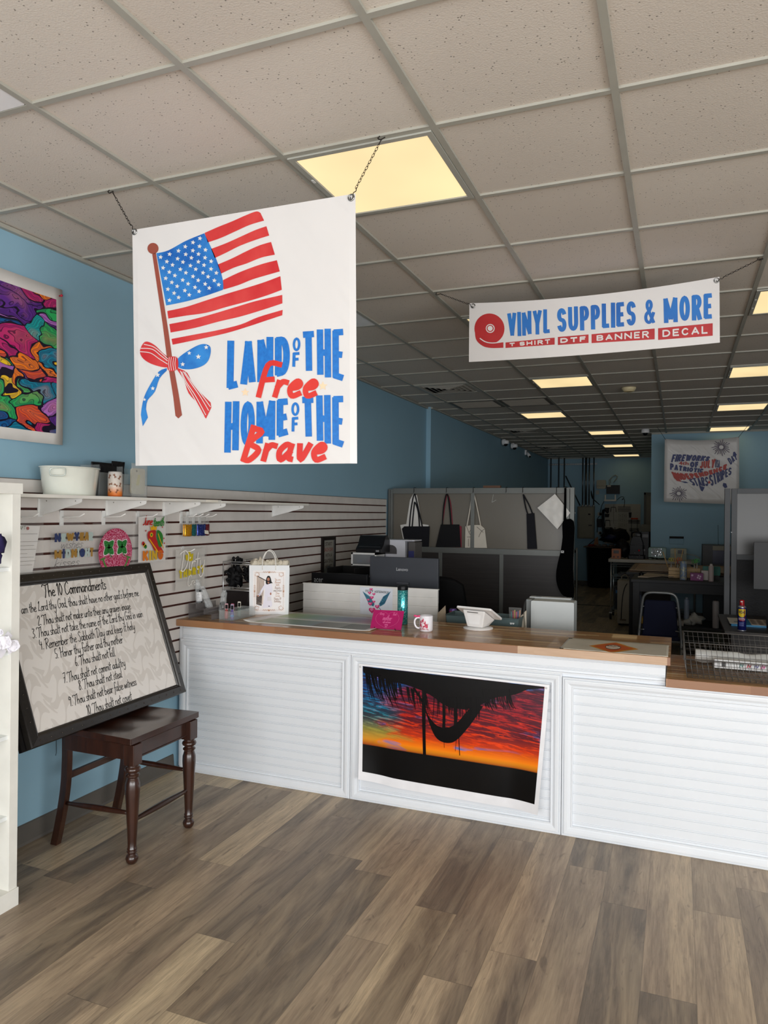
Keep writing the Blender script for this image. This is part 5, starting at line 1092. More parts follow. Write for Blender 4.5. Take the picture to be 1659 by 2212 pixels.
def inner_bottle(t):
    b = B(); x, y, z = .09, 4.0, 1.071; b.lathe([(.001, z), (.019, z), (.021, z+.004), (.021, z+.075), (.013, z+.085)], x, y, M('#1d1d1f', .3), 20); part(b, 'bottle', t)
    b = B(); b.lathe([(.0215, z+.008), (.0217, z+.070)], x, y, M('#e6e6e8', .4), 24); b.ribbon(cr([(-.008, z+.048), (-.003, z+.054), (.003, z+.048), (.008, z+.053)], 4), .0014, cyl_map(x, y, .0222, -1.2), DK)
    for k in range(4): f = cyl_map(x, y, .0222, -1.2); b.cflat(-.010, .010, z+.018+.006*k, z+.0195+.006*k, f, TXG)
    part(b, 'label_band', t)
crinkle(.09, 4.0, 1.071, .055, .15, 'wrapped_bottle', 'plastic wrapped dark bottle with a white label on the top step', (-.01, -.01), 1, inner_bottle)
crinkle(.155, 4.02, 1.041, .06, .135, 'wrapped_product', 'shiny crinkled plastic wrapped item on the middle step', (-.045, -.02), 2)
def inner_card(t):
    b = B(); b.rbox(.206, .21, 4.065, 4.115, 1.012, 1.07, BLK, .01, 'x'); b.flat([(4.08, 1.03), (4.10, 1.03), (4.09, 1.05)], lambda a, e: (.2115, a, e), M('#e8e8ea', .4)); part(b, 'card', t)
crinkle(.205, 4.09, 1.011, .06, .135, 'wrapped_product', 'clear plastic bag with a dark card on the lowest step', (.01, .01), 3, inner_card)
# clear tray of little bottles
q1, q2, q3 = atz(474, 1338.5, WZ), atz(501, 1341.5, WZ), atz(551, 1330, WZ); q4 = q1+(q3-q2)
b = B()
def wallq(p, q, h): d = (q-p).cross(Vector((0, 0, 1))).normalized()*.0025; b.slab([p, q, q+Vector((0, 0, h)), p+Vector((0, 0, h))], tuple(d), CLR)
b.slab([q1, q2, q3, q4], (0, 0, .003), SMK); wallq(q1, q2, .06); wallq(q2, q3, .06); wallq(q3, q4, .06); wallq(q4, q1, .06)
solo(b, 'clear_tray', 'clear acrylic tray of small bottles on the worktop beside the gift bag', 'tray')
for k, (u, v, col, tg, lb) in enumerate(((.25, .16, '#c25a56', '#c79aa2', 'pink red tinted bottle with a tag, leftmost in the clear tray'), (.62, .22, '#c9a98e', '#c4607c', 'peach bottle with a pink tag in the clear tray'), (.78, .12, '#5b45a8', '#8d8aa0', 'purple and blue bottle at the front of the clear tray'), (.4, .62, '#7d8f86', '#d9d4c8', 'grey green bottle at the back of the clear tray'))):
    p = q1+(q2-q1)*u+(q3-q2)*v; x, y, z = p.x, p.y, WZ+.0035
    t = thing('small_bottle', lb, 'bottle', (x, y, z), 'small bottles in the clear tray')
    b = B(); mt = mat_glass(col, .62, .1); b.lathe([(.001, z), (.011, z), (.0125, z+.004), (.0125, z+.045), (.006, z+.058), (.004, z+.062)], x, y, mt, 16)
    if k == 2: b.lathe([(.0128, z+.018), (.013, z+.030)], x, y, M('#3d86c9', .3), 16)
    part(b, 'bottle', t)
    b = B(); b.rbox(x-.0105, x+.0105, y-.0006, y+.0006, z+.058, z+.098, M(tg, .4), .004, 'y', rot(x, y, 15)); b.rbox(x-.008, x+.008, y-.0012, y-.0007, z+.064, z+.090, DK, .003, 'y', rot(x, y, 15)); part(b, 'tag', t)
# wire rack with black items
t = thing('wire_rack', 'small chrome wire rack against the slats on the worktop', 'wire rack', (.16, 4.38, WZ)); b = B()
X0, X1, YA, YB_ = .02, .285, 4.37, 4.47
for x in (X0, X1):
    b.tube([(x, YA, WZ+.001), (x, YA, 1.31), (x, YB_, 1.325), (x, YB_, WZ+.001)], .003, CH, 8)
for z in (1.30, 1.315, 1.115, 1.135): b.tube([(X0, YA, z), (X1, YA, z)], .0025, CH, 8)
for z in (1.325, 1.14): b.tube([(X0, YB_, z), (X1, YB_, z)], .0022, CH, 8)
for x in (.12, .2): b.tube([(x, YA, 1.32), (x, YA, 1.335), (x, YB_, 1.335)], .002, CH, 6)
part(b, 'frame', t)
b = B(); b.tube([(.145, YA-.004, 1.125), (.145, YA-.012, 1.15), (.155, YA-.016, 1.155), (.162, YA-.012, 1.15), (.162, YA-.004, 1.125)], .002, CH, 6); part(b, 'hook', t)
BF = M('#121214', .6, bump=.6, bscale=30); BF2 = M('#1c1a1a', .4, bump=.7, bscale=24)
for k, (c, r, sc, lb) in enumerate((((.09, 4.42, 1.21), .06, (.9, .7, 1.25), 'bunch of black hair ribbon in the wire rack'), ((.115, 4.41, 1.315), .032, (1.1, .8, .8), 'black knotted bow on top of the wire rack'), ((.215, 4.42, 1.23), .058, (.9, .7, 1.0), 'black folded scarf at the right of the wire rack'))):
    b = B(); b.ball(c, r, BF, sc, 22, .35, k*3+1)
    for m_ in range(5): a = m_*1.3+k; b.tube([(c[0]+r*.3*math.cos(a), c[1]-r*.5, c[2]+r*.3*math.sin(a)), (c[0]+r*1.0*math.cos(a), c[1]-r*.75, c[2]+r*.8*math.sin(a)+.01), (c[0]+r*1.15*math.cos(a+.5), c[1]-r*.5, c[2]+r*1.1*math.sin(a+.4))], [.006, .01, .003], BF, 6, smooth=3)
    solo(b, 'black_hair_accessory', lb, 'hair accessory', 'black hair accessories in the wire rack')
b = B(); P = [(.03, 1.11), (.235, 1.112), (.228, 1.05), (.215, WZ+.001), (.035, WZ+.001)]; b.prism(P, 4.375, 4.41, M('#252020', .45, bump=.5, bscale=14), 'y'); solo(b, 'dark_pouch', 'dark brown and black cloth pouch standing at the foot of the wire rack', 'pouch', bev=.01)
# gift bag
GA, GBp = Vector((.318, 4.245, WZ)), Vector((.318+.89, 4.245+.454, WZ)); gu = (GBp-GA).normalized(); gn = Vector((gu.y, -gu.x, 0)); GW, GD, GH = .262, .115, .335
def gp(u, v, d=0.0): return tuple(GA+gu*u+Vector((0, 0, v))-gn*(-d))   # d>0 towards the viewer
t = thing('gift_bag', 'white paper gift bag with a framed photo print and tissue', 'gift bag', tuple(GA+gu*.13-gn*.05)); PB = M('#e4e6e8', .5, var=.02)
b = B()
c = [gp(0, 0), gp(GW, 0), gp(GW, 0, -GD), gp(0, 0, -GD)]; top_ = [gp(-.004, GH), gp(GW+.004, GH), gp(GW+.002, GH, -GD), gp(-.002, GH, -GD)]
ms = [gp(-.006, GH*.5, -GD*.5), gp(GW+.004, GH*.5, -GD*.5)]
b.add(c+top_, [(0, 1, 5, 4), (2, 3, 7, 6), (3, 2, 1, 0)], PB)
for s in (0, 1):
    x0 = 0 if s == 0 else GW; i = .012 if s == 0 else -.012
    b.add([gp(x0, 0), gp(x0, 0, -GD), gp(x0, GH, -GD), gp(x0+i, GH*1.0, -GD/2), gp(x0, GH), gp(x0+i, GH*.3, -GD/2)], [(0, 1, 5), (1, 2, 3, 5), (0, 5, 3, 4)], PB)
part(b, 'paper_body', t, solid=-.0008)
for d in (0.001, -GD+.001):
    b = B(); b.tube([gp(.085, GH-.03, d), gp(.087, GH+.04, d), gp(.105, GH+.085, d), gp(.128, GH+.098, d), gp(.152, GH+.085, d), gp(.172, GH+.04, d), gp(.174, GH-.03, d)], .003, M('#e9e6df', .6), 8, smooth=4); part(b, 'handle', t)
f = lambda a, e: gp(a, e, .0012); f_ = lambda a, e: gp(a, e, .0018); f__ = lambda a, e: gp(a, e, .0024); f3_ = lambda a, e: gp(a, e, .003)
b = B(); GOLD = M('#b98a6a', .5); b.flat([(.022, .018), (.24, .018), (.24, .30), (.022, .30)], f, M('#eeeaea', .5))
b.mitre(lambda u, v, h: gp(u, v, .0018), .034, .228, .030, .288, [(0, 0), (.0015, 0)], M('#cbb29c', .5))
for i in range(4):
    cx_, cy_ = ((.05, .045), (.212, .045), (.212, .273), (.05, .273))[i]
    for k in range(5):
        a = k*1.1+i; b.ribbon(cr([(cx_+.012*math.cos(a), cy_+.012*math.sin(a)), (cx_+.018*math.cos(a+.7), cy_+.016*math.sin(a+.7)), (cx_+.010*math.cos(a+1.5), cy_+.010*math.sin(a+1.5))], 4), .0022, f__, GOLD)
for i, (cx_, cy_) in enumerate(((.131, .03), (.131, .288), (.034, .16), (.228, .16))):
    for k in range(-3, 4):
        o = k*.012; q = (cx_+o, cy_) if i < 2 else (cx_, cy_+o)
        b.ribbon(cr([(q[0]-.005, q[1]-.003), (q[0], q[1]+.006), (q[0]+.005, q[1]-.004)], 4), .002, f__, GOLD)
    b.star(cx_, cy_, .009, f__, GOLD)
# staircase and woman in a white dress
b.flat([(.045, .07), (.045, .262), (.10, .235), (.09, .07)], f_, M('#d8c5b8', .5)); b.flat([(.046, .07), (.046, .13), (.085, .13), (.082, .06)], f_, M('#3a2420', .5))
b.ribbon([(.052, .262), (.108, .232)], .005, f__, M('#241a18', .5))
for k in range(7): b.ribbon([(.054+.007*k, .258-.004*k), (.052+.006*k, .13)], .0018, f__, M('#33262a', .5))
DR = M('#e4e0ec', .5); SKN = M('#a8694e', .5); HR = M('#17110f', .5)
b.flat(cr([(.108, .215), (.128, .222), (.142, .213), (.148, .18), (.142, .15), (.148, .10), (.15, .055), (.095, .045), (.088, .05), (.10, .11), (.104, .16)], 3, True), f__, DR)
b.ribbon(cr([(.110, .205), (.092, .18), (.072, .145), (.060, .13)], 4), .014, f__, DR); b.ribbon(cr([(.143, .205), (.147, .17), (.142, .145)], 4), .012, f__, DR); b.disc(.058, .128, .006, f3_, SKN); b.disc(.142, .142, .005, f3_, SKN, .009)
b.flat(cr([(.120, .262), (.134, .262), (.142, .245), (.148, .222), (.156, .215), (.14, .212), (.116, .205), (.108, .22), (.112, .245)], 3, True), f3_, HR); b.disc(.126, .240, .009, lambda a, e: gp(a, e, .0036), SKN, .012, 14); b.flat([(.119, .222), (.134, .222), (.127, .207)], lambda a, e: gp(a, e, .0036), SKN); b.disc(.127, .233, .003, lambda a, e: gp(a, e, .0042), M('#8d1c24', .5), .0015, 8)
b.flat([(.12, .095), (.146, .095), (.146, .122), (.12, .122)], f3_, M('#ddd8dc', .5)); b.disc(.132, .058, .006, f3_, M('#3a3440', .5), .003, 8)
for k, (s, mt) in enumerate((('You are', GOLD), ('Blessed', GOLD), ('With', GOLD), ('Beauty', M('#8d5d3c', .5)), ('and Grace', M('#6b4630', .5)), ('Than', GOLD), ('Circle', GOLD), ('Happy 30', M('#8d5d3c', .5)), ('Birthday', M('#8d5d3c', .5)))):
    b.hand(s, f__, .016, .0012, mt, .188, .232-.0185*k, .1, 'c', 1.15)
part(b, 'printed_panel', t)
t2 = None
b = B()
for k in range(7):
    c_ = Vector(gp(.03+.034*k, GH+.006+.008*math.sin(k*2.1), -GD*.45)); b.ball(c_, .032, M('#cfc6b4', .7, bump=.5, bscale=40), (1.0, .9, .9), 14, .45, k*2+3)
solo(b, 'tissue_paper', 'crumpled cream tissue paper stuffed in the gift bag', 'tissue paper')
# colour chart sheet
def mat_chart():
    q = NT('colour_chart_print'); p, u, v, z = q.coords('UV'); U, V = q.math('MULTIPLY', u, 64.0), q.math('MULTIPLY', v, 34.0)
    cu, cv = q.math('DIVIDE', q.math('FLOOR', U), 64.0), q.math('DIVIDE', q.math('FLOOR', V), 34.0)
    hue = q.ramp(cu, [(.0, '#a9a83a'), (.16, '#7fa64a'), (.3, '#2c8a5a'), (.45, '#2a7f86'), (.58, '#2c4f92'), (.72, '#6a3a82'), (.84, '#b02860'), (1, '#c03a30')])
    lt = q.ramp(cv, [(.35, '#f0efec'), (.75, (0.0, 0, 0, 1)), (1, '#f0efec')])
    a = q.mix(q.ramp(cv, [(.45, (.5,)*3+(1,)), (.62, (0, 0, 0, 1)), (.82, (0, 0, 0, 1)), (.98, (.7,)*3+(1,))]), hue, '#e8e7e4')
    rnd = q.white(q.comb(cu, cv, 1.0)); mut = q.mix(.62, q.mix(rnd, '#9a8f8a', '#6f8f8a'), hue)
    gry = q.mix(q.math('FRACT', q.math('MULTIPLY', cu, 4.0)), '#1f2120', '#8d8f8c')
    low = q.mix(q.math('GREATER_THAN', cu, .52), mut, gry)
    c = q.mix(q.math('LESS_THAN', cv, .46), a, low)
    fu, fv = q.math('FRACT', U), q.math('FRACT', V)
    e = q.math('MAXIMUM', q.math('LESS_THAN', fu, .26), q.math('LESS_THAN', fv, .30)); c = q.mix(q.math('MULTIPLY', e, .5), c, '#e9e8e5')
    mg = q.math('MAXIMUM', q.math('MAXIMUM', q.math('LESS_THAN', v, .06), q.math('LESS_THAN', u, .07)), q.math('MAXIMUM', q.math('GREATER_THAN', u, .95), q.math('MULTIPLY', q.math('GREATER_THAN', v, .43), q.math('LESS_THAN', v, .49))))
    c = q.mix(mg, c, '#e6e4e0'); q.l(c, q.b.inputs['Base Color']); q.b.inputs['Roughness'].default_value = .35; q.b.inputs['Specular IOR Level'].default_value = .25; return q.m
cc = [Vector((.455, 3.955, WZ)), Vector((1.335, 3.94, WZ)), Vector((1.33, 4.47, WZ)), Vector((.50, 4.47, WZ))]
b = B()
def ch(u, v): p = cc[0].lerp(cc[1], u).lerp(cc[3].lerp(cc[2], u), v); return (p.x, p.y, p.z+.0012+.012*max(0, 1-u/.07)**2*(1-v)+.006*max(0, (u-.9)/.1)**2*(1-v))
b.grid(ch, 50, 12, mat_chart(), True, True); solo(b, 'colour_chart', 'large glossy sheet of small colour swatches lying flat on the worktop', 'colour chart', solid=.0006)
# magenta plaque on an easel
c_ = [aty(807.7, 1317, 4.10), aty(872.9, 1320, 4.10), aty(866, 1363.2, 4.05), aty(799.5, 1358.5, 4.05)]; b = B()
pd = (c_[1]-c_[0]).cross(c_[3]-c_[0]).normalized(); pd = pd if pd.y < 0 else -pd
for q in c_: q.z = max(q.z, WZ+.004)
t = thing('engraved_plaque', 'magenta plaque with an engraved heart of words for mother', 'plaque', tuple((c_[2]+c_[3])/2-Vector((0, 0, .004))))
MG = M('#a90a5c', .25, coat=.4); b.slab([tuple(q) for q in c_], tuple(-pd*.004), MG); part(b, 'plate', t)
b = B(); f = lambda a, e: tuple(bil(c_, a, e)+pd*.0009); ML = M('#d25a92', .4)
for s, y_, h_, w_ in (('strong', .74, .17, .9), ('Kind', .74, .17, .0), ('mother', .46, .30, 0), ('wife and mom', .32, .13, 0), ('caring', .20, .12, 0), ('best', .09, .10, 0)):
    b.hand(s, f, h_, .012 if s != 'mother' else .02, ML, .3 if s == 'strong' else (.72 if s == 'Kind' else .5), y_, .1, 'c', .50)
b.ribbon(cr([(.5, .04), (.2, .3), (.12, .6), (.22, .85), (.38, .9), (.5, .78)], 5), .008, f, ML); b.ribbon(cr([(.5, .04), (.8, .3), (.88, .6), (.78, .85), (.62, .9), (.5, .78)], 5), .008, f, ML); part(b, 'engraving', t)
for s in (.15, .82):
    b = B(); p = bil(c_, s, 0); b.tube([p+pd*.006+Vector((0, 0, .008)), p+pd*.006, p-pd*.002-Vector((0, 0, .003)), (p.x, p.y+.06, WZ+.002), (p.x, p.y+.045, WZ+.07)], .0015, DK, 6); part(b, 'easel_wire', t)
# glitter tumbler
x, y, z = 1.405, 4.30, WZ; t = thing('glitter_tumbler', 'tall teal glitter tumbler with a black lid', 'tumbler', (x, y, z)); b = B()
b.lathe([(.001, z), (.031, z), (.033, z+.004), (.033, z+.215), (.030, z+.219)], x, y, mat_glitter('#1d8f96', '#9fe8e6', 330, .2, .7), 32); part(b, 'body', t)
b = B(); b.lathe([(.033, z+.215), (.0335, z+.218), (.0335, z+.240), (.031, z+.245), (.001, z+.246)], x, y, M('#131517', .3), 32); part(b, 'lid', t)
# mug
x, y, z = 1.628, 4.105, WZ; t = thing('printed_mug', 'white mug with red flower print and a pink bow on its handle', 'mug', (x, y, z)); b = B(); MW = M('#eceaf0', .12, coat=.6)
b.lathe([(.001, z+.002), (.034, z), (.038, z+.004), (.040, z+.012), (.040, z+.088), (.0405, z+.093), (.039, z+.094), (.037, z+.09), (.036, z+.01), (.001, z+.007)], x, y, MW, 36); part(b, 'body', t)
b = B(); ha = math.radians(200); hd = Vector((math.cos(ha), math.sin(ha), 0)); P = [Vector((x, y, z))+hd*r+Vector((0, 0, h_)) for r, h_ in ((.037, .078), (.052, .080), (.066, .068), (.069, .048), (.062, .028), (.048, .018), (.037, .020))]
b.tube(P, .0055, MW, 10, smooth=4); hs = part(b, 'handle', t)
b = B(); pk = M('#e04a80', .5); hp = P[1]+Vector((0, -.004, .006)); 
for s in (-1, 1): b.ball(hp+Vector((s*.012, 0, .004)), .009, pk, (1.3, .5, .7), 10)
b.ball(hp, .005, pk, n=8); part(b, 'bow', hs)
b = B(); f = cyl_map(x, y, .0406, -1.75); cA, cB = M('#b01c3e', .4), M('#d8466a', .4); rr = random.Random(9)
for k in range(60):
    a = rr.uniform(-.026, .03); e = z+.03+rr.uniform(0, .048)*(1-abs(a)/.045); r = rr.uniform(.003, .0065); mt = cA if k % 3 else cB
    b.flat(cr([(a-r*.5, e-r), (a+r*.6, e-r*.6), (a+r*.3, e+r*1.2), (a-r*.5, e+r*.5)], 3, True), f, mt)
b.disc(.004, z+.042, .007, cyl_map(x, y, .0408, -1.75), M('#f2e6ea', .4)); b.hand("Happy Mother's Day", f, .012, .0011, cA, .002, z+.014, .1, 'c', .9); part(b, 'flower_print', t)
# tablet stand
x, y, z = 1.885, 4.33, WZ; PW2 = M('#e6e4e2', .3); t = thing('tablet_stand', 'white payment tablet stand seen from behind', 'tablet stand', (x, y, z)); T = rot(x, y, -14)
b = B(); b.lathe([(.001, z), (.088, z), (.09, z+.003), (.09, z+.008), (.082, z+.012), (.001, z+.013)], x, y, PW2, 40); part(b, 'base', t)
b = B()
lo_ = [(-.052, -.045, .014), (.052, -.045, .014), (.045, .05, .014), (-.045, .05, .014)]; hi_ = [(-.076, -.060, .118), (.076, -.060, .118), (.07, .085, .05), (-.07, .085, .05)]
vs = [tuple(T @ Vector((x+a, y+e, z+g))) for a, e, g in lo_+hi_]; b.add(vs, [(3, 2, 1, 0), (4, 5, 6, 7), (0, 1, 5, 4), (1, 2, 6, 5), (2, 3, 7, 6), (3, 0, 4, 7)], PW2); part(b, 'body', t, bev=.006)
b = B(); TT = T @ Matrix.Translation((x, y+.012, z+.095)) @ Matrix.Rotation(math.radians(-26), 4, 'X'); b.rbox(-.118, .118, -.085, .085, -.006, .006, PW2, .012, 'z', TT); part(b, 'tablet', t, bev=.001)
b = B(); b.box(-.05, .05, -.0465, -.046, 0, 1, DK) if False else None
TF = lambda a, e, d=.0008: tuple(T @ Vector((x+a*(.052+.24*e*1.0)/.052*.7, y-.045-.144*e-d, z+.014+e)))
b.add([TF(-.045, .088), TF(.03, .088), TF(.03, .093), TF(-.045, .093)], [(0, 1, 2, 3)], M('#55534f', .4)); part(b, 'slot', t)
b = B(); b.add([TF(-.045, .02), TF(.045, .02), TF(.05, .078), TF(-.05, .078)], [(0, 1, 2, 3)], M('#efeeed', .3)); part(b, 'battery_cover', t)
# small banner lying flat
cl = [atz(1230, 1378, WZ), atz(1445, 1394, WZ), atz(1443, 1422.5, WZ), atz(1205, 1404.5, WZ)]
t = thing('flat_banner', 'cream vinyl banner with an orange diamond emblem lying on the worktop end', 'banner', (2.7, 4.05, WZ)); b = B()
def cf(u, v, d=0.0): p = bil([cl[0], cl[1], cl[2], cl[3]], u, v); return (p.x, max(p.y, 3.866), p.z+.0012+d+.0035*abs(mnoise.noise(Vector((u*4, v*2, 1)))))
b.grid(cf, 40, 14, M('#d3ccbd', .4)); part(b, 'sheet', t, solid=.0008)
b = B()
def cpoly(P, mt, d):
    # finely filled patch following the sheet
    n = 24
    for k in range(n):
        u0, u1 = P[0][0]+(P[2][0]-P[0][0])*k/n, P[0][0]+(P[2][0]-P[0][0])*(k+1)/n
        def hh(u):
            s = (u-P[0][0])/(P[2][0]-P[0][0]); s = s*2 if s < .5 else (1-s)*2; return (P[1][1]-P[3][1])/2*s
        m_ = P[0][1]; b.add([cf(u0, m_-hh(u0), d), cf(u1, m_-hh(u1), d), cf(u1, m_+hh(u1), d), cf(u0, m_+hh(u0), d)], [(0, 1, 2, 3)], mt)
cpoly([(.25, .46), (.47, .86), (.73, .46), (.47, .06)], M('#d98d1c', .4), .0012); cpoly([(.29, .46), (.48, .80), (.68, .46), (.48, .12)], M('#d05a1a', .4), .0018)
f = lambda a, e: cf(a, e, .0026)
b.disc(.485, .46, .075, f, M('#2a211c', .4), .17); b.disc(.485, .46, .068, lambda a, e: cf(a, e, .0030), M('#e8dccb', .4), .14); EMB = M('#4a1c14', .5)
for k in range(7): u = .43+.018*k; b.ribbon(cr([(u-.010, .50), (u-.004, .57-.03*(k % 2)), (u+.002, .49), (u+.008, .55)], 3), .0035, lambda a, e: cf(a, e, .0036), EMB)
for k in range(6): u = .445+.016*k; b.ribbon(cr([(u-.008, .40), (u, .44-.02*(k % 3)), (u+.007, .38)], 3), .003, lambda a, e: cf(a, e, .0036), M('#c04a1a', .5))
part(b, 'printed_emblem', t)
for u, v in ((.012, .93), (.03, .93), (.012, .07), (.03, .07)):
    b = B(); q = cf(u, v, .001); b.lathe([(.006, q[2]), (.006, q[2]+.002), (.003, q[2]+.002), (.003, q[2])], q[0], q[1], M('#2c2925', .4, .5), 10); part(b, 'eyelet', t)
# wire basket
LZ = .866; BW = M('#605d5a', .4, .4); t = thing('wire_basket', 'dark wire mesh basket on the lower worktop', 'basket', (3.5, 4.15, LZ))
bx0, bx1 = 3.055, 3.98
def mesh(bb, P, Q, z0, z1, lean, st, n):
    """vertical mesh between floor line P-Q"""
    L = (Q-P).length; u = (Q-P)/L; k = int(L/st)
    for i in range(k+1): a = P+u*(L*i/k); bb.tube([(a.x, a.y, z0), (a.x+lean.x, a.y+lean.y, z1)], .0012, BW, 5)
    for j in range(n+1): s = j/n; bb.tube([(P.x+lean.x*s, P.y+lean.y*s, z0+(z1-z0)*s), (Q.x+lean.x*s, Q.y+lean.y*s, z0+(z1-z0)*s)], .0012, BW, 5)
    bb.tube([(P.x+lean.x, P.y+lean.y, z1), (Q.x+lean.x, Q.y+lean.y, z1)], .0030, BW, 7)
zb = LZ+.004; yf, ym, yb_ = 3.92, 4.20, 4.42
for nm, y_, z1, ln in (('front_panel', yf, .962, Vector((-.012, -.01, 0))), ('middle_panel', ym, .998, Vector((-.012, 0, 0))), ('back_panel', yb_, 1.022, Vector((-.02, .02, 0)))):
    b = B(); mesh(b, Vector((bx0, y_, 0)), Vector((bx1, y_, 0)), zb, z1, ln, .0255, 4 if nm != 'back_panel' else 6); part(b, nm, t)
b = B()
for i in range(37): x = bx0+(bx1-bx0)*i/36; b.tube([(x, yf, zb), (x, yb_, zb)], .0012, BW, 5)
for i in range(21): y_ = yf+(yb_-yf)*i/20; b.tube([(bx0, y_, zb), (bx1, y_, zb)], .0012, BW, 5)
part(b, 'bottom_mesh', t)
b = B()
for i in range(18):
    y_ = yf+(yb_-yf)*i/17; zz = .962+.06*i/17; b.tube([(bx0, y_, zb), (bx0-.015, y_, zz)], .0012, BW, 5)
for j in range(4): s = j/4; b.tube([(bx0-.015*s, yf, zb+s*.092), (bx0-.015*s, yb_, zb+s*.15)], .0012, BW, 5)
b.tube([(bx0-.014, yf-.01, .962), (bx0-.016, ym, .998), (bx0-.02, yb_+.02, 1.022)], .0034, BW, 7); part(b, 'side_panel', t)
b = B()
for i in range(26):
    a = i/25; y_ = 3.93+.48*a; zz = .965+.055*a
    b.tube([(bx0-.016+.006*math.cos(u), y_+.004*math.sin(u), zz-.004+.006*math.sin(u)) for u in [k*PI/4 for k in range(8)]], .0012, BW, 4, True) if i % 6 == 0 else None
part(b, 'hinge_ring', t)
CW2 = mat_glass('#d8d8d4', .62, .12)
b = B(); b.grid(lambda u, v: (3.10+.86*u, 4.33+(.030+.006*mnoise.noise(Vector((u*9, v*5, 2))))*math.cos(2*PI*v), LZ+.045+(.034+.010*mnoise.noise(Vector((u*11, v*6, 5))))*math.sin(2*PI*v)-.012*u), 50, 18, CW2, False); solo(b, 'plastic_roll', 'crumpled clear plastic roll in the back of the wire basket', 'plastic roll')
b = B(); b.grid(lambda u, v: (3.13+.83*u, 4.36+.02*v, LZ+.004), 2, 2, DK) if False else None
t = thing('roll_carton', 'long narrow white carton with small coloured lettering in the wire basket', 'carton', (3.55, 4.23, zb+.002)); b = B(); b.box(3.19, 3.97, 4.215, 4.265, zb+.002, zb+.047, M('#dcdcdc', .45)); part(b, 'box', t, bev=.002)
b = B(); f = lambda a, e: (a, 4.2142, e); z0 = zb+.002
b.flat([(3.225, z0+.008), (3.245, z0+.008), (3.245, z0+.036), (3.225, z0+.036)], f, M('#4a4a4c', .5))
for x_, cl_ in ((3.31, '#5a8f8a'), (3.345, '#b83a48'), (3.38, '#6a6a9a'), (3.41, '#c04a8a'), (3.445, '#c23a50'), (3.475, '#b8324a')): b.ribbon(cr([(x_, z0+.014), (x_+.006, z0+.032), (x_+.012, z0+.016), (x_+.018, z0+.030)], 3), .0045, f, M(cl_, .5))
b.disc(3.60, z0+.022, .014, f, M('#2f6a5a', .5)); b.disc(3.60, z0+.022, .010, lambda a, e: (a, 4.2134, e), M('#dcdcdc', .45)); part(b, 'lettering', t)
b = B(); b.box(3.45, 3.475, 4.02, 4.03, zb+.003, zb+.006, M('#e9e4da', .4)); solo(b, 'paper_scrap', 'tiny white scrap on the bottom of the wire basket', 'paper scrap')

# ------------------------------------------------------------------ desk and things behind the counter
t = thing('reception_desk', 'dark desk behind the counter carrying the white shiplap screen and the monitors', 'desk', (1.3, 4.95, 0)); DW = M('#e0ddd8', .45); DD = M('#2b2624', .4)
b = B(); b.box(.012, 2.42, 4.57, 5.55, .715, .745, DD); part(b, 'desk_top', t, bev=.002)
b = B(); b.box(.30, 2.40, 4.60, 4.62, .02, .715, DW); part(b, 'modesty_panel', t)
for x in (.04, 2.36): b = B(); b.box(x, x+.03, 4.6, 5.5, 0, .715, DD); part(b, 'side_panel', t)
ts = thing('shiplap_screen', 'white shiplap screen standing on the desk in front of the monitors', 'desk screen', (.91, 4.91, .7455)); b = B()
x0, x1, z0, z1 = .375, 1.443, .7455, 1.13; z = z1
while z > z0+.005:
    zb_ = max(z0, z-.062); P = [(4.92, z), (4.902, z), (4.902, zb_+.007), (4.906, zb_+.004), (4.906, zb_), (4.92, zb_)]; b.prism(P, x0, x1, DW, 'x'); z = zb_
part(b, 'shiplap_panel', ts)
b = B(); b.box(x0-.004, x1+.004, 4.90, 4.925, z1, z1+.006, DW); part(b, 'cap_strip', ts)
# winged print
Yp = 4.900
def z4(X, Y): return zf(X, Y, 640, 1130, 3.6065)
def g4p(X, Y, d=.0012): p = aty(*z4(X, Y), Yp); return (p.x, Yp-d, p.z)
t = thing('winged_print', 'white paper with blue wings and pink hearts on the shiplap panel', 'paper print', (1.0, Yp, .95))
b = B(); b.slab([g4p(497, 497, .0), g4p(752, 512, .0), g4p(748, 730, .0), g4p(497, 706, .0)], (0, -.0006, 0), M('#dfe2ea', .5)); part(b, 'paper', t)
b = B(); WNG = M('#1f5a74', .5); WN2 = M('#3d7c96', .5); HP = M('#d02c72', .5); HP2 = M('#ef7fae', .5)
for s, ox in ((1, 0), (-1, 1255)):
    for k in range(9):
        a = k/8; x_a, y_a = 600-30*a, 618-60*a
        tipx, tipy = 512+a*8+(1-a)*48, 540+(1-a)*75
        q = lambda X, Y: g4p(X if s == 1 else 1255-X, Y, .0018+.0002*k)
        b.ribbon(cr([(x_a, y_a+18), (x_a-28, y_a+6-10*a), (tipx, tipy-6)], 4), 24-9*a, q, WNG if k % 2 else WN2, True)
def heart(cx_, cy_, r, ff, mt):
    P = []
    for k in range(22): th = 2*PI*k/22; P.append((cx_+r*math.sin(th)**3, cy_-r*(.8125*math.cos(th)-.3125*math.cos(2*th)-.125*math.cos(3*th)-.0625*math.cos(4*th))))
    b.flat(P, ff, mt)
for X, Y, r in ((585, 515, 12), (573, 543, 13), (606, 553, 12), (590, 580, 15), (563, 597, 11), (606, 612, 12), (578, 628, 17), (632, 650, 18), (592, 678, 26)):
    heart(X, Y, r, lambda a, e: g4p(a, e, .004), HP); heart(X-r*.1, Y-r*.2, r*.55, lambda a, e: g4p(a, e, .0045), HP2)
b.ribbon(cr([(640, 655), (655, 668), (660, 690), (668, 712)], 4), 4, lambda a, e: g4p(a, e, .004), WNG)
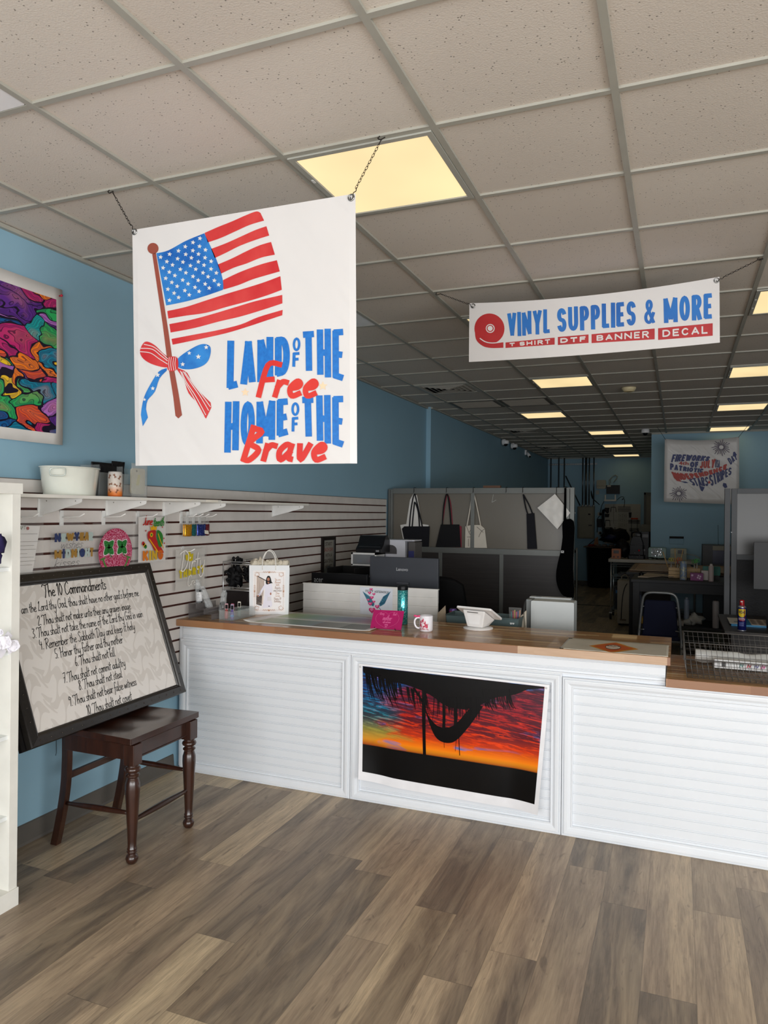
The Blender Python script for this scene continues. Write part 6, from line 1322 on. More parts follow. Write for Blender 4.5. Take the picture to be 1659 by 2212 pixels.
b.text('HOLDSWORTH', lambda s, v: g4p(612+108*s, 525+18*v+5*s, .002), DK, .01); b.text('LICOLA', lambda s, v: g4p(540+60*s, 519+18*v, .002), DK, .01)
part(b, 'printed_wings', t)
# monitors
def monitor(x0, x1, z0, z1, Y, tilt, h, name, label, txt, tx, mb):
    t = thing(name, label, 'monitor', ((x0+x1)/2, Y+.1, .745)); c = Vector(((x0+x1)/2, Y, z0)); T = Matrix.Translation(c) @ Matrix.Rotation(tilt, 4, 'Z') @ Matrix.Translation(-c); m_ = M(h, .45)
    b = B(); b.rbox(x0, x1, Y, Y+.03, z0, z1, m_, .006, 'y', T); hs = part(b, 'housing', t, bev=.003)
    b = B(); b.box(x0+.012, x1-.012, Y+.0302, Y+.031, z0+.02, z1-.012, M('#0c0d10', .15), T); part(b, 'screen', t)
    b = B(); xm = (x0+x1)/2; b.box(xm-.05, xm+.05, Y-.014, Y, z0+.02, (z0+z1)/2-.02, M('#32343a', .4), T); b.box(xm-.05, xm+.05, Y-.016, Y, (z0+z1)/2-.03, (z0+z1)/2-.02, M('#6a6d74', .3, .6), T); b.box(xm-.035, xm+.035, Y-.012, Y-.002, .750, z0+.03, M('#32343a', .4), T); part(b, 'stand_neck', t)
    b = B(); b.rbox(xm-.12, xm+.12, Y-.06, Y+.12, .745, .755, M('#2a2c30', .4), .03, 'z', T); part(b, 'stand_foot', t)
    b = B(); b.text(txt, lambda s, v: tuple(T @ Vector((x0+tx[0]+s*(tx[1]-tx[0]), Y-.0012, z1-tx[3]+(v)*(tx[3]-tx[2])))), M(mb, .35), .004); part(b, 'brand_lettering', hs)
    return t
monitor(.285, .775, .90, 1.188, 5.2, -.02, '#0f0f11', 'computer_monitor', 'black computer monitor seen from behind at the left of the desk', 'acer', (.025, .105, .045, .075), '#8d8f90')
monitor(.760, 1.325, .985, 1.328, 5.28, -.01, '#33363d', 'computer_monitor', 'dark grey computer monitor seen from behind, larger of the two', 'Lenovo', (.225, .32, .080, .105), '#b9bbbe')
# letter tray
b = B(); x0, x1, z0, z1 = pb(712, 1228, 772, 1242, 5.45)
b.box(x0, x1, 5.4, 5.7, z0, z0+.006, DK); b.box(x0, x0+.006, 5.4, 5.7, z0, z1, DK); b.box(x1-.006, x1, 5.4, 5.7, z0, z1, DK); b.box(x0, x1, 5.694, 5.7, z0, z1, DK); b.box(x0, x1, 5.4, 5.406, z0, z0+.02, DK)
for x_ in (x0, x1-.006): b.box(x_, x_+.006, 5.4, 5.41, .90, z0, DK); b.box(x_, x_+.006, 5.69, 5.7, .90, z0, DK)
b.box(x0-.03, x1+.03, 5.38, 5.72, .745, .90, M('#1d1c1c', .5)); solo(b, 'letter_tray', 'black desk tray on a dark box behind the left monitor', 'desk tray')
# drawer tower, scanner, cutting machine
t = thing('side_cabinet', 'low dark cabinet behind the desk under the white drawers', 'cabinet', (.62, 5.95, 0)); b = B(); b.box(.30, .86, 5.72, 6.2, .0, .92, DD); part(b, 'body', t, bev=.003)
b = B(); b.box(.32, .57, 5.712, 5.72, .06, .88, M('#332e2b', .4)); part(b, 'door', t); b = B(); b.box(.59, .84, 5.712, 5.72, .06, .88, M('#332e2b', .4)); part(b, 'door', t)
x0, x1, z0, z1 = pb(757, 1193, 812, 1260, 5.75); t = thing('drawer_tower', 'white plastic drawer tower with translucent drawers behind the monitors', 'drawer unit', ((x0+x1)/2, 5.92, .92)); WP = M('#d9d8d6', .4)
b = B(); b.box(x0, x0+.015, 5.76, 5.96, .92, 1.325, WP); b.box(x1-.015, x1, 5.76, 5.96, .92, 1.325, WP); b.box(x0, x1, 5.76, 5.96, 1.31, 1.325, WP); b.box(x0, x1, 5.95, 5.96, .92, 1.325, WP)
for k in range(4): b.box(x0, x1, 5.76, 5.96, .92+.098*k, .932+.098*k, WP)
part(b, 'shell', t)
for k in range(4):
    z = .934+.098*k; b = B(); b.box(x0+.018, x1-.018, 5.765, 5.94, z, z+.080, mat_glass('#8a8d90', .6, .2)); part(b, 'drawer', t)
b = B(); b.ball((x0+.16, 5.8, 1.255), .018, M('#c04a7a', .5), (1.6, 1, .6), 8); b.box(x0+.05, x0+.09, 5.78, 5.82, 1.24, 1.26, M('#4a6a9a', .5)); part(b, 'stored_items', t)
x0, x1, z0, z1 = pb(770, 1156, 826, 1193, 5.8); t = thing('document_scanner', 'black sheet-fed scanner on top of the white drawers', 'scanner', ((x0+x1)/2, 5.9, 1.325))
b = B(); P = [(5.78, 1.325), (5.78, 1.36), (5.83, 1.40), (5.87, 1.47), (5.93, 1.475), (5.98, 1.43), (5.98, 1.325)]; b.prism([(y_, z_) for y_, z_ in P], x0, x1, M('#141416', .3), 'x'); part(b, 'body', t, bev=.006)
b = B(); b.box(x0+.02, x1-.02, 5.80, 5.835, 1.372, 1.378, M('#3c3c40', .3), Matrix.Identity(4)); part(b, 'feed_slot', t); b = B(); b.box(x1-.05, x1-.02, 5.776, 5.78, 1.335, 1.35, M('#7d7f82', .4)); part(b, 'button_panel', t)
x0, x1, z0, z1 = pb(812, 1168, 897, 1206, 6.0); t = thing('desktop_printer', 'white label printer with rounded openings beside the scanner', 'printer', ((x0+x1)/2, 6.05, .92)); PWM = M('#b9b9c0', .4)
b = B(); b.box(x0+.01, x1-.01, 5.98, 6.18, .92, 1.262, DD); part(b, 'base_cabinet', t)
b = B(); b.rbox(x0, x0+.11+.17, 5.985, 6.18, 1.262, z1, PWM, .015, 'y'); part(b, 'body', t, bev=.004)
b = B(); b.rbox(x1-.06, x1, 6.0, 6.18, 1.262, z1-.012, M('#4a4644', .4), .01, 'y'); b.cyl((x1-.06, 6.02, z1-.05), (x1-.005, 6.02, z1-.05), .018, M('#8d8478', .3, .5)); b.box(x1-.06, x1-.01, 5.995, 6.0, 1.27, z1-.09, M('#23265a', .4)); part(b, 'roll_holder', t)
b = B(); P = [(x0+.085, 1.31), (x0+.205, 1.31)]+[(x0+.145+.06*math.cos(k*PI/8), 1.345+.045*math.sin(k*PI/8)) for k in range(9)]; b.flat(P, lambda a, e: (a, 5.983, e), M('#3d3a3c', .5)); part(b, 'opening', t)
b = B(); b.rbox(x0, x1, 5.98, 6.19, z1-.005, z1+.004, PWM, .02, 'z'); part(b, 'lid', t)
# framed saying on the slats
ya, yb_ = atx(697, 1200, .03).y, atx(725, 1200, .03).y; zt, zb_ = atx(710, 1159, .03).z, 1.06
t = thing('framed_sign', 'tall narrow dark frame with small lettering hung on the slats', 'framed sign', (.03, (ya+yb_)/2, zb_))
b = B(); b.mitre(lambda u, v, h: (.012+.016+h, u, v), ya, yb_, zb_, zt, [(0, -.016), (0, .004), (.008, .006), (.030, .004), (.034, -.004)], M('#1c1614', .4)); part(b, 'frame', t)
b = B(); b.box(.013, .0225, ya+.03, yb_-.03, zb_+.03, zt-.03, M('#8d8c84', .5)); part(b, 'picture', t)
b = B(); f = lambda a, e: (.0235, a, e); ym_ = (ya+yb_)/2
for k, s in enumerate(('START', 'EACH DAY', 'WITH A', 'GRATEFUL', 'HEART')): b.text(s, lambda q, v, k=k, s=s: f(ya+.037+(yb_-ya-.074)*(.5+(q-.5)*(.95 if k % 2 else .7)), zt-.085-.052*k+v*.034), M('#3a2c28', .5) if k != 1 else M('#8d3a30', .5), .01)
b.flat([(ya+.033, zb_+.04), (yb_-.033, zb_+.04), (yb_-.035, zb_+.09), (ym_, zb_+.12), (ya+.035, zb_+.085)], f, M('#5f6a6a', .5)); part(b, 'printed_saying', t)
# office chair
t = thing('office_chair', 'black office chair behind the desk, only its back in view', 'office chair', (1.12, 6.5, 0)); OB = M('#050506', .7, spec=.2)
b = B(); c0, c1 = .88, 1.30
def ob_(u, v): a = (u-.5)*2; return (1.115+a*(.225-.05*v**3), 6.04+.05*a*a-.03*v, .58+.55*v-.07*abs(a)**3*v)
b.grid(ob_, 16, 14, OB); part(b, 'backrest', t, solid=.05)
b = B(); b.rbox(.89, 1.35, 6.06, 6.52, .44, .52, OB, .08); part(b, 'seat', t, bev=.02)
b = B(); b.cyl((1.115, 6.30, .08), (1.115, 6.30, .44), .028, CH); part(b, 'gas_lift', t)
b = B()
for k in range(5): a = k*2*PI/5; b.tube([(1.115, 6.30, .11), (1.115+.28*math.cos(a), 6.30+.28*math.sin(a), .065)], [.025, .016], OB, 8)
part(b, 'star_base', t)
for k in range(5): a = k*2*PI/5; b = B(); cx_, cy_ = 1.115+.28*math.cos(a), 6.30+.28*math.sin(a); b.cyl((cx_-.02, cy_, .03), (cx_+.02, cy_, .03), .03, OB); part(b, 'caster', t)
# small things on the desk
b = B(); q = [aty(941, 1348, 4.72), aty(945, 1325, 4.72), aty(962, 1308, 4.76), aty(966, 1342, 4.74)]; lowz = .747
b.slab([(q[0].x, 4.72, lowz), tuple(q[1]), tuple(q[2]), (q[3].x, 4.75, lowz)], (.0, .004, 0), M('#9d8d78', .7)); solo(b, 'cardboard_sheet', 'torn piece of brown cardboard leaning at the end of the shiplap panel', 'cardboard')
x0, x1, z0, z1 = pb(970, 1315, 987, 1345, 4.9); cx_ = (x0+x1)/2; t = thing('soda_can', 'purple printed drinks can behind the grey bin', 'drinks can', (cx_, 4.9, .745)); b = B(); r = (x1-x0)/2
b.lathe([(.001, .90), (r*.8, .90), (r, .908), (r, z1-.012), (r*.85, z1-.002), (r*.85, z1), (.001, z1-.003)], cx_, 4.9, M('#56407a', .3, .4), 24); hs = part(b, 'can', t)
b = B(); f = cyl_map(cx_, 4.9, r+.0008, -1.6); b.cflat(-.022, .024, z1-.034, z1-.014, f, M('#9c3a5c', .4)); f2_ = cyl_map(cx_, 4.9, r+.0016, -1.6); [b.ribbon(cr([(q, z1-.050), (q+.005, z1-.030), (q+.009, z1-.046)], 3), .004, f2_, M('#c9bcd8', .4)) for q in (-.02, -.008, .004, .014)]; part(b, 'lettering', hs)
b = B(); b.box(cx_-r, cx_+r, 4.9-r, 4.9+r, .745, .90, M('#1b1a1a', .6)); solo(b, 'dark_box', 'dark box under the purple can', 'box')
def bin_(x0, x1, y0, y1, z0, z1, label):
    t = thing('storage_bin', label, 'storage bin', ((x0+x1)/2, (y0+y1)/2, z0), 'grey green bins behind the worktop'); m_ = M('#4d5e5f', .5); b = B(); w_ = .005; s = .02
    lo = [(x0+s, y0+s), (x1-s, y0+s), (x1-s, y1-s), (x0+s, y1-s)]; hi = [(x0, y0), (x1, y0), (x1, y1), (x0, y1)]
    v = [(a, e, z0) for a, e in lo]+[(a, e, z1) for a, e in hi]+[(a+(w_ if a < (x0+x1)/2 else -w_), e+(w_ if e < (y0+y1)/2 else -w_), z1) for a, e in hi]+[(a+(w_ if a < (x0+x1)/2 else -w_), e+(w_ if e < (y0+y1)/2 else -w_), z0+w_) for a, e in lo]
    fs = [(3, 2, 1, 0), (12, 13, 14, 15)]
    for i in range(4): j = (i+1) % 4; fs += [(i, j, 4+j, 4+i), (4+i, 4+j, 8+j, 8+i), (8+i, 8+j, 12+j, 12+i)]
    b.add(v, fs, m_); part(b, 'bin', t)
    b = B(); b.tube([(x0, y0, z1), (x1, y0, z1), (x1, y1, z1), (x0, y1, z1)], .004, m_, 6, True); part(b, 'rim', t)
    return t
xa, xb, xc = aty(967, 1327, 4.7).x, aty(1032, 1332, 4.7).x, aty(1123, 1338, 4.7).x
bin_(xa, xb, 4.66, 4.86, .745, aty(970, 1328, 4.66).z, 'grey green plastic bin behind the worktop, left of the tablet stand')
t = bin_(xb+.012, xc, 4.66, 4.86, .745, aty(1060, 1334, 4.66).z, 'grey green plastic bin behind the worktop, right of the tablet stand')
b = B()
for k in range(2):
    p = aty(1104+5*k, 1346, 4.665); b.disc(p.x, p.z, .007, lambda a, e: (a, 4.662, e), M('#d9d9d9', .4), .009)
    part(b, 'sticker', t); b = B()
x0, x1, z0, z1 = pb(1099, 1313, 1127, 1345, 4.78); t = thing('pen_pouch', 'clear zip bag of coloured pens standing in the grey bin', 'pen pouch', ((x0+x1)/2, 4.78, .78))
b = B(); b.grid(lambda u, v: ((x0+x1)/2+(x1-x0)*(u-.5)*(.65+.35*v), 4.775-.012*math.sin(PI*u)*(1-v), .78+(z1-.78)*v), 8, 10, SLV); part(b, 'clear_bag', t, solid=.001)
for k, cl_ in enumerate(('#2f7f86', '#b8325a', '#c8a24a', '#d24a78', '#3a3f8f', '#c8855a')):
    b = B(); xx = x0+.014+(x1-x0-.028)*k/5; b.tube([((xx+(x0+x1)/2)/2, 4.788, .785), (xx, 4.79+.004*(k % 2), z1-.03+.006*(k % 3))], .0042, M(cl_, .4), 8); part(b, 'pen', t)
b = B(); q = [aty(*p, 4.80) for p in ((1120, 1352), (1124, 1332), (1137, 1318), (1140, 1352))]
b.grid(lambda u, v: ((q[0].x*(1-u)+q[3].x*u)*(1-v)+(q[1].x*(1-u)+q[2].x*u)*v, 4.80+.012*math.sin(u*9+v*4), .746+((q[1].z*(1-u)+q[2].z*u)-.746)*v), 10, 8, M('#bfb7a8', .7)); solo(b, 'cream_cloth', 'cream cloth hanging between the grey bin and the white box', 'cloth', solid=.002)
x0, x1, z0, z1 = pb(1146, 1302, 1240, 1360, 4.95); t = thing('white_equipment_case', 'pale grey upright case with a lid behind the worktop', 'equipment case', ((x0+x1)/2, 5.05, .745)); WC = M('#c3c7c6', .4, var=.02)
b = B(); b.rbox(x0, x1, 4.95, 5.10, .745, z1, WC, .01, 'y'); part(b, 'body', t, bev=.003)
b = B(); xl = aty(1137, 1300, 4.99).x; b.rbox(xl, x1-.04, 5.10, 5.16, .745, z1+.010, M('#b4b8b8', .4), .006, 'y'); b.box(xl, x0, 4.985, 5.12, .745, z1+.002, M('#7c8080', .45)); part(b, 'lid', t, bev=.002)
b = B(); b.box(x0+.01, x0+.045, 5.095, 5.105, z1+.010, z1+.014, M('#3a3c3c', .4)); part(b, 'latch', t)
# ------------------------------------------------------------------ office partitions
PF = M('#6a6c69', .4, .3); PG = M('#5a5c58', .4, .3)
def mat_darkwood():
    t = NT('charcoal_wood_laminate'); p, x, y, z = t.world(); g = t.noise(t.comb(t.math('MULTIPLY', x, 1.5), 0.0, t.math('MULTIPLY', z, 60.0)), 1.0, 5, .6, .5)
    t.l(t.ramp(g, [(.3, '#211c1b'), (.7, '#302b29')]), t.b.inputs['Base Color']); t.b.inputs['Roughness'].default_value = .4; return t.m
LAM = mat_darkwood()
def mat_pane(h, a):
    t = NT('frosted_partition_glass'); t.b.inputs['Base Color'].default_value = lin(h); t.b.inputs['Roughness'].default_value = .28
    tr = t.n('ShaderNodeBsdfTransparent'); mx = t.n('ShaderNodeMixShader'); mx.inputs[0].default_value = a
    n = t.noise(t.coords()[0], 3, 2); t.l(t.math('ADD', t.math('MULTIPLY', n, .06), a-.03), mx.inputs[0])
    t.l(tr.outputs[0], mx.inputs[1]); t.l(t.b.outputs[0], mx.inputs[2]); t.l(mx.outputs[0], t.out.inputs[0]); return t.m
PANE = mat_pane('#6f695f', .86)
YP = 7.55
t = thing('office_partition', 'grey framed office partition with frosted glass above dark wood panels, holding the tote bags', 'partition', (1.02, YP+.03, 0))
def post(x0, x1, y0, y1, z1): b = B(); b.box(x0, x1, y0, y1, 0, z1, PF); b.box(x0+(x1-x0)*.45, x0+(x1-x0)*.52, y0-.002, y0, .02, z1-.01, DK); part(b, 'post', t, bev=.002)
post(.012, .062, YP-.005, YP+.06, 1.935); post(1.945, 2.03, YP-.005, YP+.06, 1.945)
for z0, z1 in ((1.885, 1.945), (1.245, 1.305), (.03, .09)): b = B(); b.box(.062, 1.945, YP, YP+.05, z0, z1, PF); part(b, 'rail', t, bev=.002)
for x, z0, z1 in ((.975, 1.305, 1.885), (.62, .09, 1.245), (1.29, .09, 1.245)): b = B(); b.box(x-.02, x+.02, YP, YP+(.004 if z0 > 1 else .05), z0, z1, PF); part(b, 'mullion', t, bev=.001)
for x0, x1 in ((.062, .955), (.995, 1.945)): b = B(); b.box(x0, x1+(.04 if x0 < .5 else 0), YP+.036, YP+.042, 1.305, 1.885, PANE); part(b, 'glass_pane', t)
for x0, x1 in ((.062, .60), (.64, 1.27), (1.31, 1.945)): b = B(); b.box(x0, x1, YP+.015, YP+.035, .09, 1.245, LAM); part(b, 'wood_panel', t)
b = B(); f = lambda a, e: (aty(a, e, YP).x, YP+.0355, aty(a, e, YP).z); b.ribbon([(1064, 1068), (1061, 1085)], .8, f, M('#a9aaa6', .5)); b.ribbon([(1061, 1085), (1070, 1080)], .8, f, M('#a9aaa6', .5)); part(b, 'marker_scribble', t)
def tp(px, py, y): p = aty(px, py, y); return p
def tote(P, slit, y, mat, label, back=None, hook=None, name='tote_bag', extra=None, cat='tote bag', grp='tote bags on the partition'):
    Q = [tp(a, e, y) for a, e in P]; cx_ = sum(q.x for q in Q)/len(Q); t = thing(name, label, cat, (cx_, y, min(q.z for q in Q)), grp)
    b = B(); b.slab([(q.x, y, max(q.z, 1.3055)) for q in Q], (0, .010, 0), mat); part(b, 'bag_body', t, bev=.003)
    for S in slit:
        b = B(); b.tube([(tp(a, e, y).x, y+.006, min(tp(a, e, y).z, 1.883)) for a, e in S], .0075, mat, 6, smooth=4); part(b, 'strap', t)
    if back:
        b = B(); b.slab([(tp(a, e, y+.05).x, y+.014, min(1.884, max(1.3055, tp(a, e, y+.05).z))) for a, e in back], (0, .003, 0), M('#d8d5d0', .7)); part(b, 'pale_lining', t)
    if extra: extra(t)
    return t
YT = YP+.010
TB, TR_, TN, TW2 = M('#1b1b20', .8), M('#7d1f33', .7), M('#18181a', .8), M('#c9c1b4', .8)
tote([(873, 1137), (928, 1137), (926, 1182), (876, 1182), (868, 1142)], [[(884, 1140), (887, 1105), (894, 1068), (899, 1080), (912, 1138)], [(890, 1138), (894, 1095), (896, 1085), (903, 1105), (906, 1138)]], YT, TB, 'black tote bag with a pale bag showing behind it, leftmost on the partition', back=[(867, 1134), (880, 1132), (888, 1080), (895, 1064), (903, 1070), (914, 1132), (928, 1134), (928, 1180), (876, 1180)])
def redstrap(t):
    b = B(); b.tube([(tp(a, e, YT+.03).x, YT+.020, min(1.875, tp(a, e, YT+.03).z)) for a, e in [(956, 1136), (962, 1090), (967, 1069), (974, 1088), (978, 1134)]], .0055, TR_, 6, smooth=4); b.slab([(tp(a, e, YT+.03).x, YT+.014, max(1.3055, tp(a, e, YT+.03).z)) for a, e in [(984, 1133), (998, 1137), (998, 1182), (984, 1182)]], (0, .003, 0), TR_); part(b, 'red_lining', t, 'dark red lining')
tote([(952, 1133), (992, 1133), (995, 1182), (941, 1182)], [[(955, 1136), (958, 1095), (964, 1068), (969, 1080), (974, 1136)]], YT, TN, 'black tote bag with dark red straps on the partition', extra=redstrap)
def lapels(t):
    b = B(); y_ = YT-.0015; f = lambda a, e: (tp(a, e, YT).x, y_, max(1.306, tp(a, e, YT).z)); K = M('#4b433c', .6)
    for S in ([(1008, 1137), (1014, 1152), (1022, 1160)], [(1021, 1140), (1013, 1150)], [(1034, 1160), (1040, 1148), (1048, 1142)], [(1030, 1138), (1044, 1150)], [(1009, 1160), (1019, 1160)], [(1012, 1180), (1012, 1164)]): b.ribbon(cr(S, 3), .9, f, K)
    part(b, 'jacket_print', t)
tote([(1005, 1137), (1018, 1134), (1038, 1134), (1047, 1142), (1052, 1184), (1004, 1184)], [[(1008, 1138), (1014, 1105), (1020, 1070), (1024, 1070), (1031, 1100), (1038, 1136)]], YT, TW2, 'cream tote bag printed with a jacket collar, behind the middle upright', extra=lapels)
tote([(1137, 1110), (1154, 1108), (1160, 1186), (1139, 1186)], [[(1130, 1068), (1135, 1095), (1140, 1112)], [(1130, 1068), (1142, 1090), (1150, 1110)]], YT, TB, 'narrow dark tote bag seen edge on, on the right glass pane')
for k, px_ in enumerate((894, 964, 1022, 1093, 1129, 1202)):
    b = B(); a = aty(px_, 1056, YP-.006); b.tube([(a.x, YP+.056, a.z-.01), (a.x, YP+.056, 1.95), (a.x, YP+.03, 1.953), (a.x, YP-.006, 1.95), (a.x+.002, YP-.008, 1.905), (a.x, YP-.016, 1.895)], .0028, DK, 6)
    solo(b, 'rail_hook', ['black hook over the partition top above the leftmost tote', 'black hook above the red strapped tote', 'black hook above the cream printed tote', 'black hook with nothing on it, beside the marker scribble', 'black hook above the narrow dark tote', 'black hook above the white pouch'][k], 'hook', 'black hooks over the partition')
# blurred things standing behind the pane
x0, x1, z0, z1 = pb(1122, 1165, 1139, 1190, 7.95); b = B(); b.box(.2, 1.9, 7.85, 8.3, .70, .73, DD); 
for x_ in (.22, 1.84): b.box(x_, x_+.04, 7.87, 8.28, 0, .70, DD)
b.box(.9, 1.9, 7.9, 8.28, .73, 1.26, M('#2c2a28', .5)); solo(b, 'rear_table', 'dark table and shelf box half seen behind the frosted glass', 'table')
b = B(); b.cyl(((x0+x1)/2, 8.0, 1.26), ((x0+x1)/2, 8.0, z1+.02), (x1-x0)/2+.01, M('#b5b2ae', .6), n=16); solo(b, 'white_spool', 'white cylinder blurred behind the frosted glass', 'spool')
b = B(); p = aty(1172, 1172, 8.0); b.rbox(p.x-.06, p.x+.06, 7.95, 8.05, 1.26, p.z+.06, M('#9c4a4e', .6), .03, 'z'); solo(b, 'red_container', 'red and white container blurred behind the frosted glass', 'container')
x0, x1, z0, z1 = pb(1045, 1049, 1082, 1055, 7.58); b = B(); b.box(x0, x1, YP+.0, YP+.05, 1.946, 1.97, M('#5f4230', .6)); solo(b, 'brown_box', 'flat brown item lying on top of the partition', 'box')
# white pouch hooked on the partition end
YH = YP-.016
t = thing('white_pouch', 'crumpled white mailer pouch hanging by a corner at the partition end', 'pouch', (1.85, YH, 1.53), 'white mailer pouches')
q = [tp(1199, 1067, YH), tp(1161, 1097, YH), tp(1204, 1143, YH), tp(1232, 1108, YH)]
b = B(); b.grid(lambda u, v: (lambda p: (p.x, YH-.002*math.sin(PI*u)*math.sin(PI*v)+.006*mnoise.noise(Vector((u*4, v*4, 2))), p.z))(bil([q[1], q[0], q[3], q[2]], u, v)), 20, 20, M('#dcd8d2', .45), False); part(b, 'pouch_sheet', t, solid=.004)
b = B(); b.tube([(tp(1202, 1056, YH).x, YH, 1.90), (tp(1201, 1068, YH).x, YH, q[0].z-.02)], .0025, DK, 6); part(b, 'hanging_loop', t)
b = B(); q2 = [tp(1236, 1098, 7.63), tp(1243, 1108, 7.63), tp(1236, 1118, 7.63)]; b.slab([tuple(p) for p in q2], (0, .01, 0), M('#dcd8d2', .45)); b.slab([tuple(tp(a, e, 7.63)) for a, e in ((1230, 1100), (1237, 1097), (1238, 1119), (1231, 1122))], (0, .01, 0), M('#dcd8d2', .45)); solo(b, 'white_pouch', 'white pouch corner sticking out behind the partition end', 'pouch', 'white mailer pouches')
# apron
YA2 = 7.50; t = thing('black_apron', 'long black apron hanging over the end post of the partition', 'apron', (1.97, YA2, .85))
P = [(1216, 1126), (1239, 1126), (1239, 1180), (1238, 1230), (1239, 1290), (1224, 1290), (1212, 1282), (1203, 1262), (1201, 1240), (1205, 1215), (1211, 1190), (1215, 1160)]
b = B(); b.slab([tuple(tp(a, e, YA2)) for a, e in cr(P, 3, True)], (0, .02, 0), M('#020203', .9, spec=.08)); part(b, 'cloth', t, bev=.004)
b = B(); b.slab([tuple(tp(a, e, YA2+.004)) for a, e in ((1219, 1054), (1223, 1054), (1223, 1130), (1217, 1130))], (0, .012, 0), M('#020203', .9, spec=.08)); b.box(tp(1219, 1054, YA2).x, tp(1223, 1054, YA2).x, YA2, YP+.07, 1.946, 1.952, M('#020203', .9, spec=.08)); part(b, 'neck_strap', t)
b = B(); p = tp(1215, 1192, YA2); b.box(p.x-.014, p.x+.014, YA2-.001, YA2, p.z-.012, p.z+.012, M('#cfcfcf', .6)); b.ribbon([(p.x-.010, p.z-.006), (p.x+.008, p.z+.008)], .004, lambda a, e: (a, YA2-.0015, e), DK); b.ribbon([(p.x-.008, p.z+.006), (p.x+.010, p.z-.006)], .004, lambda a, e: (a, YA2-.0015, e), DK); part(b, 'small_label', t)
# right partition
PF3 = M('#45474a', .5, .2); YQ = 7.85; t = thing('office_partition', 'grey framed partition at the right with pale glass over dark panels', 'partition', (4.3, YQ, 0))
PL = mat_pane('#34322f', .85)
for x0, x1 in ((3.425, 3.475), (3.485, 3.535)): b = B(); b.box(x0, x1, YQ, YQ+.06, 0, 1.94, PF3); part(b, 'post', t, bev=.002)
for z0, z1 in ((1.89, 1.94), (1.25, 1.30), (.03, .08)): b = B(); b.box(3.535, 5.2, YQ+.005, YQ+.055, z0, z1, PF3); part(b, 'rail', t, bev=.001)
b = B(); b.box(3.535, 5.2, YQ+.025, YQ+.031, 1.30, 1.89, PL); part(b, 'glass_pane', t); b = B(); b.box(3.535, 5.2, YQ+.02, YQ+.04, .08, 1.25, M('#1d1d1f', .5, bump=.2, bscale=60)); part(b, 'wood_panel', t)
b = B(); b.box(5.2, 5.25, YQ, YQ+.06, 0, 1.94, PF3); part(b, 'post', t)
b = B(); p = aty(1579, 1150, YQ); b.ball((p.x+.005, YQ-.002, p.z), .006, M('#d9d9d9', .4), n=8); part(b, 'tack', t)

# ------------------------------------------------------------------ right desk
t = thing('office_desk', 'dark desk in front of the right partition', 'desk', (4.2, 7.2, 0))
b = B(); b.box(3.37, 5.1, 6.66, 7.80, .695, .72, M('#35312f', .35)); part(b, 'desk_top', t, bev=.002)
b = B(); b.box(3.42, 3.445, 6.7, 7.75, 0, .695, DD); part(b, 'side_panel', t); b = B(); b.box(5.0, 5.025, 6.7, 7.75, 0, .695, DD); part(b, 'side_panel', t); b = B(); b.box(3.445, 5.0, 7.1, 7.12, .1, .695, DD); part(b, 'modesty_panel', t)
# blue and yellow spray can
x, y, z = 3.505, 6.76, .72; t = thing('lubricant_spray_can', 'blue and yellow spray can with a red cap on the dark desk', 'spray can', (x, y, z)); NB = M('#151d63', .25, .2, coat=.4)
b = B(); b.lathe([(.001, z), (.031, z), (.0335, z+.004), (.0335, z+.185), (.030, z+.196), (.020, z+.204), (.016, z+.212)], x, y, NB, 28); CAN = part(b, 'can', t)
b = B(); b.lathe([(.034, z+.0), (.0345, z+.005), (.032, z+.006)], x, y, CH, 28); b.lathe([(.0325, z+.186), (.030, z+.198), (.018, z+.208)], x, y, CH, 28); part(b, 'metal_rim', t)
b = B(); b.lathe([(.017, z+.207), (.018, z+.212), (.0175, z+.250), (.013, z+.254), (.001, z+.254)], x, y, M('#b3141c', .35), 20); b.box(x-.012, x+.004, y-.020, y-.014, z+.236, z+.246, M('#c9c4c2', .4)); part(b, 'cap', t)
b = B(); b.tube([(x+.010, y-.022, z+.24), (x+.014, y-.030, z+.20), (x+.018, y-.0335, z+.10)], .002, M('#b3141c', .35), 6); part(b, 'straw', t)
a0 = math.atan2(CAM.y-y, CAM.x-x); f = cyl_map(x, y, .0339, a0); f_ = cyl_map(x, y, .0343, a0); YLW = M('#e6c515', .4)
b = B(); b.cflat(-.030, .030, lambda q: z+.138-.024*math.sqrt(max(0, 1-(q/.030)**2)), z+.180, f, YLW, 12); b.text('WD-40', lambda s, v: f_(-.027+.054*s, z+.142+.026*v), M('#12184e', .4), .03)
b.cflat(-.026, .026, z+.090, z+.108, f, M('#b8b4c4', .4)); b.cflat(-.022, .020, z+.094, z+.102, f_, M('#b3545c', .4)); b.cflat(-.020, .022, z+.082, z+.087, f, M('#b3141c', .4))
for k in range(5): b.cflat(-.022, .018-.004*(k % 2), z+.068-.007*k, z+.071-.007*k, f, M('#6d76b8', .4))
part(b, 'printed_label', CAN)
b = B(); b.box(3.44, 3.82, 7.0, 7.42, .7205, .735, M('#2f86b8', .4)); solo(b, 'blue_folder', 'bright blue folder under the sticker sheets on the right desk', 'folder')
t = thing('sticker_sheet', 'cream sheet of brown die cut stickers on the right desk', 'sticker sheet', (3.66, 7.2, .736)); b = B(); b.box(3.60, 3.83, 7.02, 7.40, .7355, .7375, M('#d8c9bd', .5)); part(b, 'paper', t)
b = B(); rr = random.Random(4)
for i in range(4):
    for j in range(7): cx_, cy_ = 3.625+.055*i, 7.05+.05*j; b.flat(cr([(cx_-.02, cy_-.008), (cx_, cy_-.014), (cx_+.022, cy_-.004), (cx_+.016, cy_+.012), (cx_-.012, cy_+.014)], 3, True), lambda a, e: (a, e, .7382), M('#5a4638', .5))
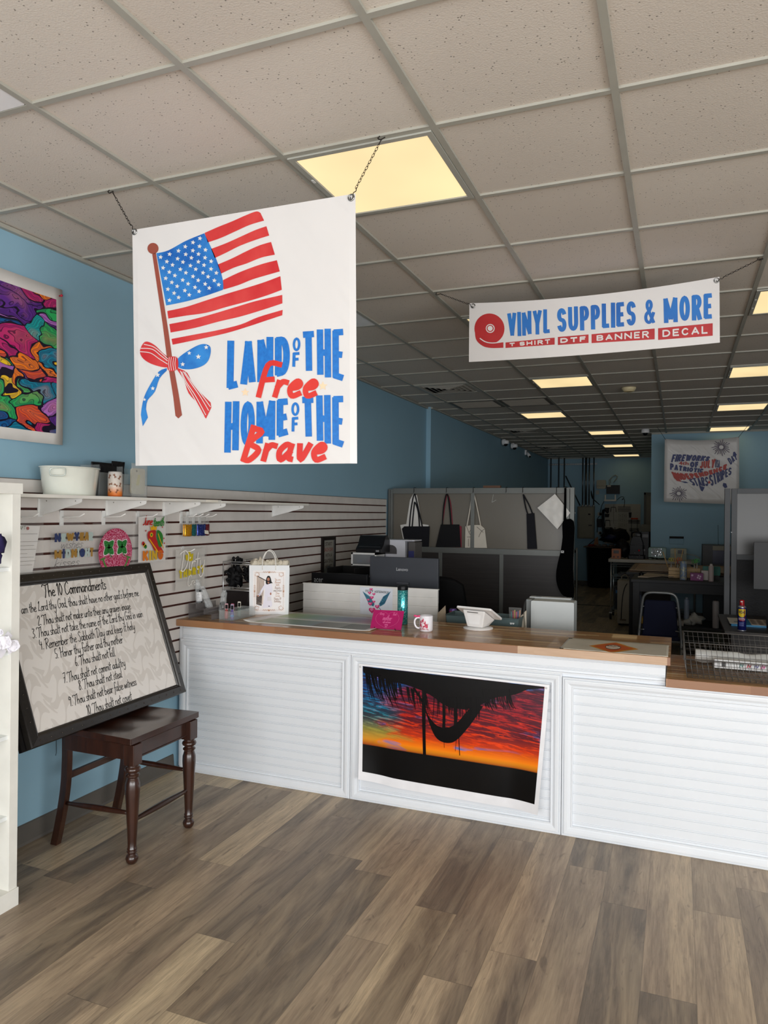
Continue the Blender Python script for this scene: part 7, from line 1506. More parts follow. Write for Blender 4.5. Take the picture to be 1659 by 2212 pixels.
part(b, 'printed_stickers', t)
b = B(); b.box(3.43, 3.56, 7.04, 7.42, .7355, .738, M('#cfccc6', .5)); b.flat([(3.47, 7.12), (3.54, 7.12), (3.54, 7.2), (3.47, 7.2)], lambda a, e: (a, e, .7385), M('#8d97a0', .5)); solo(b, 'printed_sheet', 'white printed sheet left of the spray can on the right desk', 'paper')
b = B(); b.rbox(3.74, 3.92, 6.70, 6.84, .7205, .732, M('#17171a', .4), .03); solo(b, 'mouse_pad', 'black rounded pad at the right edge of the right desk', 'mouse pad')
b = B(); b.ball((3.83, 6.93, .738), .03, M('#1c1c1f', .3), (1, 1.5, .6)); solo(b, 'computer_mouse', 'black mouse beside the sticker sheet', 'computer mouse')
t = thing('computer_monitor', 'grey monitor back cut by the right edge, on the right desk', 'monitor', (4.0, 7.3, .72)); x0, x1, z0, z1 = pb(1628, 1173, 1700, 1272, 7.3); m_ = M('#28292c', .5)
b = B(); b.rbox(x0, x0+.62, 7.3, 7.34, z0, z1, m_, .006, 'y'); part(b, 'housing', t); b = B(); b.box(x0+.25, x0+.36, 7.27, 7.3, .74, z1-.12, m_); part(b, 'stand_neck', t); b = B(); b.rbox(x0+.16, x0+.45, 7.2, 7.42, .7205, .732, m_, .03); part(b, 'stand_foot', t)
b = B(); p = aty(1668, 1350, 7.0); b.lathe([(.001, .72), (.04, .72), (.05, .82), (.048, .82), (.038, .725), (.001, .725)], aty(1668, 1310, 7.0).x, 7.0, M('#2a2a2c', .5), 20); solo(b, 'pen_cup', 'dark cup at the right edge of the right desk', 'pen cup')

# ------------------------------------------------------------------ stacking chairs
CF = M('#77797a', .35, .5); CB = M('#060b26', .7)
t = thing('stacking_chair', 'blue padded chair with a grey tube frame before the dark work table', 'chair', (0, 0, 0), 'stacking chairs behind the counter')
b = B(); P = [(-.20, -.02, .36), (-.195, .0, .50), (-.165, -.03, .80), (-.14, -.04, .88), (-.09, -.045, .905), (0, -.045, .908), (.09, -.045, .905), (.14, -.04, .88), (.165, -.03, .80), (.195, .0, .50), (.20, -.02, .36)]; b.tube(P, .0125, CF, 10, smooth=5); bfr = part(b, 'back_frame', t)
b = B(); b.prism([(-.168, .47), (.168, .47), (.15, .80), (.135, .825), (-.135, .825), (-.15, .80)], -.018, .018, CB, 'y', Matrix.Rotation(math.radians(-3.5), 4, 'X') @ Matrix.Translation((0, -.0, 0))); part(b, 'back_pad', t, bev=.01)
b = B(); b.rbox(-.21, .21, 0.0, .42, .43, .475, CB, .05); part(b, 'seat', t, bev=.012)
b = B(); b.tube([(-.19, .0, .425), (.19, .0, .425)], .011, CF, 8); b.tube([(-.19, .41, .425), (.19, .41, .425)], .011, CF, 8); part(b, 'cross_bar', t)
for s in (-1, 1):
    b = B(); b.tube([(s*.20, -.02, .36), (s*.205, -.06, .0)], .0125, CF, 8); part(b, 'leg', t); b = B(); b.tube([(s*.195, .40, .425), (s*.205, .45, .0)], .0125, CF, 8); part(b, 'leg', t)
    b = B(); b.tube([(s*.197, -.01, .42), (s*.197, .41, .42)], .011, CF, 8); part(b, 'side_bar', t)
    for z_ in (.53, .76): b = B(); b.tube([(s*(.19-.06*(z_-.5)), -.012-.05*(z_-.5), z_), (s*.145, -.028, z_+.006)], .005, CF, 6); part(b, 'bracket', bfr)
c_ = aty(1425, 1385, 7.75); t.location = (c_.x, 7.75, 0)
c2_ = aty(1170, 1290, 6.75); t_b = dup(t, (c2_.x+.02, 6.7, 0), 'grey tube chair back rising behind the white equipment case')

# ------------------------------------------------------------------ work tables at the back
NT_ = mat_wood('#15161a', '#202127', 'black_stained_wood', .6, (4, 30, 30), 0)
t = thing('work_table', 'black stained wooden work table with a lower shelf', 'table', (3.2, 9.7, 0))
b = B(); b.box(2.48, 4.1, 9.3, 10.12, .865, .90, NT_); part(b, 'table_top', t, bev=.003)
b = B(); b.box(2.54, 4.05, 9.36, 9.39, .75, .865, NT_); part(b, 'apron', t); b = B(); b.box(2.54, 4.05, 10.03, 10.06, .75, .865, NT_); part(b, 'apron', t)
for x_ in (2.50, 4.0):
    for y_ in (9.34, 10.0): b = B(); b.box(x_, x_+.075, y_, y_+.075, 0, .865, NT_); part(b, 'leg', t, bev=.002)
b = B(); b.box(2.52, 4.06, 9.38, 10.04, .33, .355, NT_); part(b, 'lower_shelf', t)
BAM = mat_wood('#a3876a', '#b99c7c', 'pale_bamboo', .5, (5, 1, 5), 0)
t = thing('back_work_table', 'second work table behind the black one carrying pale wooden boards', 'table', (3.0, 11.2, 0))
b = B(); b.box(2.36, 4.2, 10.3, 11.9, .875, .91, NT_); part(b, 'table_top', t, bev=.003)
for x_ in (2.4, 4.08):
    for y_ in (10.34, 11.78): b = B(); b.box(x_, x_+.07, y_, y_+.07, 0, .875, NT_); part(b, 'leg', t)
def board(x0, x1, y0, y1, label):
    t = thing('wooden_board', label, 'wooden board', ((x0+x1)/2, (y0+y1)/2, .91), 'pale wooden boards on the back table'); b = B(); b.box(x0, x1, y0, y1, .91, .93, BAM); part(b, 'board', t, bev=.002)
    b = B(); b.mitre(lambda u, v, h: (u, v, .93+h), x0, x1, y0, y1, [(0, -.015), (0, .008), (.05, .010), (.055, 0)], M('#8d7357', .5)); part(b, 'rim', t)
board(2.40, 3.18, 10.36, 11.8, 'pale bamboo board at the left of the back table'); board(3.22, 4.15, 10.36, 11.8, 'pale wooden board at the right of the back table')
def Z9(px, py, z=.90): return atz(px, py, z)
def cyl9(name, label, cat, px, py0, py1, r, mat, y, cap=None, z0=None, grp=None):
    p = aty(px, py1, y); z0 = p.z if z0 is None else z0; zt_ = aty(px, py0, y).z; t = thing(name, label, cat, (p.x, y, z0), grp)
    b = B(); b.lathe([(.001, z0), (r*.95, z0), (r, z0+.006), (r, zt_-.012), (r*.8, zt_), (.001, zt_)], p.x, y, mat, 20); part(b, 'body', t)
    if cap: b = B(); b.lathe([(r*.6, zt_-.002), (r*.5, zt_+.02), (.001, zt_+.022)], p.x, y, cap, 14); part(b, 'cap', t)
    return t
cyl9('printed_tumbler', 'tall pale blue patterned cylinder on the black work table', 'tumbler', 1476, 1212, 1250, .040, mat_glitter('#7486a0', '#a8a890', 60, .4, .1), 9.5, z0=.90)
cyl9('spray_can', 'white spray can standing on the black work table', 'spray can', 1536, 1222, 1254, .029, M('#b9a9a6', .5), 9.42, M('#d0c8c4', .4), z0=.90)
# wooden caddy with scissors and sticks
x0, x1, z0, z1 = pb(1444, 1226, 1512, 1250, 9.8); t = thing('wooden_caddy', 'small slatted wooden box holding scissors and sticks', 'tool caddy', ((x0+x1)/2, 9.85, .90))
b = B(); PNW = mat_wood('#a5875f', '#c2a477', 'pine_slats', .6, (4, 4, 60), 0)
for k in range(3): zz = .902+.043*k; b.box(x0, x1, 9.74, 9.752, zz, zz+.038, PNW); b.box(x0, x1, 9.95, 9.962, zz, zz+.038, PNW); b.box(x0, x0+.012, 9.752, 9.95, zz, zz+.038, PNW); b.box(x1-.012, x1, 9.752, 9.95, zz, zz+.038, PNW)
b.box(x0, x1, 9.74, 9.96, .9005, .905, PNW); part(b, 'slatted_box', t)
for k, (px_, py_, cl_) in enumerate(((1450, 1212, '#b0a32a'), (1460, 1213, '#a8702a'), (1468, 1211, '#b8562a'), (1500, 1216, '#2f8f3a'), (1506, 1214, '#4aa84a'), (1464, 1217, '#8a2a3a'))):
    p = aty(px_, py_, 9.85); m_ = M(cl_, .4); tt = thing('scissors', ['yellow handled scissors in the wooden caddy', 'tan handled scissors in the wooden caddy', 'orange handled scissors in the wooden caddy', 'dark green handled scissors in the wooden caddy', 'bright green handled scissors in the wooden caddy', 'dark red handled scissors in the wooden caddy'][k], 'scissors', (p.x, 9.85, .91), 'scissors in the wooden caddy')
    b = B()
    for s in (-1, 1): b.tube([(p.x+s*.014+.013*math.cos(u*PI/4), 9.85, p.z+.018+.022*math.sin(u*PI/4)) for u in range(8)], .004, m_, 6, True)
    part(b, 'handles', tt); b = B(); b.tube([(p.x, 9.85, p.z), (p.x-.004, 9.85, .912)], .006, CH, 6); part(b, 'blades', tt)
for (p0, p1, lb) in (((1458, 1185), (1460, 1225), 'upright wooden stick in the caddy'), ((1476, 1186), (1464, 1225), 'wooden stick leaning right in the caddy'), ((1432, 1192), (1446, 1228), 'wooden stick leaning left in the caddy')):
    b = B(); a, c = aty(*p0, 9.8), aty(*p1, 9.86); c.z = min(c.z, .96); b.cyl(tuple(a), tuple(c), .006, M('#a5885c', .6), n=8); solo(b, 'wooden_stick', lb, 'stick', 'sticks in the wooden caddy')
x0, x1, z0, z1 = pb(1491, 1239, 1519, 1252, 9.45); t = thing('tissue_box', 'purple box with pale flower print on the black work table', 'box', ((x0+x1)/2, 9.5, .90)); b = B(); b.box(x0, x1, 9.45, 9.58, .90, z1, M('#7c2a6e', .5)); part(b, 'carton', t, bev=.002)
b = B(); f = lambda a, e: (a, 9.4485, e); cx_, cz_ = x1-.045, (.90+z1)/2
for k in range(4): a = k*PI/2+.4; b.disc(cx_+.016*math.cos(a), cz_+.018*math.sin(a), .010, f, M('#d2b4cc', .5), .011, 12)
b.disc(x0+.022, cz_+.018, .012, f, M('#d2b4cc', .5), None, 12); part(b, 'flower_print', t)
b = B(); x0, x1, z0, z1 = pb(1518, 1224, 1556, 1242, 9.75); b.rbox(x0, x1, 9.7, 9.8, .95, z1, M('#1f6b60', .5), .01, 'y'); b.box(x0+.01, x1-.01, 9.69, 9.81, .90, .95, M('#2a2a2c', .6)); solo(b, 'teal_bag', 'teal folded case behind the white spray can', 'case')
b = B(); x0, x1, z0, z1 = pb(1515, 1233, 1530, 1246, 9.6); b.box(x0, x1, 9.58, 9.66, .90, z1, M('#c9c1bc', .6)); solo(b, 'white_carton', 'small white carton beside the purple box', 'box')
b = B(); P = [atz(*q, .905) for q in ((1378, 1247), (1398, 1241), (1430, 1237), (1452, 1243), (1455, 1249), (1430, 1245), (1400, 1248))]; b.slab([(p.x, min(max(p.y, 9.33), 10.1), .906+.012*(i % 3 == 1)) for i, p in enumerate(P)], (0, 0, .008), M('#b9a894', .7)); solo(b, 'cream_fabric_piece', 'crumpled cream fabric lying on the black work table', 'fabric')
b = B(); p = atz(1386, 1239, .93); b.ball((p.x, 9.75, .930), .03, M('#0d0d0f', .4), n=14); solo(b, 'black_ball', 'small black ball on the black work table', 'ball')
b = B(); p = aty(1487, 1246, 9.5); b.rbox(p.x-.015, p.x+.015, 9.47, 9.52, .9, .925, DK, .006); solo(b, 'small_black_box', 'small black box between the patterned cylinder and the purple box', 'box')
# under the table
cyl9('spray_can', 'pale blue spray can on the shelf under the black table', 'spray can', 1483, 1294, 1330, .030, M('#8793a6', .5), 9.55, M('#9aa0aa', .4), z0=.355)
cyl9('spray_can', 'tall grey white spray can on the shelf under the black table', 'spray can', 1546, 1298, 1335, .036, M('#a39ea0', .5), 9.42, M('#2a2a2c', .4), z0=.355)
b = B(); x0, x1, z0, z1 = pb(1458, 1313, 1477, 1330, 9.45); b.box(x0, x1, 9.42, 9.55, .355, .355+.06, M('#9a958f', .6)); solo(b, 'grey_carton', 'low grey carton under the black table', 'box')
b = B(); x0, x1, z0, z1 = pb(1375, 1314, 1390, 1330, 9.45); b.box(x0+.02, x1+.12, 9.42, 9.6, .355, .42, M('#b8932e', .6)); solo(b, 'yellow_carton', 'yellow topped carton on the lower shelf beside the blue chair', 'box')
b = B(); p = aty(1500, 1322, 9.5); b.ball((p.x, 9.55, .42), .07, CW2, (1.3, .7, .8), 14, .5, 5); b.ball((p.x-.08, 9.5, .395), .045, CW2, (1.2, .7, .7), 12, .5, 8); solo(b, 'plastic_bag', 'crumpled clear plastic bag on the lower shelf', 'plastic bag')
b = B(); p = aty(1381, 1300, 9.9); b.ball((p.x, 9.95, .50), .10, M('#5d626e', .7), (.6, .7, 1.3), 14, .3, 3); b.box(p.x-.05, p.x+.05, 9.9, 10.0, .355, .42, M('#5d626e', .7)); solo(b, 'grey_bundle', 'grey cloth bundle at the left of the lower shelf', 'cloth bundle')
b = B(); p = aty(1415, 1281, 9.0); b.box(p.x-.05, p.x+.05, 9.42, 9.5, .355, .62, M('#8d1f22', .5)); solo(b, 'red_box', 'red topped box behind the blue chair on the lower shelf', 'box')

# ------------------------------------------------------------------ wire cart with heat presses
t = thing('wire_shelf_cart', 'chrome wire shelf cart with a pale top and casters', 'shelf cart', (2.7, 12.5, 0)); CX0, CX1, CY0, CY1 = 1.99, 3.28, 12.2, 12.75; CT_ = aty(1317, 1207, CY0).z
b = B(); b.box(CX0-.02, CX1, CY0-.02, CY1, CT_-.05, CT_, M('#a19c92', .5)); part(b, 'top_board', t, bev=.003)
for x_ in (CX0+.02, CX1-.03):
    for y_ in (CY0+.02, CY1-.03): b = B(); b.cyl((x_, y_, .11), (x_, y_, CT_-.05), .0125, CH, n=10); part(b, 'post', t); b = B(); b.cyl((x_-.015, y_, .055), (x_+.015, y_, .055), .055, M('#2b2b2d', .4), n=18); b.box(x_-.022, x_+.022, y_-.03, y_+.03, .10, .115, CH); part(b, 'caster', t)
for zz in (CT_-.09, CT_-.28, .16):
    b = B(); b.tube([(CX0+.02, CY0+.02, zz), (CX1-.03, CY0+.02, zz), (CX1-.03, CY1-.03, zz), (CX0+.02, CY1-.03, zz)], .006, CH, 6, True); b.tube([(CX0+.02, CY0+.02, zz-.03), (CX1-.03, CY0+.02, zz-.03)], .005, CH, 6)
    for k in range(22): y_ = CY0+.04+(CY1-CY0-.09)*k/21; b.tube([(CX0+.02, y_, zz), (CX1-.03, y_, zz)], .002, CH, 4)
    part(b, 'wire_shelf', t)
b = B(); z_ = CT_-.28+.008; b.box(2.1, 2.5, 12.3, 12.6, z_, z_+.03, M('#2f2f31', .4)); b.box(2.14, 2.4, 12.28, 12.5, z_+.03, z_+.05, M('#3b3b3e', .3), rot(2.27, 12.4, 8)); solo(b, 'dark_trays', 'dark flat trays on the upper wire shelf', 'tray')
b = B(); b.box(2.06, 2.2, 12.24, 12.5, .17, .52, M('#1d2733', .5)); b.box(2.08, 2.19, 12.236, 12.24, .42, .47, M('#3a78b8', .5)); solo(b, 'dark_carton', 'dark carton with a blue label on the lower wire shelf', 'box')
b = B(); b.box(2.22, 2.9, 12.26, 12.6, .17, .5, M('#2b211b', .6)); solo(b, 'brown_carton', 'brown carton low on the wire cart behind the white purifier', 'box')
# orange mini press
Yc = 12.3
x0, x1, z0, z1 = pb(1321, 1182, 1341, 1203, Yc); t = thing('mini_heat_press', 'small orange heat press with a dark window and raised handle', 'heat press', ((x0+x1)/2, Yc+.06, CT_)); OR = M('#a8643f', .5)
b = B(); b.rbox(x0, x1, Yc, Yc+.14, CT_, CT_+(z1-z0)*.98, OR, .01, 'y'); part(b, 'body', t, bev=.003); zt_ = CT_+(z1-z0)*.98
b = B(); b.box(x0+.03, x1-.03, Yc-.003, Yc, zt_-.075, zt_-.025, M('#2b1d18', .3)); part(b, 'window', t)
for s in (.25, .7): b = B(); b.box(x0+(x1-x0)*s-.014, x0+(x1-x0)*s+.016, Yc-.004, Yc, CT_+.015, CT_+.04, M('#40201a', .4)); part(b, 'knob', t)
b = B(); b.tube([(x0+.02, Yc+.07, zt_), (x0+.02, Yc+.07, zt_+.09), (x1-.02, Yc+.07, zt_+.09), (x1-.02, Yc+.07, zt_)], .006, DK, 6); part(b, 'handle', t)
# black swing heat press
x0, x1, z0, z1 = pb(1356, 1150, 1393, 1206, Yc+.05); xm = (x0+x1)/2; K2 = M('#060607', .35, spec=.2); t = thing('heat_press', 'tall black heat press with a red knob on the wire cart', 'heat press', (xm, Yc+.1, CT_)); H = z1-CT_
b = B(); b.rbox(x0, x1, Yc+.0, Yc+.3, CT_, CT_+.06, K2, .02, 'z'); part(b, 'base', t, bev=.004)
b = B(); b.prism([(x0+.02, CT_+.06), (x1-.02, CT_+.06), (x1-.03, CT_+H*.6), (xm+.06, CT_+H*.85), (xm-.06, CT_+H*.85), (x0+.03, CT_+H*.6)], Yc+.12, Yc+.28, K2, 'y'); part(b, 'frame', t, bev=.006)
b = B(); b.rbox(x0+.015, x1-.015, Yc+.02, Yc+.26, CT_+.16, CT_+.22, K2, .02, 'z'); part(b, 'platen', t)
b = B(); b.tube([(xm-.07, Yc+.1, CT_+H*.8), (xm-.06, Yc+.06, CT_+H*.98), (xm+.06, Yc+.06, CT_+H*.98), (xm+.07, Yc+.1, CT_+H*.8)], .012, K2, 8, smooth=3); b.lathe([(.04, CT_+H), (.045, CT_+H+.015), (.02, CT_+H+.022), (.001, CT_+H+.022)], xm, Yc+.12, K2, 16); part(b, 'lever', t)
b = B(); b.ball((xm+.045, Yc-.005, CT_+.14), .016, M('#b3202c', .3), n=10); part(b, 'knob', t)
b = B()
for a, e in ((-.05, .05), (.02, .03), (-.02, .10), (.05, .06)): b.ball((xm+a, Yc-.004, CT_+e), .006, CH, n=6)
part(b, 'bolt', t)
# machine box behind the press
x0, x1, z0, z1 = pb(1372, 1149, 1401, 1206, 12.62); b = B(); b.box(x0, x1, 12.6, 12.74, CT_, z1, M('#1f1f21', .4)); b.box(x0+.03, x0+.2, 12.597, 12.6, z1-.09, z1-.04, M('#3a3a3c', .4)); b.box(x1-.09, x1-.05, 12.596, 12.6, CT_+.12, CT_+.15, M('#6a6a6c', .4)); solo(b, 'control_box', 'dark grey machine box behind the tall black press', 'machine')
b = B(); c_ = aty(1345, 1178, 12.55); b.ball((c_.x-.0, 12.6, CT_+.15), .12, M('#0d0d10', .5), (1.0, .8, 1.1), 16, .3, 2); solo(b, 'dark_machine_cover', 'black covered machine between the orange and the tall press', 'covered machine')
# silver package, teal press, laminator
x0, x1, z0, z1 = pb(1400, 1184, 1439, 1206, 12.4); t = thing('teal_heat_press', 'pale teal press with a glossy wrinkled package on it', 'heat press', ((x0+x1)/2, 12.5, CT_)); b = B(); b.rbox(x0, x1, 12.45, 12.68, CT_, z1, M('#7d9a94', .4), .02, 'y'); part(b, 'body', t, bev=.004)
b = B(); b.grid(lambda u, v: (x0+.05+(x1-x0-.12)*u, 12.44-.01*math.sin(PI*u)-.006*mnoise.noise(Vector((u*6, v*6, 1))), CT_+.05+(z1-CT_-.06)*v), 14, 10, M('#d5dde2', .12, .4), False); part(b, 'glossy_package', t, solid=.006)
b = B(); x0, x1, z0, z1 = pb(1398, 1199, 1434, 1207, 12.25); rr = random.Random(5)
P = [(x0+(x1-x0)*k/9, 12.26+.04*rr.random(), CT_+.012+.02*rr.random()) for k in range(10)]; b.tube(P, .008, DK, 6, smooth=3); b.tube([(p[0]+.03, p[1]+.05, p[2]) for p in P[::-1]], .007, DK, 6, smooth=3); solo(b, 'tangled_cord', 'tangled black cord in front of the teal press', 'cord')
x0, x1, z0, z1 = pb(1448, 1186, 1483, 1206, 12.4); t = thing('tabletop_controller', 'cream machine with a small dark display behind the sticks', 'machine', ((x0+x1)/2, 12.5, CT_)); b = B(); b.rbox(x0, x1, 12.4, 12.62, CT_, z1, M('#a9ab97', .5), .015, 'y'); b.box(x0, x1, 12.398, 12.4, CT_, CT_+.10, M('#8b9284', .5)); part(b, 'body', t, bev=.003)
b = B(); b.box((x0+x1)/2-.01, (x0+x1)/2+.08, 12.394, 12.4, z1-.075, z1-.02, M('#15181a', .2)); part(b, 'display', t); b = B(); b.tube([(x1, 12.45, z1-.08), (x1+.12, 12.4, z1-.10), (x1+.2, 12.38, z1-.14)], .006, M('#9a9a98', .5), 6, smooth=3); part(b, 'cable', t)
b = B(); x0, x1, z0, z1 = pb(1446, 1159, 1477, 1163, YK-.01); b.box(x0, x1, YK-.03, YK, z0, z1, DK); b.tube([(x0, YK-.02, z0), (x0, YK-.02, z0-.09), (x1, YK-.02, z0-.09), (x1, YK-.02, z0)], .002, M('#5a6a6c', .5), 5); solo(b, 'wall_rack', 'thin black bar with a fine wire loop on the blue partition wall', 'wall rack')
b = B(); a, c = aty(1551, 1134, 12.2), aty(1552, 1185, 12.2); b.tube([tuple(a), tuple(c)], .003, M('#2c3436', .4), 6); b.lathe([(.03, c.z-.02), (.03, c.z-.005), (.001, c.z)], c.x, 12.2, DK, 12); o = solo(b, 'thin_antenna', 'thin upright rod standing on the large grey printer', 'rod')
x0, x1, z0, z1 = pb(1517, 1179, 1600, 1235, 12.0); t = thing('wide_printer', 'large grey printer with a blue front half hidden by the right partition', 'printer', ((x0+x1)/2, 12.2, 0)); b = B(); b.box(x0, x1+.3, 12.0, 12.45, .85, z1, M('#4a4c4f', .5)); part(b, 'body', t, bev=.005)
b = B(); b.box(x0+.14, x1+.3, 11.985, 12.0, z1-.075, z1-.01, M('#8d8878', .5)); part(b, 'top_strip', t); b = B(); b.box(x0+.14, x1+.3, 11.99, 12.0, z1-.28, z1-.08, M('#10163f', .3)); part(b, 'front_window', t); b = B(); b.box(x0+.02, x1+.28, 12.05, 12.4, 0, .85, M('#3a3b3d', .5)); part(b, 'stand', t)
# purifier
x0, x1, z0, z1 = pb(1333, 1255, 1364, 1326, 11.6); t = thing('white_dehumidifier', 'cream upright appliance with a coiled cord on top, on the floor', 'appliance', ((x0+x1)/2, 11.7, 0)); PWH = M('#a49b8b', .5)
b = B(); b.rbox(x0, x1, 11.6, 11.9, .03, z1, PWH, .012, 'y'); part(b, 'body', t, bev=.004)
for s in (x0+.02, x1-.05): b = B(); b.box(s, s+.03, 11.63, 11.87, 0, .03, DK); part(b, 'foot', t)
b = B(); b.tube([(x1-.10+.05*math.cos(k*PI/8), 11.68+.04*math.sin(k*PI/8)*.3, z1+.025+.055*math.sin(k*PI/8)) for k in range(16)], .010, M('#8f8677', .5), 7, True); part(b, 'coiled_hose', t)
b = B(); b.tube([(x1-.06, 11.595, z1-.04), (x1-.10, 11.59, z1-.12), (x1-.13, 11.592, z1-.3), (x0+.06, 11.592, .1)], .006, DK, 6, smooth=4); part(b, 'power_cord', t); b = B(); b.box(x0+.04, x0+.13, 11.594, 11.6, .075, .10, M('#6d5c4d', .5)); part(b, 'nameplate', t)

# ------------------------------------------------------------------ back wall equipment
YW = YB
CND = M('#6d7173', .3, .8)
def wb(px0, py0, px1, py1, d=.05): return pb(px0, py0, px1, py1, YW-d)
cps = [1190, 1207, 1219, 1259, 1266, 1273, 1283]
for k, px_ in enumerate(cps):
    x_ = aty(px_, 1000, YW-.06).x; zb_ = 2.0 if k < 3 else aty(1270, 1094, YW-.1).z
    if k < 3: zb_ = 1.0
    b = B(); b.cyl((x_, YW-.045, zb_), (x_, YW-.045, CEIL), .016 if k != 4 else .026, CND, n=10)
    if k >= 3: b.cyl((x_, YW-.045, zb_), (x_, YW-.045, zb_+.03), .03, CH, n=10)
    solo(b, 'electrical_conduit', ['metal conduit nearest the left corner of the back wall', 'second metal conduit from the left corner of the back wall', 'third metal conduit from the left corner of the back wall', 'metal conduit entering the breaker panel, leftmost of four', 'thick metal conduit entering the breaker panel', 'metal conduit entering the breaker panel, third of four', 'metal conduit at the right side of the breaker panel'][k], 'conduit', 'conduits on the back wall')
xa, xb = aty(1186, 1003, YW-.02).x, aty(1290, 1003, YW-.02).x; za = aty(1230, 1003, YW-.02).z
b = B(); b.box(xa, xb, YW-.026, YW, za-.02, za+.02, CND)
for k in range(26): x_ = xa+.03+(xb-xa-.06)*k/25; b.flat([(x_-.014, za-.007), (x_+.014, za-.007), (x_+.014, za+.007), (x_-.014, za+.007)], lambda a, e: (a, YW-.0265, e), M('#c9cdce', .3))
solo(b, 'strut_channel', 'slotted metal rail crossing the conduits near the ceiling', 'metal rail')
b = B(); a, c = aty(1222, 1028, YW-.08), aty(1253, 1092, YW-.08); b.cyl(tuple(a), tuple(c), .014, M('#3c4142', .4, .6), n=8); solo(b, 'diagonal_conduit', 'dark diagonal conduit running down to the breaker panel', 'conduit')
x0, x1, z0, z1 = wb(1247, 1094, 1284, 1163, .12); t = thing('breaker_panel', 'grey electrical breaker panel on the back wall', 'electrical panel', ((x0+x1)/2, YW, z0)); GP2 = M('#6b675a', .5, .2)
b = B(); b.box(x0, x1, YW-.12, YW, z0, z1, GP2); part(b, 'box', t, bev=.004); b = B(); b.box(x0+.04, x1-.03, YW-.135, YW-.12, z0+.03, z1-.03, M('#74705f', .45, .2)); part(b, 'door', t, bev=.003)
b = B(); b.box(x1-.14, x1-.09, YW-.145, YW-.135, z1-.20, z1-.17, DK); part(b, 'latch', t); b = B(); b.box(x1-.13, x1-.05, YW-.1375, YW-.135, z0+.30, z0+.33, M('#2c2a26', .5)); part(b, 'notice', t)
x0, x1, z0, z1 = wb(1289, 1037, 1309, 1056); b = B(); b.rbox(x0, x1, YW-.1, YW, z0, z1, M('#9a988a', .5), .03, 'y'); b.box(x0-.01, x1+.01, YW-.105, YW-.1, z0+.06, z0+.07, M('#7f7d70', .5)); solo(b, 'wall_box', 'cream plastic box high on the back wall', 'wall box')
x0, x1, z0, z1 = wb(1287, 1059, 1294, 1068); b = B(); b.rbox(x0, x1, YW-.04, YW, z0, z1, M('#a4a39c', .5), .01, 'y'); solo(b, 'wall_sensor', 'small pale square box under the cream wall box', 'wall box')
x0, x1, z0, z1 = wb(1310, 1048, 1339, 1067); b = B(); b.box(x0, x1, YW-.09, YW, z0, z1, M('#1c1c1e', .4)); b.box(x0+.02, x0+.1, YW-.1, YW-.09, z1-.04, z1, M('#a4a39c', .5)); solo(b, 'black_network_box', 'black flat network box on the back wall', 'network box')
x0, x1, z0, z1 = wb(1306, 1069, 1332, 1082); t = thing('wifi_router', 'white router with two upright antennas on the back wall', 'router', ((x0+x1)/2, YW, z0)); b = B(); b.box(x0, x1, YW-.16, YW-.005, z0-.01, z0+.03, M('#cfccc4', .4)); part(b, 'body', t, bev=.004)
for s in (x0+.01, x1-.035): b = B(); b.rbox(s, s+.028, YW-.15, YW-.13, z0, z1, M('#d6d3ca', .4), .01, 'y'); part(b, 'antenna', t)
b = B(); pts = [(1318, 1049), (1316, 1038), (1326, 1028), (1334, 1030), (1325, 1042), (1333, 1033), (1329, 1026), (1320, 1034), (1319, 1044)]; b.tube([tuple(aty(a, e, YW-.03)) for a, e in pts], .008, M('#7f8884', .5), 6, smooth=4); solo(b, 'loose_cable', 'loose pale cable loop above the black network box', 'cable')
b = B(); b.tube([tuple(aty(a, e, YW-.05)) for a, e in ((1305, 1083), (1300, 1092), (1297, 1105), (1295, 1110))], .007, DK, 6, smooth=3); b.tube([tuple(aty(a, e, YW-.05)) for a, e in ((1333, 1080), (1342, 1073), (1348, 1075), (1343, 1080), (1349, 1078), (1349, 1090), (1347, 1096))], .006, DK, 6, smooth=3); solo(b, 'black_cable', 'black cables hanging from the router', 'cable')
b = B(); b.tube([tuple(aty(a, e, YW-.04)) for a, e in ((1277, 1062), (1279, 1075), (1287, 1083), (1295, 1090))], .01, DK, 6, smooth=3); b.tube([tuple(aty(a, e, YW-.04)) for a, e in ((1277, 1060), (1282, 1078), (1290, 1086))], .008, DK, 6, smooth=3); solo(b, 'black_cable', 'black cable curving off the conduits', 'cable')
# pegboard
x0, x1, z0, z1 = wb(1306, 1089, 1384, 1158, .03); z0 = 1.0; t = thing('pegboard', 'white pegboard with baskets and holders on the back wall', 'pegboard', ((x0+x1)/2, YW-.02, z0)); PGB = NT('pegboard_holes')
p_, X_, Y_, Z_ = PGB.world(); hx = PGB.math('SUBTRACT', PGB.math('FRACT', PGB.math('MULTIPLY', X_, 39.4)), .5); hz = PGB.math('SUBTRACT', PGB.math('FRACT', PGB.math('MULTIPLY', Z_, 39.4)), .5)
hd = PGB.math('LESS_THAN', PGB.math('ADD', PGB.math('MULTIPLY', hx, hx), PGB.math('MULTIPLY', hz, hz)), .05); PGB.l(PGB.mix(hd, '#aaa596', '#3a382f'), PGB.b.inputs['Base Color'])
b = B(); b.box(x0, x1, YW-.03, YW-.01, z0, z1, PGB.m); part(b, 'board', t)
b = B(); xm_ = (x0+x1)/2; zm_ = aty(1340, 1125, YW-.03).z; b.box(x0, x1, YW-.0325, YW-.03, zm_-.004, zm_+.004, M('#5a574c', .5)); b.box(xm_-.2, xm_-.193, YW-.0325, YW-.03, z0, z1, M('#5a574c', .5)); part(b, 'seam', t)
YG = YW-.1
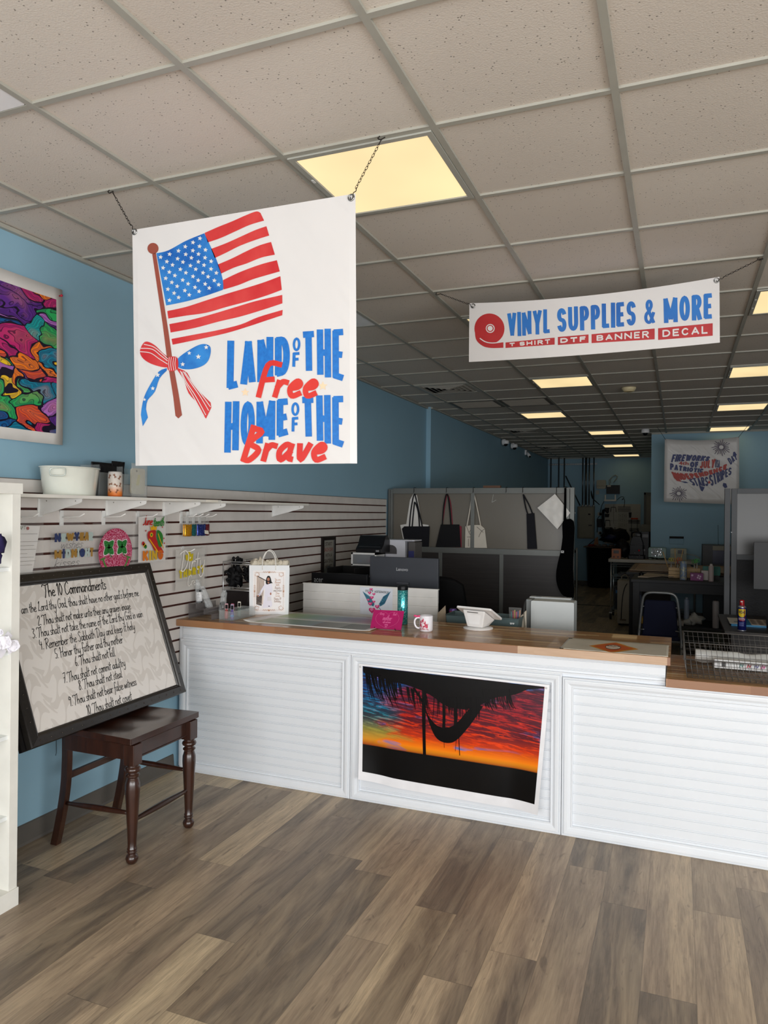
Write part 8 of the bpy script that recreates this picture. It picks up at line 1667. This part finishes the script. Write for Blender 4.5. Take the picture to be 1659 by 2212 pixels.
def wbas(px0, py0, px1, py1, label):
    x0, x1, z0, z1 = pb(px0, py0, px1, py1, YG); b = B()
    for z_ in (z0, (z0+z1)/2, z1): b.tube([(x0, YG, z_), (x1, YG, z_), (x1, YW-.04, z_), (x0, YW-.04, z_)], .005, DK, 5, True)
    n = 9
    for k in range(n+1): x_ = x0+(x1-x0)*k/n; b.tube([(x_, YG, z1), (x_, YG, z0), (x_, YW-.04, z0)], .003, DK, 4)
    solo(b, 'wire_basket', label, 'basket', 'black wire baskets on the pegboard')
wbas(1335, 1095, 1362, 1104, 'black wire basket at the top of the pegboard'); wbas(1358, 1124, 1381, 1130, 'black wire basket under the orange roll'); wbas(1307, 1140, 1329, 1146, 'black wire basket at the lower left of the pegboard'); wbas(1360, 1142, 1380, 1147, 'black wire basket above the tall press')
for k, (a, e, c, d, lb) in enumerate(((1306, 1097, 1316, 1104, 'small black bin at the upper left of the pegboard'), (1306, 1110, 1316, 1117, 'small black bin below the first one on the pegboard'), (1358, 1107, 1364, 1118, 'black cup in the middle right of the pegboard'))):
    x0, x1, z0, z1 = pb(a, e, c, d, YG); b = B(); b.prism([(x0+.01, z0), (x1-.01, z0), (x1, z1), (x0, z1)], YG, YW-.035, DK, 'y'); solo(b, 'peg_bin', lb, 'bin', 'black bins on the pegboard')
for k, (a, e, c, d, lb) in enumerate(((1319, 1096, 1331, 1106, 'black bracket beside the top wire basket'), (1307, 1124, 1318, 1136, 'black bracket at the left of the pegboard'))):
    x0, x1, z0, z1 = pb(a, e, c, d, YG); b = B(); b.tube([(x0, YG, z0), (x0+.01, YG, z1-.01), (x0+.03, YG, z1), (x1-.03, YG, z1), (x1-.01, YG, z1-.01), (x1, YG, z0)], .006, DK, 6, smooth=2); b.tube([(x0+.02, YG, z1), (x0+.02, YW-.03, z1)], .005, DK, 5); b.tube([(x1-.02, YG, z1), (x1-.02, YW-.03, z1)], .005, DK, 5); solo(b, 'peg_bracket', lb, 'bracket', 'black brackets on the pegboard')
x0, x1, z0, z1 = pb(1363, 1119, 1378, 1122, YG-.05); b = B(); b.cyl((x0, YG-.06, (z0+z1)/2), (x1, YG-.06, (z0+z1)/2), .02, M('#c2471e', .5), n=12)
for x_ in (x0+.01, x1-.01): b.tube([(x_, YG-.06, z0), (x_, YG-.06, z0-.32), (x_, YW-.03, z0-.32)], .005, DK, 5)
solo(b, 'orange_roll_holder', 'orange roll on a black wire holder at the right of the pegboard', 'roll holder')
b = B(); x0, x1, z0, z1 = pb(1323, 1132, 1328, 1146, YG); b.slab([(x0, YG-.02, z0), (x1, YG-.02, z0), (x1-.02, YG-.03, z1), (x0-.01, YG-.03, z1)], (0, .02, 0), M('#a9a69c', .5)); solo(b, 'white_bottle', 'pale bottle leaning in the lower left wire basket', 'bottle')
x0, x1, z0, z1 = pb(1334, 1108, 1355, 1150, YW-.035); t = thing('wall_chart', 'pale printed chart of small boxes pinned to the pegboard', 'chart', ((x0+x1)/2, YW-.035, z0)); b = B(); b.box(x0, x1, YW-.036, YW-.034, z0, z1, M('#a6a192', .6)); part(b, 'paper', t)
b = B(); 
for i in range(4):
    for j in range(2): cx_, cz_ = x0+(x1-x0)*(.27+.46*j), z1-(z1-z0)*(.14+.24*i); b.mitre(lambda u, v, h: (u, YW-.0368, v), cx_-.045, cx_+.045, cz_-.04, cz_+.04, [(0, 0), (.005, 0)], M('#6a675c', .6)); b.flat([(cx_-.02, cz_-.015), (cx_+.02, cz_-.015), (cx_+.02, cz_+.012), (cx_-.02, cz_+.012)], lambda a, e: (a, YW-.037, e), M('#87847a', .6))
part(b, 'printed_boxes', t)
# adapters beside the pegboard
for k, (a, e, c, d, lb, nm) in enumerate(((1291, 1107, 1299, 1114, 'pale wall outlet with plugs left of the pegboard', 'wall_outlet'), (1290, 1121, 1302, 1139, 'dark power box hanging below the outlet', 'power_box'), (1291, 1148, 1299, 1155, 'lower pale wall outlet above the trash can', 'wall_outlet'))):
    x0, x1, z0, z1 = wb(a, e, c, d, .04); b = B(); b.rbox(x0, x1, YW-(.03 if nm == 'wall_outlet' else .09), YW, z0, z1, M('#9a978c', .5) if nm == 'wall_outlet' else M('#1e2022', .5), .01, 'y')
    if nm == 'wall_outlet': b.ball(((x0+x1)/2+.02, YW-.04, (z0+z1)/2), .03, DK, (1, .8, 1), 8)
    solo(b, nm, lb, 'outlet' if nm == 'wall_outlet' else 'power box')
b = B(); b.tube([tuple(aty(a, e, YW-.2)) for a, e in ((1292, 1160), (1282, 1168), (1272, 1176))], .008, DK, 6); b.tube([tuple(aty(a, e, YW-.12)) for a, e in ((1296, 1114), (1290, 1122), (1291, 1136), (1290, 1150))], .007, DK, 6, smooth=3); solo(b, 'black_cable', 'black cable slanting down from the lower outlet', 'cable')
# fan-like black machine and blue bundle at the back
Yt = 17.3
x0, x1, z0, z1 = pb(1262, 1184, 1324, 1262, Yt); zt_ = z1; t = thing('trash_can', 'large round black trash can at the back wall', 'trash can', ((x0+x1)/2, Yt+.3, 0)); b = B(); r = (x1-x0)/2; xm = (x0+x1)/2
b.lathe([(.001, 0), (r*.84, 0), (r*.86, .02), (r*.97, zt_-.04), (r, zt_-.03), (r, zt_), (r*.96, zt_), (r*.93, zt_-.03), (r*.8, .05), (.001, .05)], xm, Yt+.3, M('#101316', .35), 30); part(b, 'barrel', t)
b = B(); b.tube([(xm+r*.2, Yt+.3-r, zt_-.12), (xm+r*.2, Yt+.26-r, zt_-.10), (xm+r*.5, Yt+.32-r, zt_-.10), (xm+r*.5, Yt+.36-r, zt_-.12)], .012, M('#1b2024', .3), 6); part(b, 'handle', t)
b = B(); b.box(xm-r-.03, xm+r+.03, Yt+.02, Yt+.55, zt_+.001, zt_+.018, M('#6a553f', .6)); solo(b, 'flat_wooden_board', 'flat brown board lying across the trash can', 'board')
b = B(); p = aty(1285, 1176, Yt+.2)
for k in range(4): b.ball((xm-r*.6+.15*k, Yt+.2+.05*(k % 2), zt_+.045), .055, M('#8d7c74', .6) if k else M('#8d2f2a', .5), (1.3, 1, .5), 10, .3, k)
solo(b, 'paper_scraps', 'crumpled pale scraps on the board over the trash can', 'paper scraps')
x0, x1, z0, z1 = pb(1282, 1160, 1293, 1180, Yt+.3); b = B(); b.prism([(x0, zt_+.0185), (x1, zt_+.0185), (x1-.02, z1), (x0+.03, z1-.04)], Yt+.3, Yt+.36, M('#9a6436', .5), 'y'); solo(b, 'orange_brown_carton', 'orange brown carton standing on the board over the trash can', 'box')
b = B(); b.box(1.72, 2.24, 17.35, 17.8, 0, .98, M('#1a1b1e', .5)); solo(b, 'dark_storage_cabinet', 'dark cabinet against the back wall carrying black machines', 'cabinet', bev=.01)
b = B(); c_ = aty(1325, 1172, 17.4); b.ball((c_.x+.02, 17.5, 1.19), .22, M('#0e0f14', .5), (1.3, .8, .8), 16, .35, 6); b.ball((c_.x-.05, 17.36, 1.16), .09, M('#1a2450', .5), (1.5, .7, .7), 12, .3, 2); b.tube([(c_.x-.2, 17.45, 1.05), (c_.x-.24, 17.45, 1.7), (c_.x-.18, 17.42, 1.78), (c_.x-.12, 17.42, 1.72)], .03, M('#0e0f14', .4), 8, smooth=3); solo(b, 'black_sewing_gear', 'heap of black gear with a blue cloth on the dark cabinet', 'equipment')
x0, x1, z0, z1 = pb(1384, 1133, 1407, 1148, 16.8); b = B(); b.rbox(x0, x1+.1, 16.8, 17.1, z0, z1, M('#8d8674', .5), .03, 'y'); b.box(x0, x1+.08, 16.82, 17.08, .0, z0, M('#221f1d', .5)); solo(b, 'cream_machine', 'cream topped cabinet half hidden by the blue wall corner', 'machine')
x0, x1, z0, z1 = pb(1300, 1164, 1306, 1187, 15.5)
# walker-like rail near the apron
b = B(); p = aty(1243, 1191, 12.0); q = aty(1244, 1252, 12.0); b.tube([(p.x-.06, 12, p.z+.0), (p.x, 12, p.z), (q.x+.01, 12, p.z-.03), (q.x+.01, 12, 0)], .018, M('#70706c', .4, .4), 8, smooth=3); b.cyl((p.x-.07, 12.0, p.z), (p.x+.01, 12, p.z+.005), .026, DK, n=10); b.tube([(q.x+.01, 12.0, 0), (q.x-.4, 12.0, 0.0)], .018, M('#70706c', .4, .4), 8); b.tube([(q.x-.4, 12.0, 0.0), (q.x-.4, 12, p.z), (p.x-.06, 12, p.z)], .018, M('#70706c', .4, .4), 8); solo(b, 'metal_rail', 'grey bent metal rail with a black grip beyond the apron', 'metal rail')
